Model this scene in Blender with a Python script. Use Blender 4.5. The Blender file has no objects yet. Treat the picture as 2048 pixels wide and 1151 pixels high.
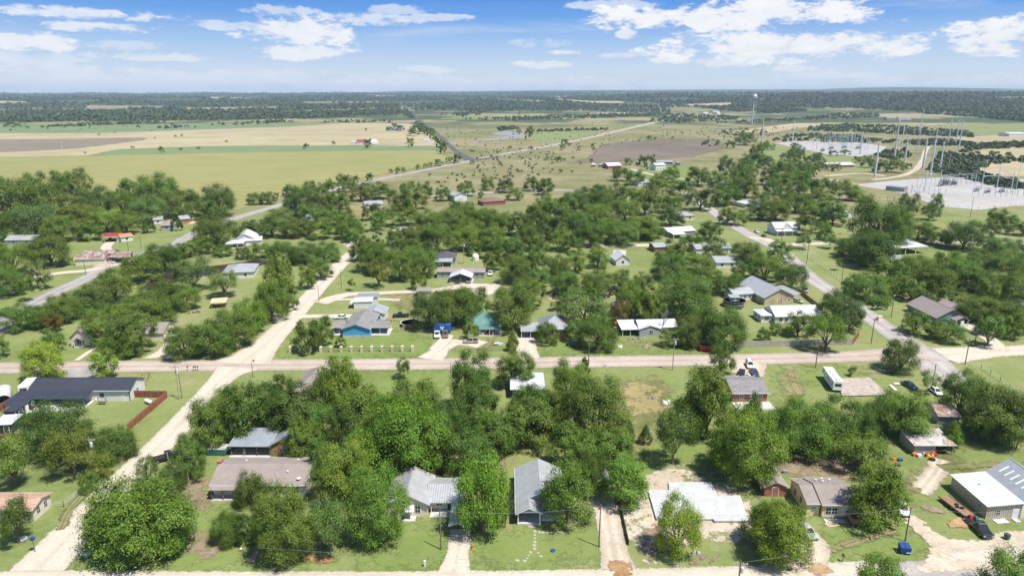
import bpy, math, random
import numpy as np
from mathutils import Vector, Matrix
C = bpy.context.scene.collection
R = math.radians
rnd = random.Random(7)
# ---------------------------------------------------------------- camera model
H = 75.0; F = 2048*24/36.0; HOR = 190.0
PITCH = math.atan((575.5-HOR)/F); CP, SP = math.cos(PITCH), math.sin(PITCH)
def sstep(a, b, x):
    t = min(1, max(0, (x-a)/(b-a))); return t*t*(3-2*t)
def hgt(x, y):
    """height of the land: flat plain, wooded hills far off"""
    if y < 1900: return 0.0
    side = sstep(300, 2200, x)
    w = 0.5*math.sin(x/900+1.3)+0.3*math.sin(x/410+.4)+0.2*math.sin(x/230+y/700)
    a = 62*sstep(1900, 7000-2400*side, y)
    b = 62*sstep(6500, 10500, y)*(1+.28*w)*(1-.45*sstep(-500, -5200, x))
    c = 28*side*sstep(3000, 5000, y)*(1+.35*w)
    d = 9*sstep(2200, 3600, y)*(math.sin(x/520+.7)*math.sin(y/640+.3)+.5*math.sin(x/260+y/330))
    return a+b+c+d
def ray(u, v):
    a = (u-1024)/F; b = -(v-575.5)/F
    return Vector((a, CP+b*SP, -SP+b*CP))
def P(u, v, z=0.0):
    """the point of the land (or of the level z) seen at photo position u, v"""
    d = ray(u, v)
    if z == 0 and v < 246:
        t = 1500.0
        while t < 16000:
            if H+d.z*t < hgt(d.x*t, d.y*t): break
            t *= 1.01
        return Vector((d.x*t, d.y*t, hgt(d.x*t, d.y*t)))
    t = (z-H)/d.z
    return Vector((d.x*t, d.y*t, z))
def depth(p): return p.y*CP+(H-p.z)*SP
def mpp(p): return depth(p)/F           # metres per photo pixel
def ztop(p, v):
    """height above p at which a vertical through p reaches row v"""
    b = -(v-575.5)/F
    return H+p.y*(-SP+b*CP)/(CP+b*SP)-p.z
def proj(p):
    d = depth(p); up = p.y*SP+(p.z-H)*CP
    return 1024+F*p.x/d, 575.5-F*up/d
# ---------------------------------------------------------------- materials
M = {}
HAZE = 6.5e-5
class NT:
    def __init__(s, nt): s.nt = nt; s.n = nt.nodes; s.l = nt.links
    def new(s, t, **k):
        n = s.n.new(t)
        for a, b in k.items(): setattr(n, a, b)
        return n
    def link(s, a, b): s.l.new(a, b)
    def val(s, sock, v):
        if isinstance(v, (int, float)): sock.default_value = v
        elif isinstance(v, tuple): sock.default_value = v if len(v) != 3 or sock.type == 'VECTOR' else (*v, 1)
        else: s.link(v, sock)
    def math(s, op, a, b=0, c=None, clamp=False):
        n = s.new('ShaderNodeMath', operation=op, use_clamp=clamp)
        s.val(n.inputs[0], a); s.val(n.inputs[1], b)
        if c is not None: s.val(n.inputs[2], c)
        return n.outputs[0]
    def mix(s, f, a, b, bt='MIX'):
        n = s.new('ShaderNodeMix', data_type='RGBA', blend_type=bt); n.clamp_factor = True
        s.val(n.inputs[0], f); s.val(n.inputs[6], a); s.val(n.inputs[7], b)
        return n.outputs[2]
    def noise(s, vec, scale, detail=4, rough=.6, dist=0):
        n = s.new('ShaderNodeTexNoise'); n.inputs['Scale'].default_value = scale
        n.inputs['Detail'].default_value = detail; n.inputs['Roughness'].default_value = rough
        n.inputs['Distortion'].default_value = dist
        if vec is not None: s.link(vec, n.inputs['Vector'])
        return n.outputs['Fac']
    def ramp(s, f, lo, hi):
        n = s.new('ShaderNodeMapRange'); n.interpolation_type = 'SMOOTHSTEP'
        s.val(n.inputs[0], f); s.val(n.inputs[1], lo); s.val(n.inputs[2], hi)
        return n.outputs[0]
def newmat(name):
    m = bpy.data.materials.new(name); m.use_nodes = True
    t = NT(m.node_tree); bs = t.n['Principled BSDF']
    bs.inputs['Specular IOR Level'].default_value = .3
    M[name] = m
    return m, t, bs
def simple(name, col, rough=.7, var=.12, scale=1.5, metal=0, spec=.3, col2=None, stain=0.0, ribs=0, ribaxis=0, bump=0, big=.35):
    """colour with wear: fine and coarse mottling, optional stains of col2, optional standing ribs"""
    m, t, bs = newmat(name)
    tc = t.new('ShaderNodeTexCoord').outputs['Object']
    n1 = t.noise(tc, scale, 5); n2 = t.noise(tc, big, 3)
    k = t.math('ADD', t.math('MULTIPLY', n1, .6), t.math('MULTIPLY', n2, .4))
    lo = tuple(c*(1-var*2) for c in col); hi = tuple(min(1, c*(1+var*2)) for c in col)
    c = t.mix(t.ramp(k, .3, .7), lo, hi)
    if col2: c = t.mix(t.math('MULTIPLY', t.ramp(t.noise(tc, .5, 6, .7, .6), .62-stain*.3, .72-stain*.25), .85), c, col2)
    if ribs:
        sx = t.new('ShaderNodeSeparateXYZ'); t.link(tc, sx.inputs[0])
        w = t.math('SINE', t.math('MULTIPLY', sx.outputs[ribaxis], 6.2832/ribs))
        c = t.mix(t.math('MULTIPLY', t.ramp(w, .55, .95), .2), c, tuple(x*.45 for x in col))
        bp = t.new('ShaderNodeBump'); bp.inputs['Strength'].default_value = .5; bp.inputs['Distance'].default_value = .05
        t.link(w, bp.inputs['Height']); t.link(bp.outputs[0], bs.inputs['Normal'])
    elif bump:
        bp = t.new('ShaderNodeBump'); bp.inputs['Strength'].default_value = .6; bp.inputs['Distance'].default_value = bump
        t.link(n1, bp.inputs['Height']); t.link(bp.outputs[0], bs.inputs['Normal'])
    t.link(c, bs.inputs['Base Color']); bs.inputs['Roughness'].default_value = rough
    bs.inputs['Metallic'].default_value = metal; bs.inputs['Specular IOR Level'].default_value = spec
    return m
def groundmat(name, cols, scales=(.012, .09, .7, 4.0), soft=False, rough=.95, edge=.45, holes=0, bump=.08, stripe=None, wts=(.4, .3, .2, .1), tint=None):
    """soil, gravel or grass: up to four colours mixed by noise of several sizes in world metres; soft = ragged edge"""
    m, t, bs = newmat(name)
    pos = t.new('ShaderNodeNewGeometry').outputs['Position']
    ns = [t.noise(pos, s, 4, .62) for s in scales]
    k = None
    for w, n in zip(wts, ns):
        x = t.math('MULTIPLY', n, w); k = x if k is None else t.math('ADD', k, x)
    k = t.ramp(k, .36, .64)
    cr = t.new('ShaderNodeValToRGB'); e = cr.color_ramp.elements
    while len(e) < len(cols): e.new(.5)
    for i, c in enumerate(cols): e[i].position = i/(len(cols)-1); e[i].color = (*c, 1)
    t.link(k, cr.inputs[0]); c = cr.outputs[0]
    if tint:
        for (tc, sc, lo, hi, amt) in tint:
            c = t.mix(t.math('MULTIPLY', t.ramp(t.noise(pos, sc, 5, .65, .3), lo, hi), amt), c, tc)
    if stripe:
        (dx, dy, per, amt, scol) = stripe
        sx = t.new('ShaderNodeSeparateXYZ'); t.link(pos, sx.inputs[0])
        s = t.math('ADD', t.math('MULTIPLY', sx.outputs[0], dx), t.math('MULTIPLY', sx.outputs[1], dy))
        s = t.math('ADD', s, t.math('MULTIPLY', ns[1], per*.5))
        w = t.math('SINE', t.math('MULTIPLY', s, 6.2832/per))
        c = t.mix(t.math('MULTIPLY', t.ramp(w, -.2, .9), amt), c, scol)
    if soft:
        la = t.math('ABSOLUTE', t.new('ShaderNodeAttribute', attribute_name='lat').outputs['Fac']); nn = t.math('ADD', .45, t.math('MULTIPLY', ns[1], 1.1))
        trk = t.math('MULTIPLY', t.ramp(t.math('ABSOLUTE', t.math('SUBTRACT', la, .44)), .22, .05), nn)
        mid = t.math('MULTIPLY', t.math('ADD', t.ramp(la, .2, .02), t.math('MULTIPLY', t.ramp(la, .7, .95), t.ramp(la, 1.6, 1.2))), t.ramp(ns[2], .35, .65))
        c = t.mix(t.math('MULTIPLY', trk, .35), c, tuple(min(1,x*1.14) for x in cols[-1])); c = t.mix(t.math('MULTIPLY', mid, .42), c, tuple(x*.62 for x in cols[0]))
    # fine speckle
    c = t.mix(t.math('MULTIPLY', t.ramp(t.noise(pos, 2.3, 3, .75), .5, .72), .35), c, tuple(x*.55 for x in cols[0]))
    t.link(c, bs.inputs['Base Color']); bs.inputs['Roughness'].default_value = rough
    bs.inputs['Specular IOR Level'].default_value = .1
    if bump:
        bp = t.new('ShaderNodeBump'); bp.inputs['Strength'].default_value = .6; bp.inputs['Distance'].default_value = bump
        t.link(t.math('ADD', ns[2], ns[3]), bp.inputs['Height']); t.link(bp.outputs[0], bs.inputs['Normal'])
    if soft:
        at = t.new('ShaderNodeAttribute', attribute_name='fade')
        a = t.math('ADD', at.outputs['Fac'], t.math('MULTIPLY', t.math('SUBTRACT', t.noise(pos, edge, 7, .72), .5), 1.5))
        if holes: a = t.math('SUBTRACT', t.math('ADD', a, t.math('MULTIPLY', t.math('SUBTRACT', t.noise(pos, edge*.35, 5, .65), .5), 2.0)), t.math('MULTIPLY', t.ramp(t.noise(pos, edge*.6, 6, .7), .42, .7), holes))
        tr = t.new('ShaderNodeBsdfTransparent'); mx = t.new('ShaderNodeMixShader')
        t.link(t.ramp(a, .30, .62), mx.inputs[0]); t.link(tr.outputs[0], mx.inputs[1]); t.link(bs.outputs[0], mx.inputs[2])
        t.link(mx.outputs[0], t.n['Material Output'].inputs[0])
    return m
# ---------------------------------------------------------------- mesh helpers
class MB:
    def __init__(s): s.v = []; s.f = []
    def add(s, vs, fs):
        o = len(s.v); s.v += [tuple(p) for p in vs]; s.f += [tuple(i+o for i in f) for f in fs]; return s
    def box(s, x0, x1, y0, y1, z0, z1):
        return s.add([(x0,y0,z0),(x1,y0,z0),(x1,y1,z0),(x0,y1,z0),(x0,y0,z1),(x1,y0,z1),(x1,y1,z1),(x0,y1,z1)],
            [(0,3,2,1),(4,5,6,7),(0,1,5,4),(1,2,6,5),(2,3,7,6),(3,0,4,7)])
    def hexa(s, b, t): return s.add(list(b)+list(t), [(0,3,2,1),(4,5,6,7),(0,1,5,4),(1,2,6,5),(2,3,7,6),(3,0,4,7)])
    def prism(s, pts, z0, z1):
        n = len(pts)
        return s.add([(x,y,z0) for x,y in pts]+[(x,y,z1) for x,y in pts],
            [tuple(range(n-1,-1,-1)), tuple(range(n,2*n))]+[(i,(i+1)%n,(i+1)%n+n,i+n) for i in range(n)])
    def xprism(s, prof, y0, y1):
        """profile in x,z swept along y"""
        n = len(prof)
        return s.add([(x,y0,z) for x,z in prof]+[(x,y1,z) for x,z in prof],
            [tuple(range(n)), tuple(range(2*n-1,n-1,-1))]+[((i+1)%n,i,i+n,(i+1)%n+n) for i in range(n)])
    def tube(s, p0, p1, r0, r1=None, n=8, cap=True):
        p0 = Vector(p0); p1 = Vector(p1); r1 = r0 if r1 is None else r1
        d = (p1-p0).normalized(); a = d.orthogonal().normalized(); b = d.cross(a); vs = []
        for p, r in ((p0,r0),(p1,r1)):
            for i in range(n):
                t = 2*math.pi*i/n; vs.append(p+a*(r*math.cos(t))+b*(r*math.sin(t)))
        fs = [(i,(i+1)%n,(i+1)%n+n,i+n) for i in range(n)]
        if cap: fs += [tuple(range(n-1,-1,-1)), tuple(range(n,2*n))]
        return s.add(vs, fs)
    def path(s, pts, rs, n=6):
        for i in range(len(pts)-1): s.tube(pts[i], pts[i+1], rs[i], rs[i+1], n, True)
        return s
    def lathe(s, prof, n=20, c=(0,0,0)):
        vs = []; m = len(prof)
        for r, z in prof:
            for i in range(n):
                t = 2*math.pi*i/n; vs.append((c[0]+r*math.cos(t), c[1]+r*math.sin(t), c[2]+z))
        fs = [(j*n+i, j*n+(i+1)%n, (j+1)*n+(i+1)%n, (j+1)*n+i) for j in range(m-1) for i in range(n)]
        return s.add(vs, fs+[tuple(range(n-1,-1,-1)), tuple(range((m-1)*n, m*n))])
    def build(s, name, mat, parent=None, smooth=False, bevel=0):
        me = bpy.data.meshes.new(name); me.from_pydata(s.v, [], s.f); me.update()
        o = bpy.data.objects.new(name, me); C.objects.link(o)
        if mat is not None: me.materials.append(M[mat] if isinstance(mat, str) else mat)
        if smooth: me.shade_smooth()
        if bevel:
            b = o.modifiers.new('bevel', 'BEVEL'); b.width = bevel; b.segments = 2; b.limit_method = 'ANGLE'
        if parent: o.parent = parent
        return o
def tag(o, label=None, cat=None, group=None, kind=None):
    if label: o['label'] = label
    if cat: o['category'] = cat
    if group: o['group'] = group
    if kind: o['kind'] = kind
    return o
def empty(name, loc, rz=0, label=None, cat=None, group=None):
    o = bpy.data.objects.new(name, None); C.objects.link(o); o.empty_display_size = .5
    o.location = loc; o.rotation_euler = (0,0,rz)
    return tag(o, label, cat, group)
def copy_tree(o, parent=None):
    c = o.copy(); C.objects.link(c)
    if parent: c.parent = parent
    for ch in list(o.children): copy_tree(ch, c)
    return c
def npmesh(name, verts, nq, mat):
    """mesh of separate quads from an (n*4,3) array"""
    me = bpy.data.meshes.new(name)
    me.vertices.add(nq*4); me.vertices.foreach_set('co', verts.astype(np.float32).ravel())
    me.loops.add(nq*4); me.loops.foreach_set('vertex_index', np.arange(nq*4, dtype=np.int32))
    me.polygons.add(nq); me.polygons.foreach_set('loop_start', np.arange(0, nq*4, 4, dtype=np.int32))
    me.polygons.foreach_set('loop_total', np.full(nq, 4, dtype=np.int32))
    me.update(calc_edges=True); me.validate()
    me.materials.append(M[mat] if isinstance(mat, str) else mat)
    return me
def smooth_line(pts, n=8):
    out = []
    for i in range(len(pts)-1):
        a = pts[max(0,i-1)]; b = pts[i]; c = pts[i+1]; d = pts[min(len(pts)-1,i+2)]
        for k in range(n):
            t = k/n
            out.append(.5*((2*b)+(c-a)*t+(2*a-5*b+4*c-d)*t*t+(3*b-a-3*c+d)*t*t*t))
    return out+[pts[-1].copy()]
LAYER = [0.004]
def lay(far=False):
    LAYER[0] += .0015
    return LAYER[0]
def ribbon(name, pix, width, mat, e=.7, z=None, crown=0, kind='structure', label=None, cat=None, world=False, n=8):
    """road or track as a strip along photo points; width in metres (one or one per point); soft outer margin e"""
    pts = [Vector(p) if world else P(*p) for p in pix]
    ws = width if isinstance(width, (list, tuple)) else [width]*len(pts)
    wl = [Vector((w,0,0)) for w in ws]
    L = smooth_line(pts, n); W = [w.x for w in smooth_line(wl, n)]
    z = lay() if z is None else z
    vs = []; fade = []; fs = []; lat = []
    for i, p in enumerate(L):
        d = (L[min(i+1,len(L)-1)]-L[max(i-1,0)]); d.z = 0; d.normalize(); s = Vector((d.y,-d.x,0))
        for o, a in ((-W[i]/2-e,0),(-W[i]/2+e*.5,1),(W[i]/2-e*.5,1),(W[i]/2+e,0)):
            q = p+s*o; vs.append((q.x,q.y,(hgt(q.x,q.y) if q.y>1900 else 0)+z+i*4e-5)); fade.append(a); lat.append(o/(W[i]/2))
    for i in range(len(L)-1):
        for k in range(3): a = i*4+k; fs.append((a,a+1,a+5,a+4))
    return sheet(name, vs, fs, fade, mat, kind, label, cat, lat)
def sheet(name, vs, fs, fade, mat, kind='structure', label=None, cat=None, lat=None):
    me = bpy.data.meshes.new(name); me.from_pydata(vs, [], fs); me.update()
    at = me.attributes.new('fade', 'FLOAT', 'POINT'); at.data.foreach_set('value', fade)
    if lat is None: lat = [9]*len(vs)
    at = me.attributes.new('lat', 'FLOAT', 'POINT'); at.data.foreach_set('value', lat)
    me.materials.append(M[mat]); o = bpy.data.objects.new(name, me); C.objects.link(o)
    tag(o, label, cat, None, kind)
    return o
def patch(name, pix, mat, e=2.0, z=None, kind='structure', label=None, cat=None, sm=True):
    """area of ground given by its outline at photo points; e = width of the ragged margin in metres"""
    pts = [P(*p) for p in pix]
    if sm: pts = smooth_line(pts+[pts[0]], 5)[:-1]
    ar = sum(a.x*b.y-b.x*a.y for a, b in zip(pts, pts[1:]+pts[:1]))
    if ar < 0: pts.reverse()
    z = lay() if z is None else z
    A = np.array([(p.x,p.y) for p in pts]); B_ = np.roll(A, -1, 0)
    lo = A.min(0)-e; hi = A.max(0)+e; st = max(e*.4, max(hi-lo)/130)
    xs = np.arange(lo[0], hi[0]+st, st); ys = np.arange(lo[1], hi[1]+st, st); X, Y = np.meshgrid(xs, ys); Q = np.stack([X.ravel(),Y.ravel()],1)
    D = np.full(len(Q), 1e9); ins = np.zeros(len(Q), bool)
    for a, b in zip(A, B_):
        ab = b-a; k = np.clip(((Q-a)@ab)/(ab@ab+1e-9),0,1); D = np.minimum(D, np.hypot(*(Q-a-k[:,None]*ab).T))
        cr = (a[1] > Q[:,1]) != (b[1] > Q[:,1]); ins ^= cr & (Q[:,0] < (b[0]-a[0])*(Q[:,1]-a[1])/(b[1]-a[1]+1e-12)+a[0])
    fd = np.clip(.5+np.where(ins, D, -D)/e, 0, 1); nx = len(xs); ny = len(ys)
    idx = -np.ones(len(Q), int); fs = []; vs = []; fade = []
    F2 = fd.reshape(ny,nx); ok = (np.maximum.reduce([F2[:-1,:-1],F2[1:,:-1],F2[:-1,1:],F2[1:,1:]]) > 0)
    for r, c in zip(*np.nonzero(ok)):
        f = []
        for k in (r*nx+c, r*nx+c+1, (r+1)*nx+c+1, (r+1)*nx+c):
            if idx[k] < 0: idx[k] = len(vs); vs.append((float(Q[k,0]),float(Q[k,1]),z)); fade.append(float(fd[k]))
            f.append(int(idx[k]))
        fs.append(tuple(f))
    return sheet(name, vs, fs, fade, mat, kind, label, cat)
STRIPS = []
def strip(top, bot, mat, lift=1.2, nu=24, nv=5):
    """far clearing laid on the rolling land between two photo lines"""
    def at(line, k):
        L = len(line)-1; i = min(int(k*L), L-1); f = k*L-i
        return line[i][0]*(1-f)+line[i+1][0]*f, line[i][1]*(1-f)+line[i+1][1]*f
    vs = []; fs = []; fade = []
    for i in range(nu+1):
        a = at(top, i/nu); b = at(bot, i/nu)
        for j in range(nv+1):
            p = P(a[0]+(b[0]-a[0])*j/nv, a[1]+(b[1]-a[1])*j/nv); vs.append((p.x,p.y,p.z+lift)); fade.append(0 if i in (0,nu) or j in (0,nv) else 1)
    for i in range(nu):
        for j in range(nv): k = i*(nv+1)+j; fs.append((k,k+1,k+nv+2,k+nv+1))
    STRIPS.append(list(top)+list(reversed(bot)))
    return sheet('field', vs, fs, fade, mat)
# ---------------------------------------------------------------- camera, light, sky
cam = bpy.data.cameras.new('camera'); co = bpy.data.objects.new('camera', cam); C.objects.link(co)
cam.lens = 24; cam.sensor_width = 36; cam.sensor_fit = 'HORIZONTAL'; cam.clip_start = .5; cam.clip_end = 60000
co.location = (0,0,H); co.rotation_euler = (math.pi/2-PITCH, 0, 0); bpy.context.scene.camera = co
SUN_EL = R(64); SUN_AZ = R(125)
sd = bpy.data.lights.new('sun', 'SUN'); sd.energy = 5.0; sd.angle = R(.5); sd.color = (1,.955,.88)
so = bpy.data.objects.new('sun', sd); C.objects.link(so)
sv = Vector((math.sin(SUN_AZ)*math.cos(SUN_EL), math.cos(SUN_AZ)*math.cos(SUN_EL), math.sin(SUN_EL)))
so.rotation_euler = sv.to_track_quat('Z', 'Y').to_euler(); so.location = (60,-40,200)
sc = bpy.context.scene
sc.cycles.transparent_max_bounces = 24; sc.cycles.max_bounces = 6; sc.cycles.volume_bounces = 0
sc.view_settings.view_transform = 'Standard'; sc.view_settings.look = 'None'; sc.view_settings.exposure = .42; sc.view_settings.gamma = 1
W = bpy.data.worlds.new('World'); sc.world = W; W.use_nodes = True
t = NT(W.node_tree); bg = t.n['Background']
sky = t.new('ShaderNodeTexSky', sky_type='NISHITA'); sky.sun_disc = False
sky.sun_elevation = SUN_EL; sky.sun_rotation = SUN_AZ; sky.altitude = 300; sky.dust_density = .6; sky.ozone_density = 2.0
gen = t.new('ShaderNodeTexCoord').outputs['Generated']
sx = t.new('ShaderNodeSeparateXYZ'); t.link(gen, sx.inputs[0])
hy = t.math('MAXIMUM', t.math('SQRT', t.math('ADD', t.math('POWER', sx.outputs[0], 2), t.math('POWER', sx.outputs[1], 2))), .05)
el = t.math('DIVIDE', sx.outputs[2], hy)
az = t.math('ARCTAN2', sx.outputs[0], sx.outputs[1])
# pale band at the horizon passing into deep blue overhead, then the plain sky model
WS = .105; K = 1/(WS*1.366)
tr = t.new('ShaderNodeValToRGB'); e = tr.color_ramp.elements
e[0].position = 0.0; e[0].color = (.72,.81,.91,1); e[1].position = 1; e[1].color = (.065,.235,.74,1)
for pz, c in ((.18,(.66,.775,.91,1)),(.40,(.39,.595,.90,1)),(.60,(.15,.385,.85,1)),(.80,(.075,.275,.79,1))):
    k = e.new(pz); k.color = c
t.link(t.math('MULTIPLY', el, 5.8, clamp=True), tr.inputs[0])
grad = t.mix(1.0, tr.outputs[0], (K,K,K), 'MULTIPLY')
skyc = t.mix(t.ramp(el, .16, .5), grad, sky.outputs[0])
cv = t.new('ShaderNodeCombineXYZ'); t.val(cv.inputs[0], t.math('MULTIPLY', az, 1.0)); t.val(cv.inputs[1], t.math('MULTIPLY', el, 2.6))
wob = t.math('SUBTRACT', t.noise(cv.outputs[0], 11.0, 9, .62, .25), .5)
wob2 = t.math('SUBTRACT', t.noise(cv.outputs[0], 42.0, 7, .68, .15), .5)
dens = None
CL = [(1470,26,260,30,1),(1560,90,225,30,1),(1620,98,170,18,.9),(600,58,105,28,.95),(560,20,70,12,.6),(730,36,90,14,.7),(480,50,90,9,.6),
 (596,102,80,15,.9),(160,26,160,10,.8),(190,52,130,9,.8),(50,80,75,16,.9),(40,118,110,14,.45),(290,113,110,8,.6),(240,90,60,8,.4),(1998,72,75,28,1),(860,34,80,8,.6),(790,20,60,10,.55),
 (1145,103,48,9,.85),(1090,128,70,8,.7),(1345,120,50,8,.8),(1257,67,24,10,.8),(1600,135,60,7,.6),(1450,122,80,10,.65),(860,137,60,8,.5),(1800,97,40,8,.7),
 (1250,8,120,10,.6),(1640,150,90,7,.5),(1230,110,50,6,.5),(1080,85,60,10,.35),(40,150,220,30,.55),(250,160,260,20,.5),(600,158,260,18,.45),(1000,165,300,14,.4),(1400,168,300,12,.4),(1900,165,200,14,.45)]
for (u, v, ru, rv, amt) in CL:
    d = ray(u, v); a0 = math.atan2(d.x, d.y); e0 = d.z/math.hypot(d.x, d.y)
    ra = ru/F; re = rv/F
    q = t.math('ADD', t.math('POWER', t.math('DIVIDE', t.math('SUBTRACT', az, a0), ra), 2), t.math('POWER', t.math('DIVIDE', t.math('SUBTRACT', el, e0-re*.12), re), 2))
    k = t.math('MULTIPLY', t.ramp(t.math('ADD', t.math('SUBTRACT', 1.0+.12*amt, q), t.math('ADD', t.math('MULTIPLY', wob, 5.0), t.math('MULTIPLY', wob2, 3.2))), 0.0, .85), amt)
    dens = k if dens is None else t.math('MAXIMUM', dens, k)
strk = t.new('ShaderNodeCombineXYZ'); t.val(strk.inputs[0], az); t.val(strk.inputs[1], t.math('MULTIPLY', el, 9.0)); t.val(strk.inputs[2], 3.7)
thin = t.math('MULTIPLY', t.ramp(t.noise(strk.outputs[0], 3.2, 8, .66, .5), .5, .85), .4)
dens = t.math('MAXIMUM', dens, thin)
shade = t.ramp(t.math('ADD', t.math('MULTIPLY', wob, 1.2), t.math('MULTIPLY', wob2, .8)), -.5, .35)
cloudc = t.mix(shade, (.80*K,.84*K,.92*K), (1.02*K,1.02*K,1.03*K))
CLOUD = cloudc
skyc = t.mix(dens, skyc, cloudc)
t.link(skyc, bg.inputs[0]); bg.inputs[1].default_value = WS
# ---------------------------------------------------------------- the land
G1=(.085,.115,.030); G2=(.135,.175,.045); G3=(.175,.205,.065); DRY=(.33,.285,.16)
groundmat('lawn', [(.132,.168,.054),(.184,.222,.074),(.22,.245,.095),(.28,.272,.143)], stripe=(.3,1,1.8,.10,(.15,.185,.06)), tint=[(DRY,.05,.58,.74,.55),((.135,.195,.052),.11,.55,.7,.5),((.32,.27,.175),.23,.66,.78,.5)])
groundmat('lawn_soft', [(.135,.182,.05),(.175,.226,.066),(.205,.25,.085)], soft=True, holes=0.5, tint=[((.20,.2,.08),.1,.6,.75,.5)])
groundmat('worn_grass', [(.10,.12,.035),(.17,.175,.07),(.27,.23,.12),(.33,.27,.16)], soft=True, holes=0.7)
groundmat('dry_grass', [(.24,.20,.09),(.33,.27,.13),(.40,.33,.18)], soft=True, holes=.85, edge=.5)
groundmat('packed_dirt', [(.38,.31,.225),(.47,.40,.31),(.55,.49,.40)], soft=True, scales=(.05,.3,1.2,5), edge=.6, bump=.04)
groundmat('caliche', [(.46,.40,.32),(.50,.44,.36),(.54,.485,.405),(.485,.42,.335)], soft=True, tint=[((.38,.32,.25),.13,.58,.74,.55),((.56,.50,.42),.4,.6,.75,.4)], scales=(.05,.3,1.2,5), edge=.9, bump=.03)
groundmat('dirt', [(.38,.31,.225),(.47,.40,.31),(.55,.49,.40)], soft=True, holes=0.5, scales=(.05,.3,1.2,5), edge=.6, bump=.04)
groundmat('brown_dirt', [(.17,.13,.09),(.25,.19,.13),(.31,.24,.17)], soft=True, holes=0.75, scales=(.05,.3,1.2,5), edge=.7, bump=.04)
groundmat('rusty_mud', [(.24,.13,.05),(.36,.22,.11),(.45,.33,.2)], soft=True, holes=0.5, scales=(.05,.3,1.2,5), edge=.5, bump=.03)
groundmat('pink_asphalt', [(.36,.29,.24),(.41,.342,.288),(.47,.40,.342)], soft=True, tint=[((.27,.235,.205),.11,.57,.72,.5),((.47,.41,.35),.3,.6,.75,.4)], scales=(.03,.2,1.5,6), edge=.9, bump=.02)
groundmat('grey_asphalt', [(.31,.28,.26),(.37,.34,.32),(.43,.40,.37)], soft=True, tint=[((.22,.205,.195),.11,.57,.72,.5),((.47,.42,.37),.3,.6,.75,.4)], scales=(.03,.2,1.5,6), edge=1.2, bump=.02)
groundmat('dark_asphalt', [(.085,.085,.088),(.105,.105,.108),(.12,.12,.12)], soft=True, scales=(.02,.2,1.5,6), edge=.9, bump=.02)
groundmat('old_asphalt', [(.26,.245,.235),(.32,.30,.285),(.38,.36,.335)], soft=True, scales=(.05,.3,1.5,6), edge=.8, bump=.02)
groundmat('gravel', [(.32,.312,.295),(.37,.362,.345),(.42,.41,.39)], soft=True, scales=(.01,.1,1,5), edge=.3, bump=.03)
groundmat('concrete', [(.55,.54,.52),(.62,.61,.59),(.68,.67,.65)], scales=(.08,.4,2,9), rough=.8, bump=.01)
groundmat('old_concrete', [(.36,.32,.28),(.44,.40,.36),(.50,.46,.42)], scales=(.08,.4,2,9), rough=.85, bump=.01)
groundmat('olive_field', [(.22,.225,.085),(.255,.255,.10),(.295,.28,.118)], soft=True, scales=(.004,.02,.12,.8), wts=(.35,.3,.25,.1), edge=.03, stripe=(.1,1,22,.30,(.2,.19,.07)), tint=[((.22,.185,.085),.006,.55,.72,.5)])
groundmat('tan_field', [(.31,.265,.16),(.37,.32,.20),(.43,.37,.24)], soft=True, scales=(.003,.012,.08,.6), edge=.02, stripe=(.15,1,30,.28,(.28,.23,.12)), tint=[((.25,.24,.10),.005,.55,.7,.45)])
groundmat('dark_field', [(.165,.145,.11),(.21,.18,.135),(.25,.215,.155)], soft=True, scales=(.004,.02,.1,.6), edge=.012, stripe=(.1,1,26,.3,(.2,.17,.11)))
groundmat('green_field', [(.135,.185,.085),(.16,.21,.10),(.185,.225,.115)], soft=True, scales=(.003,.015,.1,.6), edge=.02)
groundmat('bright_field', [(.165,.195,.08),(.195,.225,.092),(.22,.24,.105)], soft=True, scales=(.005,.03,.15,.8), edge=.03)
groundmat('pasture', [(.14,.155,.06),(.21,.205,.095),(.29,.255,.145),(.33,.285,.18)], soft=True, scales=(.006,.03,.15,.9), edge=.03, tint=[((.11,.15,.05),.02,.56,.72,.6)])
groundmat('ploughed', [(.135,.11,.083),(.172,.142,.11),(.205,.175,.137)], soft=True, scales=(.006,.03,.15,.9), edge=.05, stripe=(1,.35,9,.22,(.11,.085,.07)), tint=[((.12,.13,.06),.012,.6,.75,.4)])
groundmat('mud_flat', [(.20,.20,.21),(.25,.25,.26),(.28,.28,.28)], soft=True, scales=(.01,.05,.3,1), edge=.05)
groundmat('far_land', [(.16,.165,.07),(.21,.205,.095),(.28,.25,.14),(.33,.28,.17)], scales=(.0012,.005,.03,.3), bump=0, tint=[((.13,.18,.065),.0016,.52,.6,.8),((.055,.080,.040),.0022,.46,.52,.95)])
m, t, bs = newmat('pond_water'); bs.inputs['Base Color'].default_value = (.055,.032,.018,1); bs.inputs['Roughness'].default_value = .12
m, t, bs = newmat('pool_water'); bs.inputs['Base Color'].default_value = (.12,.42,.55,1); bs.inputs['Roughness'].default_value = .08
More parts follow.
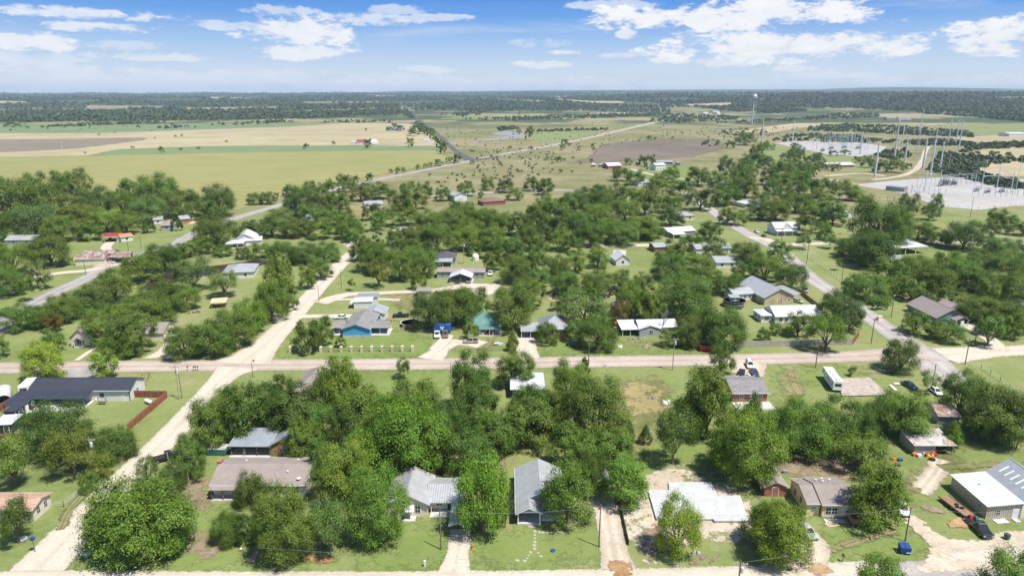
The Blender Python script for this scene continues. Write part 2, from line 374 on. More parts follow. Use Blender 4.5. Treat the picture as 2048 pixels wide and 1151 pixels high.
# one sheet to the horizon
def terrain():
    xs = np.concatenate([np.linspace(-14000,-1500,60), np.linspace(-1500,1500,41)[1:-1], np.linspace(1500,14000,60)])
    ys = np.concatenate([np.array([-400,0,400,900,1400]), np.linspace(1900,5000,90), np.linspace(5000,14500,110)[1:]])
    vs = [(x,y,hgt(x,y)) for y in ys for x in xs]; n = len(xs)
    fs = [(j*n+i,j*n+i+1,(j+1)*n+i+1,(j+1)*n+i) for j in range(len(ys)-1) for i in range(n-1)]
    me = bpy.data.meshes.new('ground'); me.from_pydata(vs, [], fs); me.update(); me.shade_smooth()
    o = bpy.data.objects.new('ground', me); C.objects.link(o); tag(o, kind='structure')
    m, t, bs = newmat('land'); pos = t.new('ShaderNodeNewGeometry').outputs['Position']
    me.materials.append(m)
    # the lawn of the town passes into dry pasture and then far farmland
    sx = t.new('ShaderNodeSeparateXYZ'); t.link(pos, sx.inputs[0])
    def cols(name):
        src = M[name].node_tree; mp = {}
        for nd in src.nodes:
            if nd.bl_idname in ('ShaderNodeOutputMaterial','ShaderNodeBsdfPrincipled','ShaderNodeBump','ShaderNodeBsdfTransparent','ShaderNodeMixShader'): continue
            q = t.n.new(nd.bl_idname); mp[nd.name] = q
            for a in ('operation','data_type','blend_type','interpolation_type','use_clamp','clamp_factor','attribute_name'):
                if hasattr(nd, a):
                    try: setattr(q, a, getattr(nd, a))
                    except Exception: pass
            if nd.bl_idname == 'ShaderNodeValToRGB':
                e = q.color_ramp.elements
                while len(e) < len(nd.color_ramp.elements): e.new(.5)
                for i, k in enumerate(nd.color_ramp.elements): e[i].position = k.position; e[i].color = k.color
            for i, s in enumerate(nd.inputs):
                if hasattr(s, 'default_value'):
                    try: q.inputs[i].default_value = s.default_value
                    except Exception: pass
        outc = None
        for l in src.links:
            if l.from_node.name in mp and l.to_node.name in mp:
                fi = list(l.from_node.outputs).index(l.from_socket); ti = list(l.to_node.inputs).index(l.to_socket)
                t.link(mp[l.from_node.name].outputs[fi], mp[l.to_node.name].inputs[ti])
            if l.from_node.name in mp and l.to_socket.name == 'Base Color':
                outc = mp[l.from_node.name].outputs[list(l.from_node.outputs).index(l.from_socket)]
        return outc
    y = t.math('ADD', sx.outputs[1], t.math('MULTIPLY', t.noise(pos, .004, 4), 300))
    c = t.mix(t.ramp(y, 480, 720), cols('lawn'), cols('pasture'))
    c = t.mix(t.ramp(y, 1500, 2300), c, cols('far_land'))
    # wooded hills: closed canopy with pale clearings
    wood = t.math('MULTIPLY', t.ramp(y, 3000, 4600), t.ramp(t.noise(pos, .0011, 6, .62), .66, .56))
    c = t.mix(wood, c, t.mix(t.noise(pos, .02, 4), (.05,.076,.043), (.07,.098,.052)))
    t.link(c, bs.inputs['Base Color']); bs.inputs['Roughness'].default_value = .95; bs.inputs['Specular IOR Level'].default_value = .1
    bp = t.new('ShaderNodeBump'); bp.inputs['Strength'].default_value = .5; bp.inputs['Distance'].default_value = .08
    t.link(t.noise(pos, 2.5, 4, .7), bp.inputs['Height']); t.link(bp.outputs[0], bs.inputs['Normal'])
terrain()
# fields of the plain, far to near
patch('field', [(-250,262),(-200,247),(300,249),(560,242),(760,230),(815,231),(808,245),(560,258),(200,268),(-200,272)], 'green_field', 14, sm=False)
patch('field', [(-500,320),(-500,272),(-100,266),(200,266),(560,254),(800,240),(818,246),(900,292),(760,291),(500,293),(200,310),(0,316)], 'tan_field', 20, sm=False)
patch('field', [(-500,300),(-500,280),(0,279),(180,277),(290,276),(220,288),(60,302),(-200,304)], 'dark_field', 45)
patch('field', [(170,312),(240,298),(420,292),(640,291),(760,290),(885,293),(880,303),(420,305)], 'green_field', 14, sm=False)
patch('field', [(-600,410),(-600,322),(0,314),(140,312),(520,304),(870,300),(905,318),(800,341),(700,362),(560,398),(450,425),(0,440)], 'olive_field', 18, sm=False)
patch('field', [(1060,284),(1078,262),(1215,262),(1150,278),(1095,284)], 'bright_field', 6, sm=False)
patch('field', [(860,232),(900,222),(1000,222),(1080,228),(960,238),(875,240)], 'tan_field', 25)
patch('field', [(1020,236),(1020,225),(1280,222),(1270,229)], 'tan_field', 25)
patch('field', [(1130,327),(1175,318),(1205,289),(1280,280),(1420,277),(1452,286),(1440,298),(1380,315),(1280,322)], 'ploughed', 14, sm=False)
patch('field', [(1470,262),(1560,250),(1660,238),(1780,228),(1880,240),(1870,250),(1700,246),(1600,256),(1540,265)], 'tan_field', 18)
patch('field', [(1880,262),(1900,250),(2150,246),(2150,262),(2020,275)], 'bright_field', 20)
patch('field', [(1900,276),(2000,270),(2150,268),(2150,284),(1960,284)], 'tan_field', 14)
patch('field', [(1930,306),(2000,296),(2150,292),(2150,312),(2000,314)], 'tan_field', 8)
patch('field', [(1950,350),(1960,328),(2100,322),(2150,340),(2100,352)], 'tan_field', 6)
patch('mud_flat', [(925,285),(1000,279),(1052,274),(1040,266),(1010,262),(985,268),(1020,272),(960,280)], 'mud_flat', 5)
patch('meadow', [(1500,300),(1560,289),(1660,308),(1760,330),(1700,345),(1560,330)], 'bright_field', 8)
patch('meadow', [(1240,352),(1260,340),(1360,335),(1440,345),(1420,365),(1330,372)], 'lawn_soft', 6)
patch('meadow', [(560,384),(700,364),(860,378),(860,420),(600,440)], 'worn_grass', 8)
# lush lawns and worn corners of the town
for pl in ([(128,1130),(230,1000),(420,1000),(560,1110),(560,1151),(140,1151)],[(700,1142),(690,1060),(830,1040),(900,1040),(888,1142)],[(930,1142),(935,1060),(1200,1050),(1215,1120),(1180,1140)],
  [(535,718),(590,655),(700,640),(860,680),(870,714),(700,720)],[(1080,712),(1075,688),(1240,680),(1420,700),(1400,712)],[(1640,1090),(1650,1040),(1800,1040),(1850,1090),(1830,1120),(1680,1132)],
  [(430,1010),(560,1005),(560,1040),(430,1030)],[(1560,735),(1720,730),(1740,760),(1640,770),(1560,800)],[(1260,910),(1300,870),(1480,880),(1500,960),(1340,960),(1270,970)],[(720,735),(880,735),(900,770),(780,800),(720,790)]):
    patch('lawn', pl, 'lawn_soft', 9)
patch('worn_ground', [(1240,900),(1235,765),(1325,760),(1335,830),(1290,900)], 'worn_grass', 5.7)
patch('dry_grass', [(1240,818),(1252,768),(1290,760),(1328,772),(1335,822),(1290,830)], 'dry_grass', 7)
patch('bare_soil', [(350,1010),(365,955),(420,955),(420,1010),(385,1020)], 'brown_dirt', 5.7)
patch('bare_soil', [(375,1105),(385,1065),(430,1062),(470,1090),(440,1110)], 'brown_dirt', 5.7)
patch('bare_soil', [(1540,905),(1560,915),(1700,905),(1705,955),(1575,950)], 'brown_dirt', 5.7)
patch('bare_soil', [(1260,1100),(1252,1000),(1290,950),(1340,935),(1440,965),(1500,1000),(1505,1070),(1420,1075),(1330,1085),(1320,1120)], 'dirt', 8.55)
patch('bare_soil', [(1780,960),(1850,935),(1880,900),(1910,905),(1960,930),(2048,925),(2048,942),(1960,938),(1890,945),(1860,985),(1800,985)], 'worn_grass', 7.6)
patch('bare_soil', [(1560,780),(1568,742),(1590,738),(1610,775),(1590,795)], 'worn_grass', 3.8)
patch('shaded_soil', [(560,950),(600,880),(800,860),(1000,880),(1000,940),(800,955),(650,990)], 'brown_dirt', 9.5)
patch('bare_soil', [(940,590),(950,575),(1000,568),(985,588)], 'caliche', 2.85)
patch('bare_soil', [(775,600),(780,585),(830,590),(835,612),(800,616)], 'worn_grass', 3.8)
patch('bare_soil', [(795,490),(790,460),(830,455),(830,490)], 'dirt', 7.6)
patch('bare_soil', [(700,500),(690,485),(720,470),(725,490)], 'dirt', 5.7)
patch('bare_soil', [(1240,692),(1270,680),(1330,684),(1320,694)], 'worn_grass', 2.85)
patch('scrub_ground', [(1100,590),(1180,565),(1290,575),(1300,590),(1120,605)], 'pasture', 7.6)
# pads
patch('gravel_pad', [(1548,286),(1600,282),(1700,283),(1774,293),(1757,306),(1720,313),(1660,309),(1600,297)], 'gravel', 3, sm=False)
patch('gravel_pad', [(1706,369),(1824,358),(1903,354),(2110,360),(2110,402),(1956,420),(1877,412),(1800,385),(1760,376)], 'gravel', 3, sm=False)
# roads
ribbon('highway', [(-60,700),(15,640),(100,590),(180,553),(245,514),(330,498),(390,466),(470,437),(580,404),(690,373),(800,350),(940,322),(1020,306),(1150,281),(1250,258),(1355,233)], [7.6]*9+[7.8,8.5,8.5,9,9,9,10], 'old_asphalt', 1.2)
ribbon('highway_shoulder', [(1010,307.5),(1150,281.5),(1250,258.5),(1355,233)], [12,16,20,20], 'tan_field', 5)
ribbon('asphalt_road', [(946,322.5),(920,307),(900,292),(880,272),(850,248),(826,228),(808,214)], [15,8.5,8.5,8.5,8.5,9,10], 'dark_asphalt', .8)
ribbon('asphalt_road', [(925,319),(945,320),(975,316.5),(1000,311)], [6,14,8,5], 'dark_asphalt', .8)
ribbon('dirt_track', [(2150,415),(2000,409),(1920,402),(1840,388),(1760,377),(1650,358),(1560,350)], 5, 'dirt', 1.5)
ribbon('dirt_track', [(1745,360),(1800,352),(1830,340),(1845,320),(1852,300),(1860,290)], 6, 'dirt', 2)
ribbon('gravel_lane', [(860,392),(1000,384),(1100,380),(1180,383)], 4.5, 'gravel', 1.2)
ribbon('gravel_lane', [(1262,338),(1300,348),(1345,356),(1430,362)], 4, 'caliche', 1.2)
ribbon('town_street', [(2160,690),(2048,700),(1980,703),(1880,711)], [7,7,7.5,12], 'caliche', 1.5)
ribbon('town_street', [(1905,770),(1872,733),(1845,708),(1780,662),(1700,606),(1620,554),(1560,500),(1500,470),(1450,440),(1395,400),(1370,385)], [9,10,10.5,8,7.5,7.5,7.5,7.5,7.5,7,7], 'grey_asphalt', .8)
ribbon('town_street', [(-80,737),(200,733),(500,730),(800,728),(1060,725),(1400,720),(1700,713),(1800,707),(1850,704)], [8,8,8,8,8,8,8,10,14], 'pink_asphalt', .9)
ribbon('gravel_street', [(20,1190),(70,1145),(220,985),(330,880),(440,762),(475,735)], [8,8.5,6.2,6.2,6.5,13], 'caliche', .9)
ribbon('gravel_street', [(485,726),(530,690),(590,628),(650,560),(690,520),(712,505)], [17,9,7.2,7,7,9], 'caliche', .9)
ribbon('gravel_street', [(-40,1166),(60,1166),(140,1168),(500,1166),(900,1165),(1200,1163),(1480,1159),(1640,1155),(1780,1150)], [5,5.5,6,5,5,5.5,6,6.5,7], 'caliche', .8)
ribbon('asphalt_road', [(1560,1166),(1700,1159),(1900,1149),(2100,1140)], [4,6,7,7], 'grey_asphalt', .8)
ribbon('gravel_street', [(1150,492),(1250,491),(1310,490),(1400,488)], 5.5, 'caliche', 1)
ribbon('gravel_street', [(1552,490),(1640,487),(1760,482),(1880,484),(2048,487)], 5.5, 'caliche', 1)
# yards and driveways
for nm, pts, w, mt, e in [
 ('driveway', [(908,1146),(915,1110),(919,1085),(921,1058)], [5.2,3.6,3.6,3.6], 'caliche', .4),
 ('driveway', [(1236,1138),(1226,1090),(1214,1030),(1203,985)], [5.5,4,4.2,4.4], 'packed_dirt', .7),
 ('driveway', [(545,637),(600,633),(660,632),(720,632)], 3.6, 'caliche', .8),
 ('driveway', [(640,606),(690,590),(760,586),(870,580),(930,572),(975,573)], [7,5,4.2,4.2,6,8], 'caliche', .8),
 ('driveway', [(650,600),(740,598),(800,600)], 2.2, 'caliche', .7),
 ('driveway', [(860,718),(882,700),(905,686),(935,684),(965,690)], [8,5,5,6,6], 'caliche', .9),
 ('driveway', [(870,700),(890,680),(893,670)], 4, 'caliche', .7),
 ('driveway', [(1055,716),(1052,695),(1052,672)], [7,6,6], 'caliche', .7),
 ('driveway', [(318,716),(335,700),(345,682),(335,672)], [9,5,5,7], 'caliche', .7),
 ('driveway', [(170,732),(175,745),(165,757)], [9,9,10], 'old_asphalt', .7),
 ('garden_path', [(153,721),(172,708),(190,695),(196,688)], 1.5, 'caliche', .3),
 ('driveway', [(1500,722),(1498,738),(1495,750)], [9,8,8], 'packed_dirt', .9),
 ('driveway', [(1590,1148),(1612,1118),(1620,1092),(1600,1070)], [8,6,6,6], 'packed_dirt', .9),
 ('driveway', [(1838,985),(1870,945),(1880,918)], 3, 'packed_dirt', 1.5),
 ('driveway', [(2000,700),(1985,682),(1950,660),(1930,648)], 4, 'caliche', .9),
 ('driveway', [(222,510),(212,495),(222,484)], 4.5, 'caliche', .8),
 ('driveway', [(60,556),(120,546),(175,541),(220,531),(250,520)], [5,5,5,7,9], 'caliche', .8),
 ('driveway', [(196,535),(225,525),(245,515)], [6,9,9], 'pink_asphalt', .8),
 ('driveway', [(372,447),(392,444),(410,440)], 7, 'caliche', .8),
 ('driveway', [(475,497),(485,485)], 8, 'caliche', .8),
 ('driveway', [(1240,500),(1236,520)], 6, 'caliche', .9),
 ('driveway', [(735,293),(800,292),(868,290)], 5, 'caliche', 1),
 ('driveway', [(1500,475),(1530,478),(1545,484)], 5, 'caliche', 1),
 ('driveway', [(1650,352),(1720,347),(1770,352)], 5, 'caliche', 1)]:
    ribbon(nm, pts, w, mt, e)
patch('yard_gravel', [(1808,1028),(1830,1032),(1868,1062),(1905,1078),(1960,1082),(2010,1062),(2120,1066),(2120,1125),(1900,1142),(1820,1140),(1850,1125),(1858,1100),(1842,1075),(1815,1048)], 'dirt', 1.6)
patch('yard_gravel', [(1890,1108),(1980,1098),(2120,1095),(2120,1116),(1960,1124)], 'caliche', 2)
for pts in ([(1195,985),(1180,960),(1165,945)],[(1840,985),(1790,960),(1740,950)],[(1880,935),(1960,930),(2060,928)],[(291,746),(289,755),(285,772)],[(1600,790),(1585,760),(1580,735)],[(960,700),(975,690),(985,675)],[(1290,700),(1300,685)],[(1700,740),(1760,745),(1810,735)],[(820,630),(840,610),(860,590)],[(745,640),(790,640),(850,660)],[(1660,1100),(1720,1080),(1790,1060)],[(120,1060),(140,1020),(170,985)]):
    ribbon('worn_track', pts, 1.6, 'worn_grass', 1.2)
patch('culvert_mud', [(1205,1150),(1215,1125),(1250,1122),(1262,1150)], 'rusty_mud', 2.28)
patch('culvert_mud', [(595,1122),(610,1112),(660,1115),(668,1122),(640,1126)], 'rusty_mud', 1.9)
patch('culvert_mud', [(1575,1150),(1590,1120),(1650,1132),(1655,1148)], 'rusty_mud', 3.04)
patch('burnt_ash', [(1275,1100),(1280,1068),(1320,1055),(1325,1095),(1300,1112)], 'brown_dirt', 4.18)
patch('oil_stain', [(1822,1012),(1830,1008),(1900,1020),(1895,1030),(1850,1024)], 'brown_dirt', 1.9)
patch('oil_stain', [(1890,1045),(1930,1035),(1938,1050),(1905,1055)], 'rusty_mud', 1.9)
ribbon('tyre_rut', [(1380,1128),(1405,1108)], .5, 'brown_dirt', .25)
ribbon('tyre_rut', [(1388,1130),(1414,1108)], .5, 'brown_dirt', .25)
ribbon('tyre_rut', [(1420,1126),(1438,1108)], .4, 'brown_dirt', .25)
patch('pond', [(290,572),(330,548),(390,537),(450,530),(520,521),(528,528),(440,545),(380,556),(330,570),(300,580)], 'pond_water', 1, sm=True)
for o in list(C.objects):
    if o.name.startswith('pond'): o.data.materials[0] = M['pond_water']

for top, bot, mt in [([(-60,199),(56,204)],[(-60,208),(56,208)],'tan_field'),([(170,211),(330,212)],[(170,220),(330,218)],'pasture'),([(370,215),(560,214)],[(370,221),(560,219)],'pasture'),([(420,194),(500,196)],[(420,197.5),(500,199)],'tan_field'),
 ([(735,190),(790,192)],[(735,193),(790,195)],'tan_field'),([(1110,197),(1180,202),(1250,203)],[(1110,201),(1180,207),(1250,207)],'tan_field'),([(1000,199),(1090,201)],[(1000,203),(1090,205)],'pasture'),([(1365,209),(1464,205)],[(1365,214),(1464,212)],'tan_field'),
 ([(1975,195),(2100,194)],[(1975,199),(2100,202)],'tan_field'),([(2005,212),(2100,212)],[(2005,215),(2100,216)],'tan_field'),([(1100,193),(1140,194)],[(1100,195),(1140,196)],'tan_field'),([(560,222),(800,216)],[(560,226),(800,219)],'pasture'),([(0,230),(180,228)],[(0,233),(180,231)],'pasture'),([(1590,207),(1610,208)],[(1590,210),(1610,210)],'tan_field'),([(600,204),(760,203)],[(600,206.5),(760,206)],'pasture')]:
    strip(top, bot, mt)
# ---------------------------------------------------------------- trees
def leafmat(name, base, warm, dark):
    m, t, bs = newmat(name)
    oi = t.new('ShaderNodeObjectInfo'); geo = t.new('ShaderNodeNewGeometry'); tc = t.new('ShaderNodeTexCoord').outputs['Object']
    n1 = t.noise(tc, 4.5, 3, .6); n2 = t.noise(tc, 11, 2)
    c = t.mix(t.ramp(t.math('ADD', t.math('MULTIPLY', n1, .65), t.math('MULTIPLY', n2, .35)), .36, .64), dark, base)
    c = t.mix(t.math('MULTIPLY', t.ramp(geo.outputs['Random Per Island'], .2, 1), .75), c, warm)
    c = t.mix(1.0, c, oi.outputs['Color'], 'MULTIPLY')
    t.link(c, bs.inputs['Base Color']); bs.inputs['Roughness'].default_value = .55; bs.inputs['Specular IOR Level'].default_value = .25
    tl = t.new('ShaderNodeBsdfTranslucent'); t.link(t.mix(1.0, c, (1.1,1.25,.5), 'MULTIPLY'), tl.inputs[0])
    mx = t.new('ShaderNodeMixShader'); mx.inputs[0].default_value = .27
    t.link(bs.outputs[0], mx.inputs[1]); t.link(tl.outputs[0], mx.inputs[2]); t.link(mx.outputs[0], t.n['Material Output'].inputs[0])
leafmat('leaves', (.116,.196,.022), (.205,.278,.043), (.056,.116,.014))
simple('bark', (.16,.13,.105), .9, .2, 6); simple('dead_wood', (.30,.27,.25), .9, .15, 6)
def lobes_for(g, style, nl):
    L = []
    for i in range(nl):
        a = i*2.399+g.uniform(-.4,.4); k = (i+.5)/nl
        if style == 'round': z = .17+.66*k; r = .37*math.sqrt(max(.03,1-((z-.36)/.56)**2)); rr = g.uniform(.115,.18)
        elif style == 'bush': z = .14+.62*k; r = .37*math.sqrt(max(.03,1-((z-.25)/.62)**2)); rr = g.uniform(.12,.19)
        elif style == 'cone': z = .20+.66*k; r = .30*(1.02-k); rr = .10+.13*(1-k)
        elif style == 'open': z = .36+.46*k; r = g.uniform(.18,.38)*math.sqrt(max(.1,1-((z-.5)/.55)**2)); rr = g.uniform(.09,.15)
        else: z = .16+.64*k; r = g.uniform(.2,.39)*math.sqrt(max(.05,1-((z-.34)/.6)**2)); rr = g.uniform(.11,.2)
        L.append((np.array([r*math.cos(a), r*math.sin(a), z]), rr))
    L.append((np.array([0,0,.5 if style != 'cone' else .45]), .25 if style not in ('cone','open') else .16))
    return L
def crown_verts(seed, style, nl, nclump, per, leaf):
    g = np.random.default_rng(seed); L = lobes_for(g, style, nl)
    w = np.array([r*r for _, r in L]); w /= w.sum()
    q = []
    zmin = .02 if style == 'bush' else .1
    for k in range(nclump):
        c, r = L[g.choice(len(L), p=w)]
        d = g.normal(size=3); d /= np.linalg.norm(d)
        if d[2] < -.35: d[2] *= -.6
        out = c-np.array([0,0,.42]); out /= (np.linalg.norm(out)+1e-6)
        d = d+out*.55; d /= np.linalg.norm(d)
        rad = r*(.62+.5*g.random()**.6)
        ctr = c+d*rad*np.array([1,1,.88])
        shoot = d*.8+np.array([0,0,.25 if style in ('round','cone','open') else -.15])+g.normal(size=3)*.35; shoot /= np.linalg.norm(shoot)
        n = int(per*g.uniform(.6,1.4)); s = g.random(n)[:,None]
        spread = (.034+.02*s)*(1.1 if style != 'feather' else .75); ln = .06 if style in ('round','cone') else .115
        p = ctr+shoot*(s-.4)*ln+g.normal(size=(n,3))*spread
        nn = d*1.0+np.array([0,0,.34])+g.normal(size=(n,3))*.3; nn /= np.linalg.norm(nn,axis=1)[:,None]
        a = np.cross(nn, g.normal(size=(n,3))); a /= np.linalg.norm(a,axis=1)[:,None]; b = np.cross(nn, a)
        sz = leaf*(.6+.8*g.random((n,1)))
        q.append(np.stack([p-a*sz, p-b*sz*.62, p+a*sz, p+b*sz*.62], 1))
    v = np.concatenate(q); keep = v[:,:,2].min(1) > zmin*.4
    v = v[keep]
    xy = np.abs(v[:,:,:2]).reshape(-1,2); s = np.quantile(xy, .985); zt = np.quantile(v[:,:,2], .995)
    v[:,:,0:2] *= .5/s; v[:,:,2] *= 1/zt
    return v
def trunk_mb(seed, style):
    g = random.Random(seed); mb = MB()
    base = .035 if style != 'bush' else .02
    fork = .14 if style not in ('bush',) else .04
    mb.path([(0,0,-.02),(.004,0,fork*.5),(.012,.006,fork)], [base*1.35,base,base*.9], 8)
    for i in range(6):
        a = i*1.05+g.uniform(-.3,.3); r1 = g.uniform(.07,.13); r2 = g.uniform(.2,.33)
        mb.path([(.012,.006,fork-.01),(r1*math.cos(a),r1*math.sin(a),fork+.17),(r2*math.cos(a+.2),r2*math.sin(a+.2),fork+g.uniform(.3,.48))],[base*.55,base*.4,base*.15],5)
        mb.path([(r1*math.cos(a),r1*math.sin(a),fork+.17),(r1*1.5*math.cos(a-.5),r1*1.5*math.sin(a-.5),fork+.42)],[base*.35,base*.1],4)
    mb.path([(.012,.006,fork-.01),(.0,.02,.5),(.02,0,.78)],[base*.7,base*.4,base*.1],5)
    return mb
PROTO = {}
def proto(style, lod, var):
    key = (style, lod, var)
    if key in PROTO: return PROTO[key]
    nl, nc, per, leaf = {'X':(24,560,60,.0108),'H':(19,360,54,.0138),'M':(16,150,40,.022),'S':(8,45,16,.062)}[lod]
    if style == 'open': nc = int(nc*.62)
    v = crown_verts(hash((style,var,lod == 'x')) % 99991 if False else {'round':1,'feather':2,'bush':3,'cone':4,'open':5}[style]*100+var*7+{'X':4,'H':1,'M':2,'S':3}[lod], style, nl, nc, per, leaf)
    cm = npmesh('crown', v, len(v), 'leaves')
    tb = trunk_mb(var*3+len(style), style); tm = bpy.data.meshes.new('trunk'); tm.from_pydata(tb.v, [], tb.f); tm.update(); tm.materials.append(M['bark'])
    PROTO[key] = (cm, tm)
    return PROTO[key]
HUE = {'d':(.74,.80,.80),'m':(1,1,1),'b':(1.25,1.28,1.0),'y':(1.75,1.5,1.15),'o':(1.45,1.2,1.45),'g':(1.05,1.08,1.75),'r':(1.35,.62,.95),'k':(2.1,1.6,3.4),'l':(1.15,1.2,1.35)}
HWORD = {'d':'dark green','m':'green','b':'bright green','y':'yellow green','o':'olive','g':'blue green','r':'dull red leaved','k':'greyish','l':'light green'}
TREES = []       # (root, u, v, width px, top v, hue, style)
def tree(u, vb, vt, w, hue='m', style=None, label=None):
    """a tree seen at column u with its foot at row vb, its top at row vt and a crown w photo pixels wide"""
    p = P(u, vb); k = mpp(p); sc_ = .90; wm = w*k*sc_; hm = max(1.2, ztop(p, vt)*.98)
    if hm < wm*.55: hm = wm*.55
    style = style or rnd.choice(['round','round','feather','feather','open'] if hm > 4.5 else ['bush'])
    lod = 'X' if w >= 120 else 'H' if w >= 62 else ('M' if w >= 27 else 'S')
    nv = {'X':2,'H':4,'M':3,'S':2}[lod]
    cm, tm = proto(style, lod, rnd.randrange(nv))
    nm = 'shrub' if (style == 'bush' and hm < 5) else 'tree'
    rt = empty(nm, p, rnd.uniform(0,6.28)); rt.scale = (wm*rnd.uniform(.95,1.08), wm*rnd.uniform(.95,1.08), hm)
    c = bpy.data.objects.new('crown' if nm == 'tree' else 'foliage', cm); C.objects.link(c); c.parent = rt
    h = HUE[hue]; j = rnd.uniform(.9,1.18) if w >= 95 else rnd.uniform(.76,1.2); c.color = (h[0]*j*rnd.uniform(.88,1.14), h[1]*j, h[2]*j*rnd.uniform(.8,1.25), 1)
    if w >= 22 or style in ('open','round'):
        k2 = bpy.data.objects.new('trunk' if nm == 'tree' else 'stem', tm); C.objects.link(k2); k2.parent = rt
    rt['category'] = nm; rt['group'] = 'shrubs of the town' if nm == 'shrub' else 'trees of the town'
    if label: rt['label'] = label
    TREES.append((rt, u, vb, w, vt, hue, style, nm))
    return rt
def inpoly(u, v, pl):
    c = False; j = len(pl)-1
    for i in range(len(pl)):
        (a, b), (d, e) = pl[i], pl[j]
        if (b > v) != (e > v) and u < (d-a)*(v-b)/(e-b+1e-9)+a: c = not c
        j = i
    return c
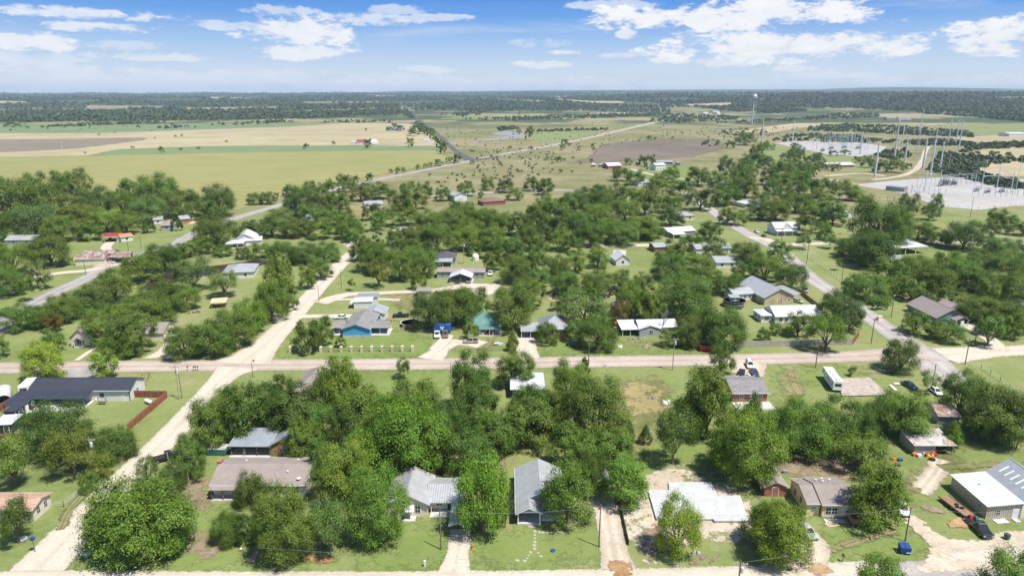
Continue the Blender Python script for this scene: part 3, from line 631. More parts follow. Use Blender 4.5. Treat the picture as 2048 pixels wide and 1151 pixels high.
T = '''
32 972 862 88 o open|120 905 802 145 d round|150 950 855 92 o open|235 918 852 82 m bush|208 955 905 50 o bush|180 983 940 38 m bush|38 1085 998 68 d open
288 1108 965 196 b feather|240 1085 985 112 y feather|350 1100 1000 90 m feather|297 968 912 52 m open|345 985 925 62 g bush|385 955 868 74 m feather|425 895 795 92 m feather|490 880 765 105 d feather|455 850 775 70 k open
507 1010 942 70 m bush|455 1082 1028 62 d bush|497 1082 1025 56 d bush|570 1118 975 128 m feather|540 1075 985 75 b feather|660 1102 1000 88 g open|760 1085 935 122 b feather|690 1000 880 128 b feather|645 960 870 60 m feather|735 960 860 95 b feather
815 948 790 168 b feather|760 935 830 100 b round|865 940 835 90 m round|610 918 835 82 b feather|600 870 770 112 d feather|683 832 715 100 b feather|735 890 775 112 m feather|650 800 735 60 m feather|560 845 752 75 d feather|640 880 800 80 m round
835 855 757 108 d round|945 825 703 96 m feather|1030 772 700 82 b feather|955 860 765 92 m feather|1140 805 718 76 b round|1195 888 748 128 m feather|1075 855 770 112 d feather|1060 893 795 112 m feather|985 908 815 98 m feather|935 948 860 98 d round|905 890 800 80 d round|1120 870 780 80 m feather
1172 748 712 24 d feather|1257 884 838 28 d cone|1290 887 848 28 d cone|1345 927 812 86 g open|1410 872 733 118 m feather|1375 855 790 72 b feather|1494 966 818 142 b feather|1455 935 850 95 b feather|1505 840 782 46 m cone|1600 908 800 124 b round|1665 900 795 102 m feather|1560 890 820 80 m round|1442 748 683 56 m round
1797 868 782 122 m feather|1730 870 808 62 d bush|1918 830 742 95 m round|1983 880 768 125 m feather|1950 878 815 60 m round|2030 870 800 70 m feather|1720 938 868 112 m open|1902 895 842 40 b cone|1800 742 678 76 m round|1855 787 738 42 k open|1704 752 731 18 m bush
1828 668 620 60 m round|1892 682 640 66 m round|1975 692 632 60 g open|1595 672 622 56 m round|1650 702 625 78 m open|1527 682 655 27 m bush|1552 668 643 30 m bush|1668 645 580 68 d round|1698 662 600 62 g feather|1440 692 612 108 d round|1400 672 617 62 m round|1375 692 632 62 m round|1340 692 655 50 m round
1168 655 585 110 g feather|1195 697 635 78 m round|1150 682 640 52 m round|1022 660 565 88 m round|1095 685 645 54 m bush|1235 652 600 44 r round|1262 632 568 66 b round|1290 642 580 50 m round|1365 628 548 122 m round|1310 637 585 46 m round|1025 702 660 28 m cone
858 657 582 82 d round|912 650 572 92 m round|955 632 575 60 d round|618 704 640 58 d round|645 690 632 46 d round|600 657 640 20 d bush|682 694 671 24 o bush|942 679 640 34 m round|808 757 714 40 m open|590 697 675 20 m bush
1556 1116 1006 136 b feather|1520 1085 1000 85 m feather|1745 1052 925 118 m feather|1765 1000 935 70 m feather|1752 1215 1110 102 b round|2015 1200 1097 112 l open|965 1060 905 118 b round|1010 1054 985 42 g open|1133 1045 922 108 m round|1245 1007 910 98 b feather|1150 938 850 112 m feather|1225 925 855 102 m feather|1185 985 895 70 d round|1355 1108 992 98 y round
870 910 820 82 m round|700 895 800 80 m round|800 860 790 70 d round|1040 855 790 70 d feather|960 790 735 60 m feather
30 457 352 104 m round|95 442 362 98 m round|75 477 408 88 g round|12 482 425 62 m round|125 482 430 72 m round|195 432 371 72 d round|245 427 380 62 m round|320 422 346 92 m round|300 442 392 78 g round|365 432 378 82 m round|440 432 368 74 d round|415 440 395 50 m round
510 409 385 36 d bush|535 408 383 36 d bush|165 462 405 76 o round|215 462 415 76 y round|255 467 422 62 m round|185 480 445 50 m round|298 465 435 30 d cone|355 462 424 26 d cone|370 442 412 42 m round|438 490 430 84 m round|412 480 440 52 m round|103 532 468 80 m round|30 548 480 76 m round|78 577 520 50 k feather|58 602 545 36 m open|18 592 530 62 m round
285 562 505 82 m round|330 542 485 72 d round|350 520 488 50 m round|378 512 482 48 m round|408 506 470 52 m round|445 512 490 48 m round|232 602 538 82 m round|190 622 568 82 m round|130 642 588 76 m round|90 652 612 72 m round|40 660 608 78 m round|318 628 560 88 d round|370 617 568 72 m round|388 582 513 84 g open|450 592 540 62 g open
295 652 588 112 m round|105 662 630 42 r round|112 702 654 44 m round|222 684 612 94 m feather|268 704 626 96 m feather|250 708 662 74 m round|203 655 610 74 m round|370 714 650 78 m round|430 707 640 92 m round|472 692 614 82 m round|502 662 598 74 b round|545 642 558 74 m round|562 602 503 58 y round|540 610 555 50 y round|617 577 526 42 m round|642 557 513 52 m round|575 620 570 50 m round
92 757 682 80 y round|210 757 697 60 y round|3 714 670 34 o round
565 527 481 62 d bush|610 527 484 62 d bush|655 522 484 62 d bush|520 517 485 52 m bush|488 517 492 40 d bush|745 542 484 74 m round|722 522 470 50 m round|758 574 523 50 o open|800 560 496 64 m round|848 552 494 62 m round|838 580 539 36 m round|702 581 556 20 o open
600 432 368 64 d round|640 432 378 58 m round|680 427 380 52 m round|620 447 408 52 m round|655 452 415 56 m round|692 467 418 60 m round|560 447 415 62 m round|500 474 440 56 d round|545 474 436 60 d round|592 474 438 62 m round|640 477 440 56 m round|700 477 438 62 m round|722 402 362 52 m round|760 398 364 52 d round|800 422 376 58 m round|832 417 373 52 o round|780 452 413 52 m round|745 440 405 40 m round|820 450 410 50 m round
885 402 370 36 d round|932 392 362 40 d round|975 380 352 32 m round|1010 385 352 40 d round|1030 400 372 40 o round|1063 382 352 36 d round|1090 390 355 40 d round|962 396 380 18 m cone
858 470 420 62 m round|905 462 415 62 m round|955 455 412 62 m round|1000 470 418 62 m round|875 505 445 66 m round|930 500 450 62 b round|985 500 452 62 m round|835 500 452 62 m round|795 492 452 52 o round|1040 470 420 56 m round|1075 455 405 60 m round|1110 440 392 60 m round|1060 500 450 62 m round|1100 480 430 60 d round|1020 520 470 60 m round|1065 545 495 56 m round|945 475 440 60 b round|1120 500 455 50 m round|1030 565 510 66 m round|985 540 500 50 m round|1075 575 535 50 m round
1150 428 380 62 d round|1200 425 372 62 d round|1245 412 362 60 d round|1240 362 332 40 d round|1270 370 338 40 m round|1310 395 355 52 m round|1320 372 345 40 m round|1180 395 370 50 d round|1290 430 378 60 d round|1335 425 385 58 o round|1250 440 395 62 m round|1190 450 405 62 m round|1160 475 420 62 m round|1220 482 435 72 m round|1280 478 430 76 m round|1180 492 442 62 m round|1245 490 445 62 m round|1300 475 440 60 m round|1340 450 410 56 m round|1120 425 395 45 m round|1145 505 470 40 m round
1110 560 510 62 m round|1150 545 500 50 m round|1195 535 490 50 m round|1130 590 540 66 m round|1190 590 540 66 m round|1240 580 540 60 m round|1285 585 545 56 m round|1060 615 560 70 m feather|1110 620 600 30 k open|1335 560 500 70 m round|1350 520 475 56 m round|1395 545 505 66 m round|1430 520 478 56 m round|1380 500 465 50 d round|1455 590 545 62 m round|1490 530 482 66 m round|1530 560 505 76 m round|1582 580 525 66 m round|1420 580 535 56 m round|1560 520 478 60 m round|1485 560 520 50 m round|1390 620 570 66 d round
1420 480 440 54 m round|1470 450 415 50 m round|1400 420 375 54 d round|1450 410 368 54 m round|1490 395 350 54 m round|1360 400 360 50 m round|1510 440 405 56 d round|1440 385 340 54 m round|1395 372 332 52 d round|1340 365 330 40 m round|1480 370 325 46 d round|1520 415 380 46 m round|1550 440 395 62 m round|1590 425 380 62 m round|1630 440 400 60 m round|1610 470 428 46 m round|1650 480 450 34 m round|1665 450 400 60 d round|1640 420 375 56 m round|1560 390 345 50 m round|1600 380 340 50 m round|1540 370 330 46 d round|1620 395 355 52 m round|1655 395 355 40 m round|1690 400 360 50 m round|1710 402 375 42 b round
1605 498 470 36 m open|1658 497 468 30 m open|1750 490 390 118 d round|1790 500 415 70 m round|1720 520 470 84 m round|1745 535 460 92 m round|1690 510 480 50 m round|1815 430 385 50 d round|1860 440 405 40 d round|1835 480 440 66 b round|1870 490 455 56 m round|1925 498 440 82 d round|1980 475 440 36 m round|1675 540 515 20 b open|1870 425 385 30 m round|2010 455 425 50 m round|2035 470 440 50 m round|1990 455 415 40 m round
1730 600 545 80 m round|1790 590 550 60 m round|1700 590 555 46 m round|1830 560 510 76 m round|1870 580 530 76 m round|1920 575 515 84 m round|1970 590 540 76 m round|2020 560 500 84 m round|2000 520 475 70 g round|1960 545 500 70 m round|2040 600 545 76 m round|1900 610 570 60 m round|1950 640 590 76 m round|2000 650 600 70 m round|2035 665 610 60 m round|1820 600 555 60 m round|1850 615 580 46 d round|1770 610 590 30 b bush|1805 580 540 50 d round|1755 620 595 22 m bush|1765 618 600 20 m bush|1890 545 500 60 m round|1775 560 515 60 m round
1630 337 305 40 d round|1580 330 300 40 d round|1500 340 305 46 d round|1530 330 310 36 m round|1590 295 285 20 d round|1490 290 266 50 d bush|1460 296 280 24 d round|1540 300 290 24 d round|1665 312 300 22 d round|1690 310 300 22 d round|1715 325 312 20 d round|1760 345 318 34 d round|1790 345 316 34 m round|1735 335 310 30 d round|1815 338 325 18 d round|1560 360 320 50 m round|1495 365 325 40 m round|1600 350 318 40 m round|1650 340 325 20 d round|1670 342 325 22 d round
'''
for ln in T.split('\n'):
    for q in ln.split('|'):
        q = q.split()
        if len(q) == 6: tree(float(q[0]), float(q[1]), float(q[2]), float(q[3]), q[4], q[5])
# the dense belts of the middle town filled between the trees already placed
def fill(pl, n, w0, w1, hues='mmmmdbl', clear=()):
    us = [a for a, b in pl]; vs_ = [b for a, b in pl]; k = 0; t_ = 0; done = []
    while k < n and t_ < n*30:
        t_ += 1; u = rnd.uniform(min(us),max(us)); v = rnd.uniform(min(vs_),max(vs_)); w = rnd.uniform(w0,w1)
        if not inpoly(u,v,pl) or any(abs(u-a)<(w+b)*.28 and abs(v-c)<14 for a,b,c in done): continue
        if any(a-w*.42<u<b+w*.42 and v>c and v-w*.85<d for a,b,c,d in KEEP): continue
        tree(u, v, v-w*rnd.uniform(.8,1.12), w, rnd.choice(hues), rnd.choice(['round','round','feather'])); done.append((u,w,v)); k += 1
KEEP = [(140,250,495,545),(195,390,455,510),(305,385,435,462),(0,70,470,492),(560,600,400,418),(1700,1745,600,640),(1815,1940,600,655),(870,972,518,572),(862,915,490,532),(835,868,572,592),(905,935,380,405),(965,1012,392,412),(728,768,392,418),(541,578,410,438),(462,520,462,495),(443,515,530,558),(1226,1260,505,533),(1303,1337,484,505),(1388,1465,482,509),(1425,1498,508,537),(1350,1393,418,441),(1333,1393,447,476),(1540,1597,440,473),(1488,1526,398,416),(1676,1710,413,438),(1773,1858,482,512),(1150,1310,480,500),(1170,1310,500,530),(690,720,500,520),(1475,1592,555,612),(1230,1360,640,675),(600,700,505,640),(1550,1680,482,560),(1560,1740,545,640),(1270,1302,358,373),(1360,1400,380,410),(640,900,575,610)]
fill([(840,430),(900,405),(1100,395),(1290,385),(1310,430),(1290,470),(1140,480),(1060,520),(860,500)], 18, 32, 48)
fill([(1310,395),(1400,370),(1560,360),(1690,385),(1700,430),(1640,470),(1520,440),(1440,470),(1330,440)], 12, 30, 42, 'mmddml')
fill([(1020,520),(1150,500),(1300,540),(1470,500),(1480,600),(1380,640),(1250,620),(1100,620),(1030,600)], 10, 36, 50)
fill([(720,520),(780,500),(1000,510),(1030,540),(960,520),(860,545),(760,570)], 8, 36, 50)
fill([(580,400),(720,375),(850,395),(850,430),(720,490),(600,470)], 10, 28, 40)
fill([(0,400),(150,380),(400,400),(460,430),(400,450),(270,460),(180,480),(0,470)], 12, 40, 58, 'mmdol')
fill([(1720,590),(1760,530),(1850,520),(2048,500),(2048,690),(1980,680),(1940,620),(1820,600)], 12, 38, 54, 'mmdmg')
fill([(1420,345),(1500,300),(1640,330),(1700,380),(1560,390),(1430,400)], 10, 26, 40, 'mmdd')
# small trees standing alone in the fields and along the highway
FT = '''553 398 384 14 d|575 393 370 22 d|620 390 370 16 m|643 388 372 14 m|660 378 357 22 m|681 372 360 12 m|712 366 350 16 m|740 362 345 18 m|782 347 337 10 m|796 348 332 12 m|807 345 333 10 m|836 339 328 10 m|851 336 326 10 m|861 334 323 12 m|877 332 318 20 m|897 327 313 14 m|914 326 306 24 d|945 328 320 12 m|
885 308 280 14 d|878 300 276 14 d|890 300 283 12 d|872 288 270 12 d|865 280 264 14 d|858 272 255 14 d|845 258 245 14 d|835 250 240 14 d|822 238 228 12 d|
612 298 286 14 d|736 296 277 18 d|821 294 274 18 o|667 289 282 8 d|265 297 292 9 d|323 306 292 12 d|362 300 296 9 d|397 298 293 9 d|170 307 304 7 d|198 271 267 5 d|230 267 264 5 d|310 277 274 5 d|351 274 270 6 d|364 273 268 5 d|453 285 280 6 d|732 262 256 5 d|
830 262 250 22 d|845 268 252 22 d|860 270 255 20 d|825 272 258 26 d|800 262 250 18 d|790 258 246 16 d|842 262 248 20 d|775 262 253 8 d|
1057 282 252 16 d|1062 270 250 14 d|1038 268 258 12 d|1130 290 278 18 d|1125 298 288 14 m|1140 292 285 12 m|1158 300 291 10 m|1185 296 286 8 m|1188 303 294 8 m|1040 300 296 8 d|1062 300 292 12 m|1020 298 292 12 m|1118 325 312 14 d|1128 322 316 8 d|1146 318 312 8 m|1161 330 322 6 d|1095 320 316 14 m|1121 345 338 10 d|1144 345 340 6 d|1183 325 316 8 d|1256 330 316 18 m|1284 332 310 20 d|1300 335 308 26 d|1292 342 325 10 b|1298 282 270 12 d|1310 280 273 8 d|1345 278 272 6 d|1278 283 278 6 d|
505 240 232 8 d|330 245 236 7 d|20 254 250 22 d|35 255 249 16 d|55 256 251 8 d|122 254 250 5 d|277 256 250 8 d|345 252 246 8 d|438 249 243 6 d|1000 330 322 8 m|960 345 338 6 m|1050 330 324 6 m|1020 340 335 8 m|905 350 344 6 m|860 352 346 6 m'''
for q in FT.replace('\n','').split('|'):
    q = q.split()
    if len(q) == 5:
        r = tree(float(q[0]), float(q[1]), float(q[2]), float(q[3]), q[4], 'round' if float(q[1])-float(q[2]) > float(q[3])*.8 else 'bush')
        r['group'] = 'lone trees in the fields'
# far woods: too many to count, one mass of small crowns
def blob(p, w, h, g, nq):
    d = g.normal(size=(nq,3)); d /= np.linalg.norm(d,axis=1)[:,None]; d[:,2] = np.abs(d[:,2])*.95-.1
    c = np.array([p.x,p.y,p.z+h*.18])+d*np.array([w/2,w/2,h*.82])*g.uniform(.75,1.08,(nq,1))
    nn = d+g.normal(size=(nq,3))*.35; nn /= np.linalg.norm(nn,axis=1)[:,None]
    a = np.cross(nn, g.normal(size=(nq,3))); a /= np.linalg.norm(a,axis=1)[:,None]; b = np.cross(nn,a)
    s = w*.24*g.uniform(.7,1.3,(nq,1))
    return np.stack([c-a*s,c-b*s,c+a*s,c+b*s],1)
def woods(name, label, specs, seed):
    g = np.random.default_rng(seed); q = []
    for (pl, n, wm, nq) in specs:
        us = [a for a, b in pl]; vs_ = [b for a, b in pl]; k = 0; tries = 0
        while k < n and tries < n*12:
            tries += 1
            u = g.uniform(min(us), max(us)); v = g.uniform(min(vs_), max(vs_))
            if not inpoly(u, v, pl) or any(inpoly(u, v, q_) for q_ in STRIPS): continue
            p = P(u, v)
            nz = math.sin(p.x/310+1.7*math.sin(p.y/500))+math.sin(p.y/410+1.3*math.sin(p.x/270))+.7*math.sin(p.x/120+p.y/160)
            if nz < g.uniform(-1.75,-.45): continue
            w = wm*g.uniform(.6,1.35); q.append(blob(p, w, w*g.uniform(.5,.8), g, nq)); k += 1
    v = np.concatenate(q); me = npmesh(name, v, len(v), 'wood_leaves'); o = bpy.data.objects.new(name, me); C.objects.link(o)
    tag(o, label, 'wood', None, 'stuff'); return o
def woodmat():
    m, t, bs = newmat('wood_leaves'); pos = t.new('ShaderNodeNewGeometry'); n = t.noise(pos.outputs['Position'], .006, 4)
    c = t.mix(t.ramp(n, .35, .65), (.055,.085,.038), (.08,.115,.048)); c = t.mix(t.math('MULTIPLY', pos.outputs['Random Per Island'], .3), c, (.08,.10,.04))
    t.link(c, bs.inputs['Base Color']); bs.inputs['Roughness'].default_value = .9; bs.inputs['Specular IOR Level'].default_value = .1
woodmat()
B = [(-150,186),(2200,186),(2200,204),(1560,206),(1380,206),(1100,204),(700,206),(-150,208)]
woods('hill_woodland', 'dark woodland covering the hills along the horizon', [(B, 11000, 20, 9),
    ([(1560,204),(2200,202),(2200,240),(2048,244),(1960,236),(1850,228),(1720,218),(1600,216),(1500,212)], 4200, 15, 12),
    ([(1380,206),(1560,204),(1540,222),(1480,225),(1390,215)], 500, 14, 12),
    ([(1510,226),(1550,212),(1620,222),(1540,228)], 200, 12, 12)], 1)
woods('valley_woodland', 'broad belt of woodland across the valley beyond the green fields', [
    ([(-150,224),(300,222),(560,226),(800,214),(800,226),(620,238),(330,242),(-150,246)], 3000, 14, 12),
    ([(180,216),(560,206),(800,206),(800,216),(560,222),(300,222)], 1200, 16, 10),
    ([(-150,206),(200,206),(560,206),(560,212),(180,220),(-150,220)], 700, 16, 9),
    ([(800,206),(1100,204),(1400,204),(1400,214),(1240,218),(1000,220),(830,222)], 1500, 15, 10),
    ([(905,224),(1000,216),(1200,216),(1340,218),(1340,226),(1180,222),(1000,222),(950,232),(905,234)], 500, 12, 12)], 2)
woods('hedgerows', 'dark lines of juniper and hedge between the pale pastures', [
    ([(870,240),(1000,236),(1180,231),(1340,225),(1345,231),(1180,237),(1000,241),(870,243)], 420, 9, 14),
    ([(990,252),(1010,240),(1035,242),(1035,258),(1000,262)], 70, 8, 16),
    ([(1075,261),(1215,257),(1215,261),(1075,264)], 90, 6, 14),
    ([(1300,238),(1360,228),(1480,232),(1490,240),(1420,242),(1360,246),(1300,245)], 200, 9, 14),
    ([(1430,246),(1520,240),(1600,238),(1590,243),(1500,247)], 80, 8, 14),
    ([(1600,238),(1680,228),(1760,228),(1760,234),(1700,238),(1610,240)], 160, 9, 14),
    ([(1540,278),(1600,268),(1700,272),(1740,278),(1800,282),(1780,288),(1640,284),(1540,283)], 230, 6, 18),
    ([(1612,262),(1620,252),(1700,249),(1800,253),(1940,263),(1945,275),(1860,272),(1740,266),(1640,262)], 420, 7, 18),
    ([(1750,312),(1770,302),(1810,300),(1820,314),(1790,320)], 50, 6, 18),
    ([(1850,345),(1880,310),(1920,300),(2000,306),(2100,316),(2100,322),(1970,330),(1960,350),(2048,372),(2100,385),(2000,375),(1920,355)], 420, 6, 22),
    ([(1928,296),(1940,288),(2100,285),(2100,292),(2000,298),(1940,300)], 170, 6, 18),
    ([(1790,285),(1860,280),(1945,285),(1930,292),(1850,292)], 140, 6, 18),
    ([(60,256),(190,248),(320,243),(330,246),(180,252)], 110, 9, 12),
    ([(310,256),(420,250),(560,242),(600,244),(440,252),(330,258)], 60, 9, 12),
    ([(610,236),(760,228),(800,226),(800,230),(700,234),(620,238)], 130, 9, 12),
    ([(640,243),(700,240),(790,242),(790,245),(650,246)], 40, 8, 12),
    ([(800,224),(812,214),(822,226),(836,244),(858,264),(846,266),(826,246)], 110, 8, 14),
    ([(1415,277),(1440,283),(1432,296),(1400,290)], 14, 5, 16),
    ([(1440,262),(1460,258),(1550,262),(1540,270),(1460,272)], 40, 5, 16)], 3)
woods('scattered_brush', 'scattered low bushes dotted over the pale pastures', [
    ([(860,250),(1350,240),(1560,262),(1300,276),(1120,310),(1100,350),(860,370),(960,330),(900,280)], 330, 2.6, 12),
    ([(1300,262),(1480,258),(1640,250),(1640,272),(1500,285),(1380,272)], 130, 3, 12),
    ([(860,224),(1340,216),(1340,224),(900,238)], 90, 6, 10),
    ([(0,262),(0,240),(560,240),(560,262)], 40, 4, 10),
    ([(720,440),(800,450),(860,500),(740,490)], 40, 2.2, 14),
    ([(1100,585),(1290,575),(1290,592),(1110,600)], 40, 2, 16)], 4)
# ---------------------------------------------------------------- building materials
simple('shingle_mauve', (.275,.235,.215), .95, .07, 2.6, col2=(.23,.20,.185), stain=.2, bump=.02)
simple('shingle_grey', (.225,.215,.215), .95, .12, 2.2, col2=(.17,.165,.165), stain=.3, bump=.02)
simple('shingle_dark', (.085,.088,.10), .9, .12, 2.2, bump=.02)
simple('shingle_salmon', (.43,.285,.21), .95, .12, 2.2, col2=(.40,.26,.19), stain=.4, bump=.02)
simple('shingle_brown', (.20,.12,.105), .95, .12, 2.2, bump=.02)
simple('metal_light', (.48,.49,.495), .42, .06, .8, .35, ribs=.45, ribaxis=0)
simple('metal_light_y', (.48,.49,.495), .42, .06, .8, .35, ribs=.45, ribaxis=1)
simple('metal_blue', (.36,.40,.45), .42, .07, .8, .3, ribs=.45, ribaxis=0)
simple('metal_grey', (.33,.34,.355), .45, .06, .8, .3, ribs=.45, ribaxis=0)
simple('metal_grey_y', (.43,.44,.455), .45, .06, .8, .3, ribs=.45, ribaxis=1)
simple('metal_white', (.60,.61,.62), .45, .05, .8, .1, col2=(.55,.53,.50), stain=.15, ribs=.5, ribaxis=0)
simple('metal_white_y', (.60,.61,.62), .45, .05, .8, .1, col2=(.55,.53,.50), stain=.15, ribs=.5, ribaxis=1)
simple('metal_navy', (.050,.056,.075), .5, .06, .8, .2, ribs=.45, ribaxis=0)
simple('metal_green', (.13,.26,.22), .5, .08, .8, .15, ribs=.45, ribaxis=0)
simple('metal_rust', (.40,.38,.36), .7, .1, 1.2, .1, col2=(.22,.09,.045), stain=.75, ribs=.6, ribaxis=0)
simple('metal_tin', (.52,.50,.47), .6, .1, 1.2, .2, col2=(.30,.20,.14), stain=.45, ribs=.5, ribaxis=0)
simple('metal_red', (.32,.055,.045), .5, .08, .8, .1, ribs=.45, ribaxis=0)
simple('metal_orange', (.52,.22,.10), .7, .08, .8)
simple('metal_tan', (.60,.46,.30), .7, .08, .8)
simple('siding_white', (.70,.70,.68), .7, .05, 1, ribs=.22, ribaxis=2)
simple('siding_cream', (.68,.61,.49), .8, .06, 1.5)
simple('siding_yellow', (.76,.62,.36), .7, .05, 1, ribs=.25, ribaxis=2)
simple('siding_blue', (.07,.36,.66), .7, .06, 1, ribs=.25, ribaxis=2)
simple('siding_blue_grey', (.30,.37,.41), .7, .05, 1, ribs=.22, ribaxis=2)
simple('siding_slate', (.17,.24,.29), .7, .06, 1, ribs=.22, ribaxis=2)
simple('siding_grey', (.36,.38,.39), .7, .06, 1, ribs=.22, ribaxis=2)
simple('siding_tan', (.46,.39,.29), .7, .05, 1, ribs=.4, ribaxis=0)
simple('siding_black', (.040,.045,.055), .6, .06, 1, ribs=.3, ribaxis=0)
simple('siding_red', (.34,.13,.10), .7, .06, 1)
simple('siding_green', (.14,.26,.20), .7, .06, 1)
simple('brick_red', (.34,.15,.10), .9, .12, 4, col2=(.24,.10,.07), stain=.4)
simple('stone_tan', (.50,.41,.28), .9, .16, 2.2, col2=(.34,.26,.18), stain=.5, bump=.03)
simple('stone_cream', (.62,.53,.37), .9, .14, 3, bump=.03)
simple('plank_brown', (.38,.22,.11), .85, .18, 3, col2=(.22,.12,.06), stain=.5, ribs=.3, ribaxis=0)
simple('wood_deck', (.30,.19,.12), .85, .14, 3, ribs=.2, ribaxis=0)
simple('wood_grey', (.33,.31,.28), .9, .16, 3, ribs=.25, ribaxis=0)
simple('fence_red', (.26,.085,.05), .85, .14, 2, ribs=.16, ribaxis=0)
simple('fence_pale', (.47,.43,.37), .85, .1, 2, ribs=.2, ribaxis=0)
simple('trim_white', (.76,.76,.74), .6, .04, 1); simple('trim_dark', (.06,.055,.05), .7, .08, 1)
simple('slab', (.50,.485,.455), .85, .07, .9, col2=(.40,.385,.36), stain=.3); simple('slab_new', (.47,.475,.48), .75, .035, .35, col2=(.42,.425,.43), stain=.3)
simple('slab_old', (.40,.34,.29), .9, .08, .7, col2=(.30,.25,.21), stain=.4)
simple('steel', (.40,.43,.46), .4, .06, 1, .4); simple('steel_dark', (.12,.13,.14), .5, .08, 1, .2); simple('galvanised', (.56,.60,.65), .5, .05, .3, .1)
simple('pole_wood', (.19,.145,.115), .9, .18, 2.5); simple('metal_pale', (.5,.5,.5), .5)
simple('pole_pale', (.38,.33,.28), .9, .14, 2.5)
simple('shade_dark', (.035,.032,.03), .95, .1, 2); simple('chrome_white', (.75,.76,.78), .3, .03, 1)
simple('plastic_blue', (.022,.065,.23), .5, .08, 1); simple('plastic_teal', (.05,.19,.19), .55, .1, 1, col2=(.2,.13,.08), stain=.25); simple('plastic_green', (.03,.10,.06), .5, .06, 1)
simple('plastic_white', (.75,.74,.70), .5, .04, 1); simple('plastic_red', (.50,.05,.04), .5, .06, 1); simple('plastic_orange', (.65,.20,.04), .5, .06, 1); simple('plastic_yellow', (.65,.48,.06), .5, .06, 1)
simple('rubber', (.025,.025,.026), .8, .1, 3); simple('rim', (.40,.41,.42), .35, .05, 3, .6); simple('mural_blue', (.03,.12,.40), .55, .08, 1)
simple('container_red', (.42,.05,.03), .6, .1, 1, col2=(.25,.05,.03), stain=.4, ribs=.35, ribaxis=0)
simple('stone_white', (.38,.35,.29), .9, .12, 3); simple('brick_path', (.30,.22,.19), .9, .22, 3); simple('junk', (.28,.26,.24), .8, .3, 2)
m, t, bs = newmat('glass'); bs.inputs['Base Color'].default_value = (.025,.03,.035,1); bs.inputs['Roughness'].default_value = .06; bs.inputs['Specular IOR Level'].default_value = .6
m, t, bs = newmat('car_paint'); oi = t.new('ShaderNodeObjectInfo'); t.link(oi.outputs['Color'], bs.inputs['Base Color']); bs.inputs['Roughness'].default_value = .3; bs.inputs['Coat Weight'].default_value = .5; bs.inputs['Specular IOR Level'].default_value = .5
m, t, bs = newmat('lamp_clear'); bs.inputs['Base Color'].default_value = (.6,.62,.65,1); bs.inputs['Roughness'].default_value = .1
m, t, bs = newmat('lamp_red'); bs.inputs['Base Color'].default_value = (.4,.02,.02,1); bs.inputs['Roughness'].default_value = .2
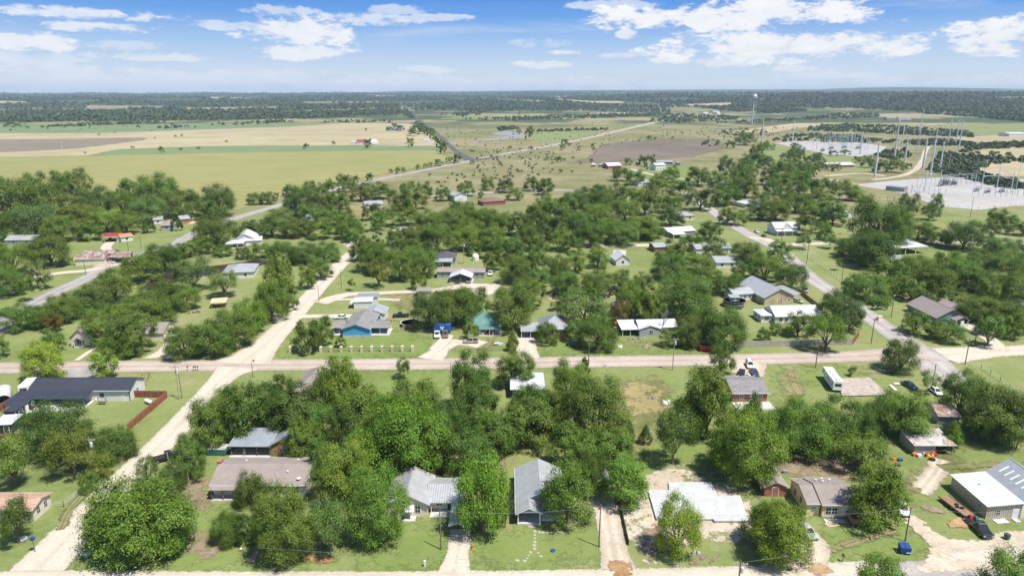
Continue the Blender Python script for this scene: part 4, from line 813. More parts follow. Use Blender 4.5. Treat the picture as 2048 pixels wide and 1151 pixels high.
# ---------------------------------------------------------------- buildings
LAND = []      # landmarks for the tree labels: phrase, u, v, half width in photo pixels
class House:
    def __init__(s, name, label, FL, FR, dep, cat=None, land=None, grp=None):
        a = P(*FL); b = P(*FR); s.w = (b-a).length; s.d = dep
        s.root = empty(name, a, math.atan2(b.y-a.y, b.x-a.x), label, cat or name.replace('_',' '), grp)
        if land: LAND.append((land, (FL[0]+FR[0])/2, (FL[1]+FR[1])/2-6, abs(FR[0]-FL[0])/2))
        s.b = None
    def fx(s, x): return x*s.w
    def part(s, name, mb, mat, parent=None, **k): return mb.build(name, mat, parent or s.root, **k)
    def gable(s, x0, x1, y0, y1, h, rise, axis, wall, roof, ov=.4, z0=0, th=.14, open_=False):
        s.b = (x0,x1,y0,y1,h,z0); tri = axis == 'x'
        mb = MB()
        if tri:
            ym = (y0+y1)/2; pr = [(y0,z0),(y1,z0),(y1,h),(ym,h+rise),(y0,h)]
            n = 5; mb.add([(x0,y,z) for y,z in pr]+[(x1,y,z) for y,z in pr], [tuple(range(n-1,-1,-1)),tuple(range(n,2*n))]+[(i,(i+1)%n,(i+1)%n+n,i+n) for i in range(n)])
        else:
            xm = (x0+x1)/2; mb.xprism([(x0,z0),(x1,z0),(x1,h),(xm,h+rise),(x0,h)], y0, y1)
        if not open_: s.part('wall', mb, wall)
        rb = MB(); lift = .03
        half = ((y1-y0) if tri else (x1-x0))/2; sl = rise/half; zo = h-sl*ov+lift
        if tri:
            ym = (y0+y1)/2
            for ya in (y0-ov, y1+ov):
                rb.hexa([(x0-ov,ya,zo),(x1+ov,ya,zo),(x1+ov,ym,h+rise+lift),(x0-ov,ym,h+rise+lift)],[(x0-ov,ya,zo+th),(x1+ov,ya,zo+th),(x1+ov,ym,h+rise+lift+th),(x0-ov,ym,h+rise+lift+th)])
        else:
            xm = (x0+x1)/2
            for xa in (x0-ov, x1+ov):
                rb.hexa([(xa,y0-ov,zo),(xa,y1+ov,zo),(xm,y1+ov,h+rise+lift),(xm,y0-ov,h+rise+lift)],[(xa,y0-ov,zo+th),(xa,y1+ov,zo+th),(xm,y1+ov,h+rise+lift+th),(xm,y0-ov,h+rise+lift+th)])
        s.roof = s.part('roof', rb, roof); s.lastax = axis
        rc = MB(); z = h+rise+lift+th
        if tri: rc.box(x0-ov,x1+ov,(y0+y1)/2-.12,(y0+y1)/2+.12,z-.03,z+.03)
        else: rc.box((x0+x1)/2-.12,(x0+x1)/2+.12,y0-ov,y1+ov,z-.03,z+.03)
        if s.w > 4:
            s.part('ridge_cap', rc, roof, s.roof)
            fm = MB(); zf = zo+th-.17
            if tri: fm.box(x0-ov,x1+ov,y0-ov-.045,y0-ov-.005,zf,zf+.19).box(x0-ov,x1+ov,y1+ov+.005,y1+ov+.045,zf,zf+.19)
            else: fm.box(x0-ov-.045,x0-ov-.005,y0-ov,y1+ov,zf,zf+.19).box(x1+ov+.005,x1+ov+.045,y0-ov,y1+ov,zf,zf+.19)
            s.part('gutter', fm, 'trim_white' if wall not in ('siding_black','plank_brown') else 'trim_dark', s.roof)
        return s
    def hip(s, x0, x1, y0, y1, h, rise, wall, roof, ov=.45, z0=0, open_=False):
        s.b = (x0,x1,y0,y1,h,z0)
        if not open_: s.part('wall', MB().box(x0,x1,y0,y1,z0,h), wall)
        X0,X1,Y0,Y1 = x0-ov,x1+ov,y0-ov,y1+ov; z = h+.02
        if X1-X0 > Y1-Y0: r = (Y1-Y0)/2; A = (X0+r,(Y0+Y1)/2,h+rise); B_ = (X1-r,(Y0+Y1)/2,h+rise)
        else: r = (X1-X0)/2; A = ((X0+X1)/2,Y0+r,h+rise); B_ = ((X0+X1)/2,Y1-r,h+rise)
        mb = MB(); v = [(X0,Y0,z),(X1,Y0,z),(X1,Y1,z),(X0,Y1,z),(X0,Y0,z+.16),(X1,Y0,z+.16),(X1,Y1,z+.16),(X0,Y1,z+.16),A,B_]
        f = [(3,2,1,0)]+[(i,(i+1)%4,(i+1)%4+4,i+4) for i in range(4)]
        if X1-X0 > Y1-Y0: f += [(4,5,9,8),(5,6,9),(6,7,8,9),(7,4,8)]
        else: f += [(4,5,8),(5,6,9,8),(6,7,9),(7,4,8,9)]
        mb.add(v, f); s.roof = s.part('roof', mb, roof); return s
    def shed(s, x0, x1, y0, y1, h0, h1, wall, roof, ov=.35, ax='y', z0=0, open_=False, rname='roof'):
        """single slope: height h0 at the low coordinate side, h1 at the high side, along ax"""
        s.b = (x0,x1,y0,y1,min(h0,h1),z0)
        def z(x, y): k = (y-y0)/(y1-y0) if ax == 'y' else (x-x0)/(x1-x0); return h0+(h1-h0)*k
        if not open_: s.part('wall', MB().hexa([(x0,y0,z0),(x1,y0,z0),(x1,y1,z0),(x0,y1,z0)],[(x,y,z(x,y)) for x,y in ((x0,y0),(x1,y0),(x1,y1),(x0,y1))]), wall)
        q = [(x0-ov,y0-ov),(x1+ov,y0-ov),(x1+ov,y1+ov),(x0-ov,y1+ov)]
        s.roof = s.part(rname, MB().hexa([(x,y,z(x,y)+.02) for x,y in q],[(x,y,z(x,y)+.15) for x,y in q]), roof)
        return s
    def win(s, face, p, z=1.0, w=1.2, h=1.2, frame='trim_white', name='window', pane='glass', bars=True):
        x0,x1,y0,y1,hh,z0 = s.b; n = Vector((0,-1,0)); u = Vector((1,0,0))
        if face == 'f': c = Vector((x0+p*(x1-x0), y0, 0))
        elif face == 'r': c = Vector((x1, y0+p*(y1-y0), 0)); n = Vector((1,0,0)); u = Vector((0,1,0))
        elif face == 'l': c = Vector((x0, y0+p*(y1-y0), 0)); n = Vector((-1,0,0)); u = Vector((0,-1,0))
        def slab(uu0, uu1, z_0, z_1, d0, d1):
            q = [c+u*uu0+n*d0, c+u*uu1+n*d0, c+u*uu1+n*d1, c+u*uu0+n*d1]
            m = MB(); m.hexa([(a.x,a.y,z_0) for a in q], [(a.x,a.y,z_1) for a in q]); return m
        fr = slab(-w/2-.09, w/2+.09, z-.09, z+h+.09, -.01, .05)
        f = s.part(name, fr, frame)
        s.part('pane' if name == 'window' else 'panel', slab(-w/2, w/2, z, z+h, .045, .065), pane, f)
        if bars and name == 'window':
            b = slab(-.025, .025, z, z+h, .06, .08); e = slab(-w/2, w/2, z+h/2-.025, z+h/2+.025, .06, .082); b.add(e.v, e.f); s.part('glazing_bar', b, frame, f)
        return f
    def door(s, face, p, w=.95, h=2.05, mat='trim_white', frame='trim_white', z=.05):
        return s.win(face, p, z, w, h, frame, 'door', mat)
    def box(s, name, x0, x1, y0, y1, z0, z1, mat, bevel=0): return s.part(name, MB().box(x0,x1,y0,y1,z0,z1), mat, bevel=bevel)
    def posts(s, pts, h, r=.06, mat='trim_white'):
        for x, y in pts: s.part('post', MB().box(x-r,x+r,y-r,y+r,0,h), mat)
    def vents(s, pts):
        for x, y, z in pts: s.part('roof_vent', MB().tube((x,y,z-.3),(x,y,z+.35),.11,.11,8).tube((x,y,z+.35),(x,y,z+.45),.19,.19,8), 'trim_white', s.roof)

# --- the nearest row of lots
h = House('house', 'long cream house with salmon shingle roof at the lower left edge', (-90,1042), (69,1042), 5, land='the salmon roofed house')
h.gable(0,h.w,0,5,2.5,.75,'x','siding_cream','shingle_salmon'); h.win('r',.28,1.0,.8,1.1); h.win('r',.68,1.0,.8,1.1); h.win('f',.80,1,1.1,1.1); h.win('f',.92,1,.9,1.1); h.vents([(h.w*.7,3.2,3.0)])
h = House('house', 'long low house with mauve shingle roof and red brick chimney', (421,1001), (606,1001), 9.5, land='the mauve shingle roofed house')
h.gable(0,h.w,1.6,11.2,2.7,1.7,'x','siding_white','shingle_mauve',.5); h.b = (0,h.w,1.6,11.2,2.7,0)
for p in (.12,.3,.55,.72,.9): h.win('f',p,.95,1.3,1.2)
h.door('f',.42,mat='siding_red'); h.win('r',.4,1,1.1,1.1); h.box('porch_floor',0,6.5,0,1.6,0,.16,'slab'); h.posts([(.3,.2),(2.4,.2),(4.4,.2),(6.3,.2)],2.55,.07,'plank_brown')
h.shed(0,6.6,.05,1.7,2.28,2.62,None,'shingle_mauve',.15,'y',open_=True,rname='porch_roof')
h.box('chimney',-.75,.1,6.0,7.2,0,5.0,'brick_red'); h.roof = [c for c in h.root.children if c.name.startswith('roof')][0]
h.vents([(h.w*.78,4.2,3.6),(h.w*.25,7.8,3.9),(h.w*.83,8.2,3.8)])
h.part('satellite_dish', MB().lathe([(.05,0),(.35,.08),(.42,.2)],14,(h.w*.93,2.4,3.3)).tube((h.w*.93,2.4,2.9),(h.w*.93,2.4,3.35),.04), 'plastic_white', h.roof)
h = House('shed', 'open sided shed with blue metal roof and plank walled room', (462,911), (594,912), 6, land='the blue metal shed')
wx = h.w*.60
h.shed(0,wx,0,6,2.4,3.3,None,'metal_blue',.35,'y',open_=True); h.posts([(.15,.1),(wx*.33,.1),(wx*.66,.1),(wx-.1,.1),(.15,5.9)],2.4,.07,'plank_brown')
h.box('back_wall',0,wx,5.8,5.95,0,3.2,'wood_grey'); h.box('floor_slab',-.3,wx,-.5,5.8,0,.08,'slab'); r0 = h.roof
h.gable(wx+.05,h.w,0,5,2.5,1.6,'y','plank_brown','metal_blue',.35); h.win('f',.55,1.1,.9,.8)
h = House('cottage', 'cream cottage with light grey metal gable and side wing', (776,1032), (855,1032), 9.4, 'house', 'the cream L shaped cottage')
h.gable(0,h.w,0,9.4,2.7,1.9,'y','siding_cream','metal_light_y',.45); h.win('f',.76,.9,.9,1.3,'trim_white'); h.win('f',.3,.9,.9,1.3)
ww = h.w
h.gable(ww+.03,ww+6.4,2.2,8.6,2.5,.9,'x','siding_cream','metal_light',.45); h.win('f',.3,.9,1,1.1); h.door('f',.62,mat='trim_dark')
h.box('patio',ww+.4,ww+6,-.4,2.1,0,.12,'slab'); h.posts([(ww+.6,1.0),(ww+5.6,1.0)],2.45,.06)
h.shed(ww+.3,ww+6.2,.8,2.1,2.3,2.5,None,'metal_light',.1,'y',open_=True,rname='patio_roof')
h.part('awning', MB().hexa([(ww*.45,-1.5,1.9),(ww*.68,-1.5,1.9),(ww*.68,0.0,2.55),(ww*.45,0.0,2.55)],[(ww*.45,-1.5,1.97),(ww*.68,-1.5,1.97),(ww*.68,0.0,2.62),(ww*.45,0.0,2.62)]),'trim_white'); h.box('porch_floor',ww*.42,ww*.72,-1.6,-.01,0,.15,'slab')
h = House('carport', 'narrow carport with pale metal roof over the gravel drive', (899,1074), (937,1074), 7.5, land='the pale metal carport')
h.gable(0,h.w,0,7.5,2.3,.5,'y',None,'metal_blue',.15,open_=True); h.posts([(.1,.1),(h.w-.1,.1),(.1,3.6),(h.w-.1,3.6),(.1,7.4),(h.w-.1,7.4)],2.3,.05,'trim_dark')
h = House('house', 'blue grey cottage with front porch gable and light metal roof', (1035,1049), (1081,1049), 3, land='the blue grey cottage')
pw = h.w; 
h.gable(0,pw,3.05,14.6,2.8,.05,'y','siding_blue_grey','metal_light_y',.02)
[bpy.data.objects.remove(c) for c in list(h.roof.children)]; bpy.data.objects.remove(h.roof); bpy.data.objects.remove([c for c in h.root.children if c.name.startswith('wall')][0])
h.gable(0,pw*2.02,3.0,14.6,2.8,1.95,'y','siding_blue_grey','metal_light_y',.45)
h.win('f',.80,.8,1.3,1.5); h.win('f',.62,.8,.9,1.5); h.win('l',.3,1,1,1.2); h.win('l',.7,1,1,1.2)
h.gable(0,pw,0,2.5,2.75,1.0,'y','siding_blue_grey','metal_light_y',.4,open_=True)
h.part('porch_gable', MB().xprism([(0,2.75),(pw,2.75),(pw/2,3.72)],.05,.18),'siding_blue_grey')
h.part('fascia', MB().hexa([(-.4,-.43,2.35),(pw/2,-.43,3.62),(pw/2,-.38,3.62),(-.4,-.38,2.35)],[(-.4,-.43,2.5),(pw/2,-.43,3.8),(pw/2,-.38,3.8),(-.4,-.38,2.5)]).hexa([(pw/2,-.43,3.62),(pw+.4,-.43,2.35),(pw+.4,-.38,2.35),(pw/2,-.38,3.62)],[(pw/2,-.43,3.8),(pw+.4,-.43,2.5),(pw+.4,-.38,2.5),(pw/2,-.38,3.8)]),'trim_white')
h.box('porch_beam',0,pw,.03,.2,2.5,2.74,'trim_white'); h.box('porch_floor',-.1,pw+.1,-.1,2.95,0,.35,'slab'); h.posts([(.12,.12),(pw-.12,.12)],2.5,.11); h.posts([(.12,2.7),(pw-.12,2.7)],2.5,.1)
h.box('side_wall',0,.1,.4,2.6,.35,1.1,'siding_blue_grey'); h.box('side_deck',pw+.2,pw*1.9,1.2,2.95,0,.4,'trim_white')
h.b = (0,pw,2.98,3.5,3,0); h.win('f',.48,.38,.95,2.05,'trim_white','door','siding_red')
h.box('doormat',pw*.45,pw*.75,-.9,-.2,0,.14,'stone_white')
h = House('carport', 'dark carport standing deep in tree shade beside the retaining wall', (1189,984), (1218,984), 6, land='the dark carport')
h.gable(0,h.w,0,6,2.2,.4,'y',None,'metal_grey_y',.15,open_=True); h.posts([(.1,.1),(h.w-.1,.1),(.1,5.9),(h.w-.1,5.9)],2.2,.05,'trim_dark')
h = House('tool_shed', 'small grey roofed shed with red gable beneath a tree', (1528,992), (1571,992), 6, 'shed', 'the red gabled shed')
h.gable(0,h.w,0,6.2,2.1,1.0,'y','siding_red','shingle_mauve',.3); h.door('f',.5,1.1,1.9,'siding_red')
h = House('house', 'pale yellow house with mauve shingle roof and wooden front steps', (1612,1030), (1708,1031), 8, land='the pale yellow house')
s1 = h.w*.26
h.gable(0,s1,0,8,2.6,1.35,'x','siding_yellow','shingle_mauve',.3); h.win('f',.55,1.1,.7,.7); h.win('l',.35,.9,.9,1.2); h.win('l',.7,.9,.9,1.2)
h.gable(s1+.32,h.w,-.5,8.3,2.7,1.5,'x','siding_yellow','shingle_mauve',.3); h.win('f',.18,.8,.9,1.2); h.win('f',.36,.8,.9,1.2); h.door('f',.66,1.0,2.1,'chrome_white',z=.4); h.vents([(h.w*.4,5.5,3.8),(h.w*.55,6.0,3.8),(h.w*.7,5.6,3.8),(h.w*.5,4.6,4.1)])
dk = h.part('deck', MB().box(s1+4.6,h.w+1.6,-3.4,-.6,.55,.7).box(s1+4.7,s1+4.85,-3.4,-3.25,0,1.6).box(h.w+1.4,h.w+1.55,-3.4,-3.25,0,1.6).box(s1+4.7,s1+4.85,-.8,-.65,0,1.6), 'wood_deck')
h.part('railing', MB().box(s1+4.6,h.w+1.6,-3.4,-3.3,.75,1.55).box(s1+4.6,s1+4.7,-3.3,-.62,.75,1.55),'wood_deck',dk); h.box('step',s1+4.0,s1+4.58,-2.9,-1.2,0,.3,'wood_deck')
h.box('foundation',s1+.35,h.w,-.55,-.51,0,.3,'slab'); h.box('walkway',s1+.5,s1+4.5,-2.2,-1.0,0,.05,'slab')
h = House('open_shed', 'weathered tin shed, half walled and half open, with junk in front', (1827,909), (1905,909), 6, 'shed', 'the weathered tin shed')
h.shed(0,h.w,0,6,2.3,2.9,None,'metal_tin',.35,'y',open_=True); hw = h.w*.52
h.box('wall',0,hw,0,.12,0,2.25,'wood_grey'); h.box('side_wall',0,.12,.12,6,0,2.6,'wood_grey'); h.box('back_wall',.12,h.w,5.85,6,0,2.8,'wood_grey'); h.posts([(h.w-.1,.1),(hw+.1,.1),(h.w-.1,5.8)],2.3,.08,'wood_grey'); h.box('rail',hw+.2,h.w-.2,.05,.15,.9,1.02,'wood_grey')
h = House('rusty_shed', 'shed with rusty patched metal roof between the trees at right', (1874,848), (1916,850), 7, 'shed', 'the rusty roofed shed')
h.gable(0,h.w,0,7,2.3,1.0,'x','wood_grey','metal_rust',.3)
h = House('workshop', 'beige metal building with white low roof and tall grey gable', (1970,1037), (2037,1037), 10.5, 'building', 'the beige metal workshop')
h.shed(0,h.w,0,10.4,2.7,3.3,'siding_tan','metal_white',.35,'x'); h.win('f',.35,1.0,.7,.9); h.door('f',.86,1.0,2.1,'chrome_white'); h.win('l',.18,1.3,.8,.5,bars=False); h.win('l',.5,1.3,.6,.6); h.win('l',.85,1.3,.5,.7); h.box('step',h.w*.78,h.w*.95,-1.2,-.12,0,.2,'slab')
h.vents([(h.w*.45,6.5,3.1)])
h.gable(h.w+.45,h.w+9.5,.3,10.6,3.3,2.8,'y','siding_white','metal_grey_y',.3)
for i in range(6):
    y = 1.5+i*1.5; xa = h.w+.45+1.4; xb = xa+1.7; zr = lambda x: 3.3+2.8*(x-h.w-.45)/4.525+.2
    h.part('skylight', MB().hexa([(xa,y,zr(xa)),(xb,y,zr(xb)),(xb,y+.35,zr(xb)),(xa,y+.35,zr(xa))],[(xa,y,zr(xa)+.04),(xb,y,zr(xb)+.04),(xb,y+.35,zr(xb)+.04),(xa,y+.35,zr(xa)+.04)]),'trim_white',h.roof)
h.box('skirting',0,h.w,-.04,-.01,0,.3,'slab')
h.gable(h.w+9.9,h.w+16,5,12,3.0,1.2,'x','siding_tan','metal_light',.3)
# --- left lots
h = House('house', 'long white sided house with navy metal roof and deep porch', (63,802), (261,801), 7.5, land='the navy roofed house')
h.gable(0,h.w,0,7.5,3.0,1.7,'x','siding_white','metal_navy',.4); x1 = h.w*.64
h.win('f',.72,1.3,.9,.8,'trim_dark'); h.win('r',.5,1.1,.9,.9); h.door('f',.93,.9,2.0,'siding_white'); h.win('f',.3,.9,1.4,1.2); h.win('f',.45,.9,1.4,1.2); h.door('f',.55)
h.shed(h.w*.10,x1,-4.0,-.45,2.45,2.95,None,'metal_navy',.2,'y',open_=True,rname='porch_roof'); h.posts([(h.w*.12,-3.9),(h.w*.3,-3.9),(h.w*.47,-3.9),(x1-.2,-3.9)],2.45,.09,'plank_brown')
h.shed(-2.0,h.w*.10-.22,-7.0,-.45,2.2,2.95,None,'metal_navy',.2,'y',open_=True,rname='porch_roof'); h.posts([(-1.8,-6.9),(h.w*.09,-6.9)],2.2,.09,'plank_brown')
h.box('patio',-2,x1,-6.5,-.02,0,.1,'slab'); h.box('corner_trim',h.w-.1,h.w+.05,-.06,.08,0,3,'trim_dark')
h = House('garden_shed', 'small black shed with white trim beside the pool patio', (11,839), (34,839), 7, 'shed', 'the black shed')
h.shed(0,h.w,0,8.5,2.1,2.6,'siding_black','metal_navy',.2,'y'); h.door('r',.45,1.0,2.0,'chrome_white'); h.win('r',.72,.9,.9,1.1,'trim_white'); h.win('r',.2,.5,1.2,1.5,'trim_white','opening','glass')
for x, y in ((0,0),(h.w,0)): h.box('corner_trim',x-.08,x+.08,-.08,.05,0,2.1,'trim_white')
h = House('travel_trailer', 'white boxy trailer parked behind the brown fence', (38,792), (60,790), 6, 'trailer')
h.box('body',0,h.w,0,6,.5,2.7,'plastic_white',.15); h.box('chassis',.2,h.w-.2,.2,5.8,.35,.5,'steel_dark'); h.b=(0,h.w,0,6,2.7,.5); h.win('f',.5,1.3,1.4,.7,'trim_dark'); h.box('wheel',-.05,.2,2.4,3.2,0,.7,'rubber'); h.box('wheel',h.w-.2,h.w+.05,2.4,3.2,0,.7,'rubber')
h = House('carport', 'rounded white metal carport shelter at the left edge', (-6,812), (24,806), 8)
n = 9; pr = [(h.w/2-h.w/2*math.cos(math.pi*i/n), 1.3+1.3*math.sin(math.pi*i/n)) for i in range(n+1)]; mb = MB()
mb.xprism(pr+[(a*.97+h.w*.015,b-.08) for a,b in reversed(pr)],0,8); h.part('roof',mb,'metal_white_y'); h.part('side_panel',MB().box(0,.06,0,8,0,1.3).box(h.w-.06,h.w,0,8,0,1.3),'metal_grey_y')
h = House('flat_shed', 'flat white roofed dark shed at the left edge below the patio', (-10,868), (26,866), 5, 'shed')
h.shed(0,h.w,0,4.5,2.3,2.5,'siding_black','metal_white',.25,'y'); h.door('f',.7,1,1.9,'trim_dark')
h = House('house', 'grey gabled house with wide side wing among the trees left', (143,692), (181,691), 9, land='the grey gabled house')
h.gable(0,h.w,0,12,2.8,2.6,'y','siding_cream','shingle_mauve',.4); h.win('f',.45,.6,1.4,1.6); h.win('f',.62,.6,.8,1.6); h.box('porch_floor',h.w*.3,h.w*.75,-1.4,-.02,0,.2,'slab'); h.gable(h.w*.28,h.w*.74,-1.5,-.1,2.3,.7,'y',None,'shingle_mauve',.15,open_=True); h.posts([(h.w*.3,-1.4),(h.w*.72,-1.4)],2.3,.08)
h.gable(h.w+.45,h.w+21,3,12,2.8,1.8,'x','siding_cream','shingle_mauve',.4); h.win('r',.5,1,1,1.1); h.win('f',.3,1,1.2,1.1)
h = House('house', 'bright blue gabled house with grey cross shaped roof', (686,675), (739,675), 16, land='the bright blue house')
h.gable(0,h.w,0,16,2.9,1.5,'y','siding_blue','shingle_grey',.4); h.box('skirting',-.03,h.w+.03,-.04,-.01,0,.9,'slab'); h.win('r',.2,1,1,1.1)
h.gable(-3.9,-.42,3.2,9.2,2.5,1.1,'x','siding_grey','shingle_grey',.3,open_=True); h.posts([(-3.7,3.4),(-3.7,9),(-2,3.4)],2.5,.08); h.box('porch_floor',-4,-.05,2,9.2,0,.2,'slab')
h.gable(h.w+.42,h.w+5.6,3.2,9.2,2.5,1.1,'x','siding_grey','shingle_grey',.3,open_=True); h.posts([(h.w+5.4,3.4),(h.w+5.4,9),(h.w+2.8,3.4)],2.5,.08); h.box('porch_floor',h.w+.05,h.w+6,2,9.2,0,.2,'slab')
h.gable(h.w*.4,h.w*1.22,16.45,24,2.7,1.2,'y','siding_white','metal_grey_y',.3); h.win('f',.75,1,.8,1)
h = House('trailer_shed', 'white flat roofed shed behind the blue house', (708,617), (744,616), 6, 'shed', 'the white flat shed')
h.shed(0,h.w,0,5,2.5,2.7,'siding_white','metal_white',.25,'y'); h.shed(h.w*.1,h.w*1.25,5.3,10,2.6,2.8,'siding_white','metal_grey',.25,'y'); h.box('lean_to',-1.6,-.3,0,4,1.9,2.0,'metal_white')
h = House('house', 'tan cottage with green metal roof and cluttered front porch', (957,671), (1001,671), 11, land='the green roofed cottage')
h.hip(-3.5,h.w,2,13,2.7,3.2,'siding_cream','metal_green'); h.win('f',.78,1,1,1.1,'trim_white'); h.win('f',.5,1,1,1.1); h.door('f',.62,mat='trim_dark')
h.shed(.3,h.w+.3,-.3,1.5,2.2,2.7,None,'metal_green',.15,'y',open_=True,rname='porch_roof'); h.posts([(.5,-.2),(h.w*.5,-.2),(h.w,-.2)],2.2,.08); h.box('porch_floor',0,h.w+.4,-.6,1.98,0,.2,'slab')
h.box('porch_clutter',.9,1.9,.2,1.0,.2,1.1,'plastic_white'); h.box('porch_clutter',2.6,3.5,0,.8,.2,.9,'plastic_red'); h.box('porch_clutter',4.4,5.1,.2,.9,.2,1.3,'steel')
h = House('house', 'grey hip roofed house with pale carport at its left side', (1081,675), (1137,675), 12, land='the hip roofed house')
h.hip(0,h.w,0,11,2.8,3.2,'brick_red','metal_grey'); h.win('f',.3,.9,1.2,1.2); h.win('f',.75,.9,1.2,1.2); h.door('f',.52)
h.shed(-6.2,-.5,-.6,6,2.3,2.9,None,'metal_light',.2,'y',open_=True,rname='carport_roof'); h.posts([(-6.1,-.5),(-6.1,5.8),(-3.2,-.5),(-.7,-.5)],2.3,.08); h.box('carport_floor',-6.2,-.3,-.6,6,0,.08,'slab')
h = House('house', 'run down white metal roofed house behind yard junk', (1244,672), (1354,669), 8, land='the run down white roofed house')
h.gable(h.w*.32,h.w,0.6,8,2.6,1.3,'x','siding_grey','metal_white',.4); h.win('f',.8,1,1.1,1.1)
h.gable(h.w*.30,h.w*.68,-.9,.55,2.5,1.1,'y','siding_grey','metal_white_y',.25); h.win('f',.55,.9,1.2,1.2)
h.shed(0,h.w*.32-.5,0,7,2.2,3.0,None,'metal_white',.3,'y',open_=True,rname='porch_roof'); h.posts([(.2,.1),(h.w*.15,.1),(.2,6.9)],2.2,.08); h.box('back_wall',0,h.w*.31,6.8,7,0,2.9,'siding_grey')
h = House('house', 'big tan stone house with grey metal gable and white wing', (1528,610), (1586,606), 19, land='the tan stone house')
h.gable(0,h.w,0,19,3.0,2.9,'y','stone_tan','metal_light_y',.5); h.win('f',.58,1.2,.7,.9); h.win('f',.84,1.2,.7,.9); h.win('l',.3,1,1,1.2); h.win('l',.15,1,1,1.2)
h.gable(-8.6,-.55,7,14,2.8,1.3,'x','siding_white','metal_light',.4); h.win('f',.3,1,.8,1.1); h.win('f',.6,1,.8,1.1); h.win('f',.85,1,.8,1.1)
h.shed(h.w+.55,h.w+4.2,2,14,2.3,2.9,None,'metal_light',.2,'x',open_=True,rname='carport_roof'); h.posts([(h.w+4,2.2),(h.w+4,8),(h.w+4,13.8)],2.3,.08)
h = House('cottage', 'white cottage with bright white roof and porch wing at left', (1550,647), (1638,645), 9, 'house', 'the bright white cottage')
h.gable(0,h.w,0,9,2.7,2.2,'x','siding_white','metal_white',.4); h.win('f',.12,.8,1,1.3,'trim_white'); h.win('f',.25,.8,1,1.3); h.win('f',.6,.9,1,1.2)
h.hip(-4.2,-.45,1.6,8.4,2.4,.9,'siding_white','metal_white',.4); h.win('f',.5,.9,1.4,1); h.win('l',.3,.9,1.2,1); h.win('l',.7,.9,1.2,1)
h = House('house', 'slate blue house with mauve roof right of the paved street', (1872,650), (1927,649), 14, land='the slate blue house')
h.gable(0,h.w,0,16,2.8,2.6,'y','siding_slate','shingle_mauve',.5); h.win('f',.2,.9,.9,1.3); h.win('f',.4,.9,.9,1.3); h.win('l',.3,1,1,1.1); h.win('l',.65,1,1,1.1)
h.gable(h.w*.52,h.w*.98,-2.4,-.1,2.4,1.0,'y',None,'shingle_mauve',.25,open_=True); h.posts([(h.w*.54,-2.3),(h.w*.96,-2.3)],2.4,.1); h.box('porch_floor',h.w*.5,h.w,-2.5,-.02,0,.25,'slab'); h.door('f',.5)
h = House('garage', 'weathered garage with teal doors behind the slate blue house', (1903,636), (1937,634), 8, land='the teal doored garage')
h.gable(0,h.w,0,8,2.6,1.7,'y','siding_grey','shingle_mauve',.35); h.win('f',.5,.05,2.6,2.1,'trim_white','garage_door','siding_slate')
h = House('house', 'red brick house with grey shingle roof and concrete back patio', (1465,804), (1533,803), 10, land='the red brick house')
h.gable(0,h.w,0,10,2.6,1.5,'x','brick_red','shingle_grey',.45); h.win('f',.25,1,1,1); h.win('f',.8,1,1,1); h.door('f',.55); h.box('patio',-.4,h.w+.6,-4.4,-.02,0,.1,'slab'); h.vents([(h.w*.35,6.6,3.9),(h.w*.75,6.9,3.9)])
h = House('house', 'flat white roofed green house hidden among the middle trees', (1024,796), (1086,796), 9, land='the white flat roofed house')
h.gable(0,h.w,0,10,2.6,.45,'x','siding_green','metal_white',.5); h.win('f',.15,1,1,1)
h = House('house', 'mauve hip roofed house almost buried in the trees', (590,802), (650,802), 13, land='the buried hip roofed house')
h.hip(0,h.w,0,13,2.8,2.9,'siding_cream','shingle_mauve'); h.win('f',.3,1,1,1)
h.part('plumbing_vent', MB().tube((h.w*.45,5,4.4),(h.w*.45,5,5.3),.1).tube((h.w*.6,8,4.4),(h.w*.6,8,5.4),.1), 'trim_white', h.roof)
# --- the middle of the town
h = House('mobile_home', 'grey mobile home with brown roof and white gabled carport', (874,556), (969,557), 6, land='the grey mobile home')
h.gable(0,h.w,0,6,3.0,.8,'x','siding_grey','shingle_mauve',.35); h.win('f',.12,1.2,1,1.1); h.win('f',.84,1.2,1,1.1); h.win('f',.95,1.2,.8,1.1); h.win('f',.7,1.2,.9,1.1)
h.gable(h.w*.32,h.w*.76,-7.5,-.4,2.4,1.6,'y',None,'metal_white_y',.3,open_=True); h.posts([(h.w*.33,-7.4),(h.w*.75,-7.4),(h.w*.54,-7.4),(h.w*.33,-3.5),(h.w*.75,-3.5)],2.4,.1,'plank_brown'); h.box('carport_floor',h.w*.3,h.w*.78,-7.6,-.05,0,.1,'slab')
h = House('house', 'dark hip roofed house with silver porch roof', (868,531), (905,531), 9, land='the dark roofed house')
h.hip(0,h.w+1,2,12,2.8,2.6,'siding_grey','shingle_dark'); h.shed(.2,h.w,-2.2,1.5,2.3,2.9,None,'metal_light',.2,'y',open_=True,rname='porch_roof'); h.posts([(.4,-2),(h.w*.5,-2),(h.w-.3,-2)],2.3,.08); h.win('f',.3,1,1,1.1)
def small(name, label, FL, FR, dep, h_, rise, kind, wall, roof, cat=None, land=None, nw=2, axis='x', extra=None, side=None):
    h = House(name, label, FL, FR, dep, cat, land)
    if kind == 'g': h.gable(0,h.w,0,dep,h_,rise,axis,wall,roof)
    elif kind == 'h': h.hip(0,h.w,0,dep,h_,rise,wall,roof)
    else: h.shed(0,h.w,0,dep,h_,h_+rise,wall,roof,.3)
    for i in range(nw): h.win('f',(i+.6)/(nw+.2),1.0,1.1,1.1,bars=False)
    if side: h.win(side,.5,1,1,1.1,bars=False)
    if extra: extra(h)
    return h
small('storage_shed','small tan storage shed where the long gravel drive bends',(835,592),(862,592),4,2.3,.5,'g','siding_cream','shingle_mauve','shed','the tan storage shed',0)
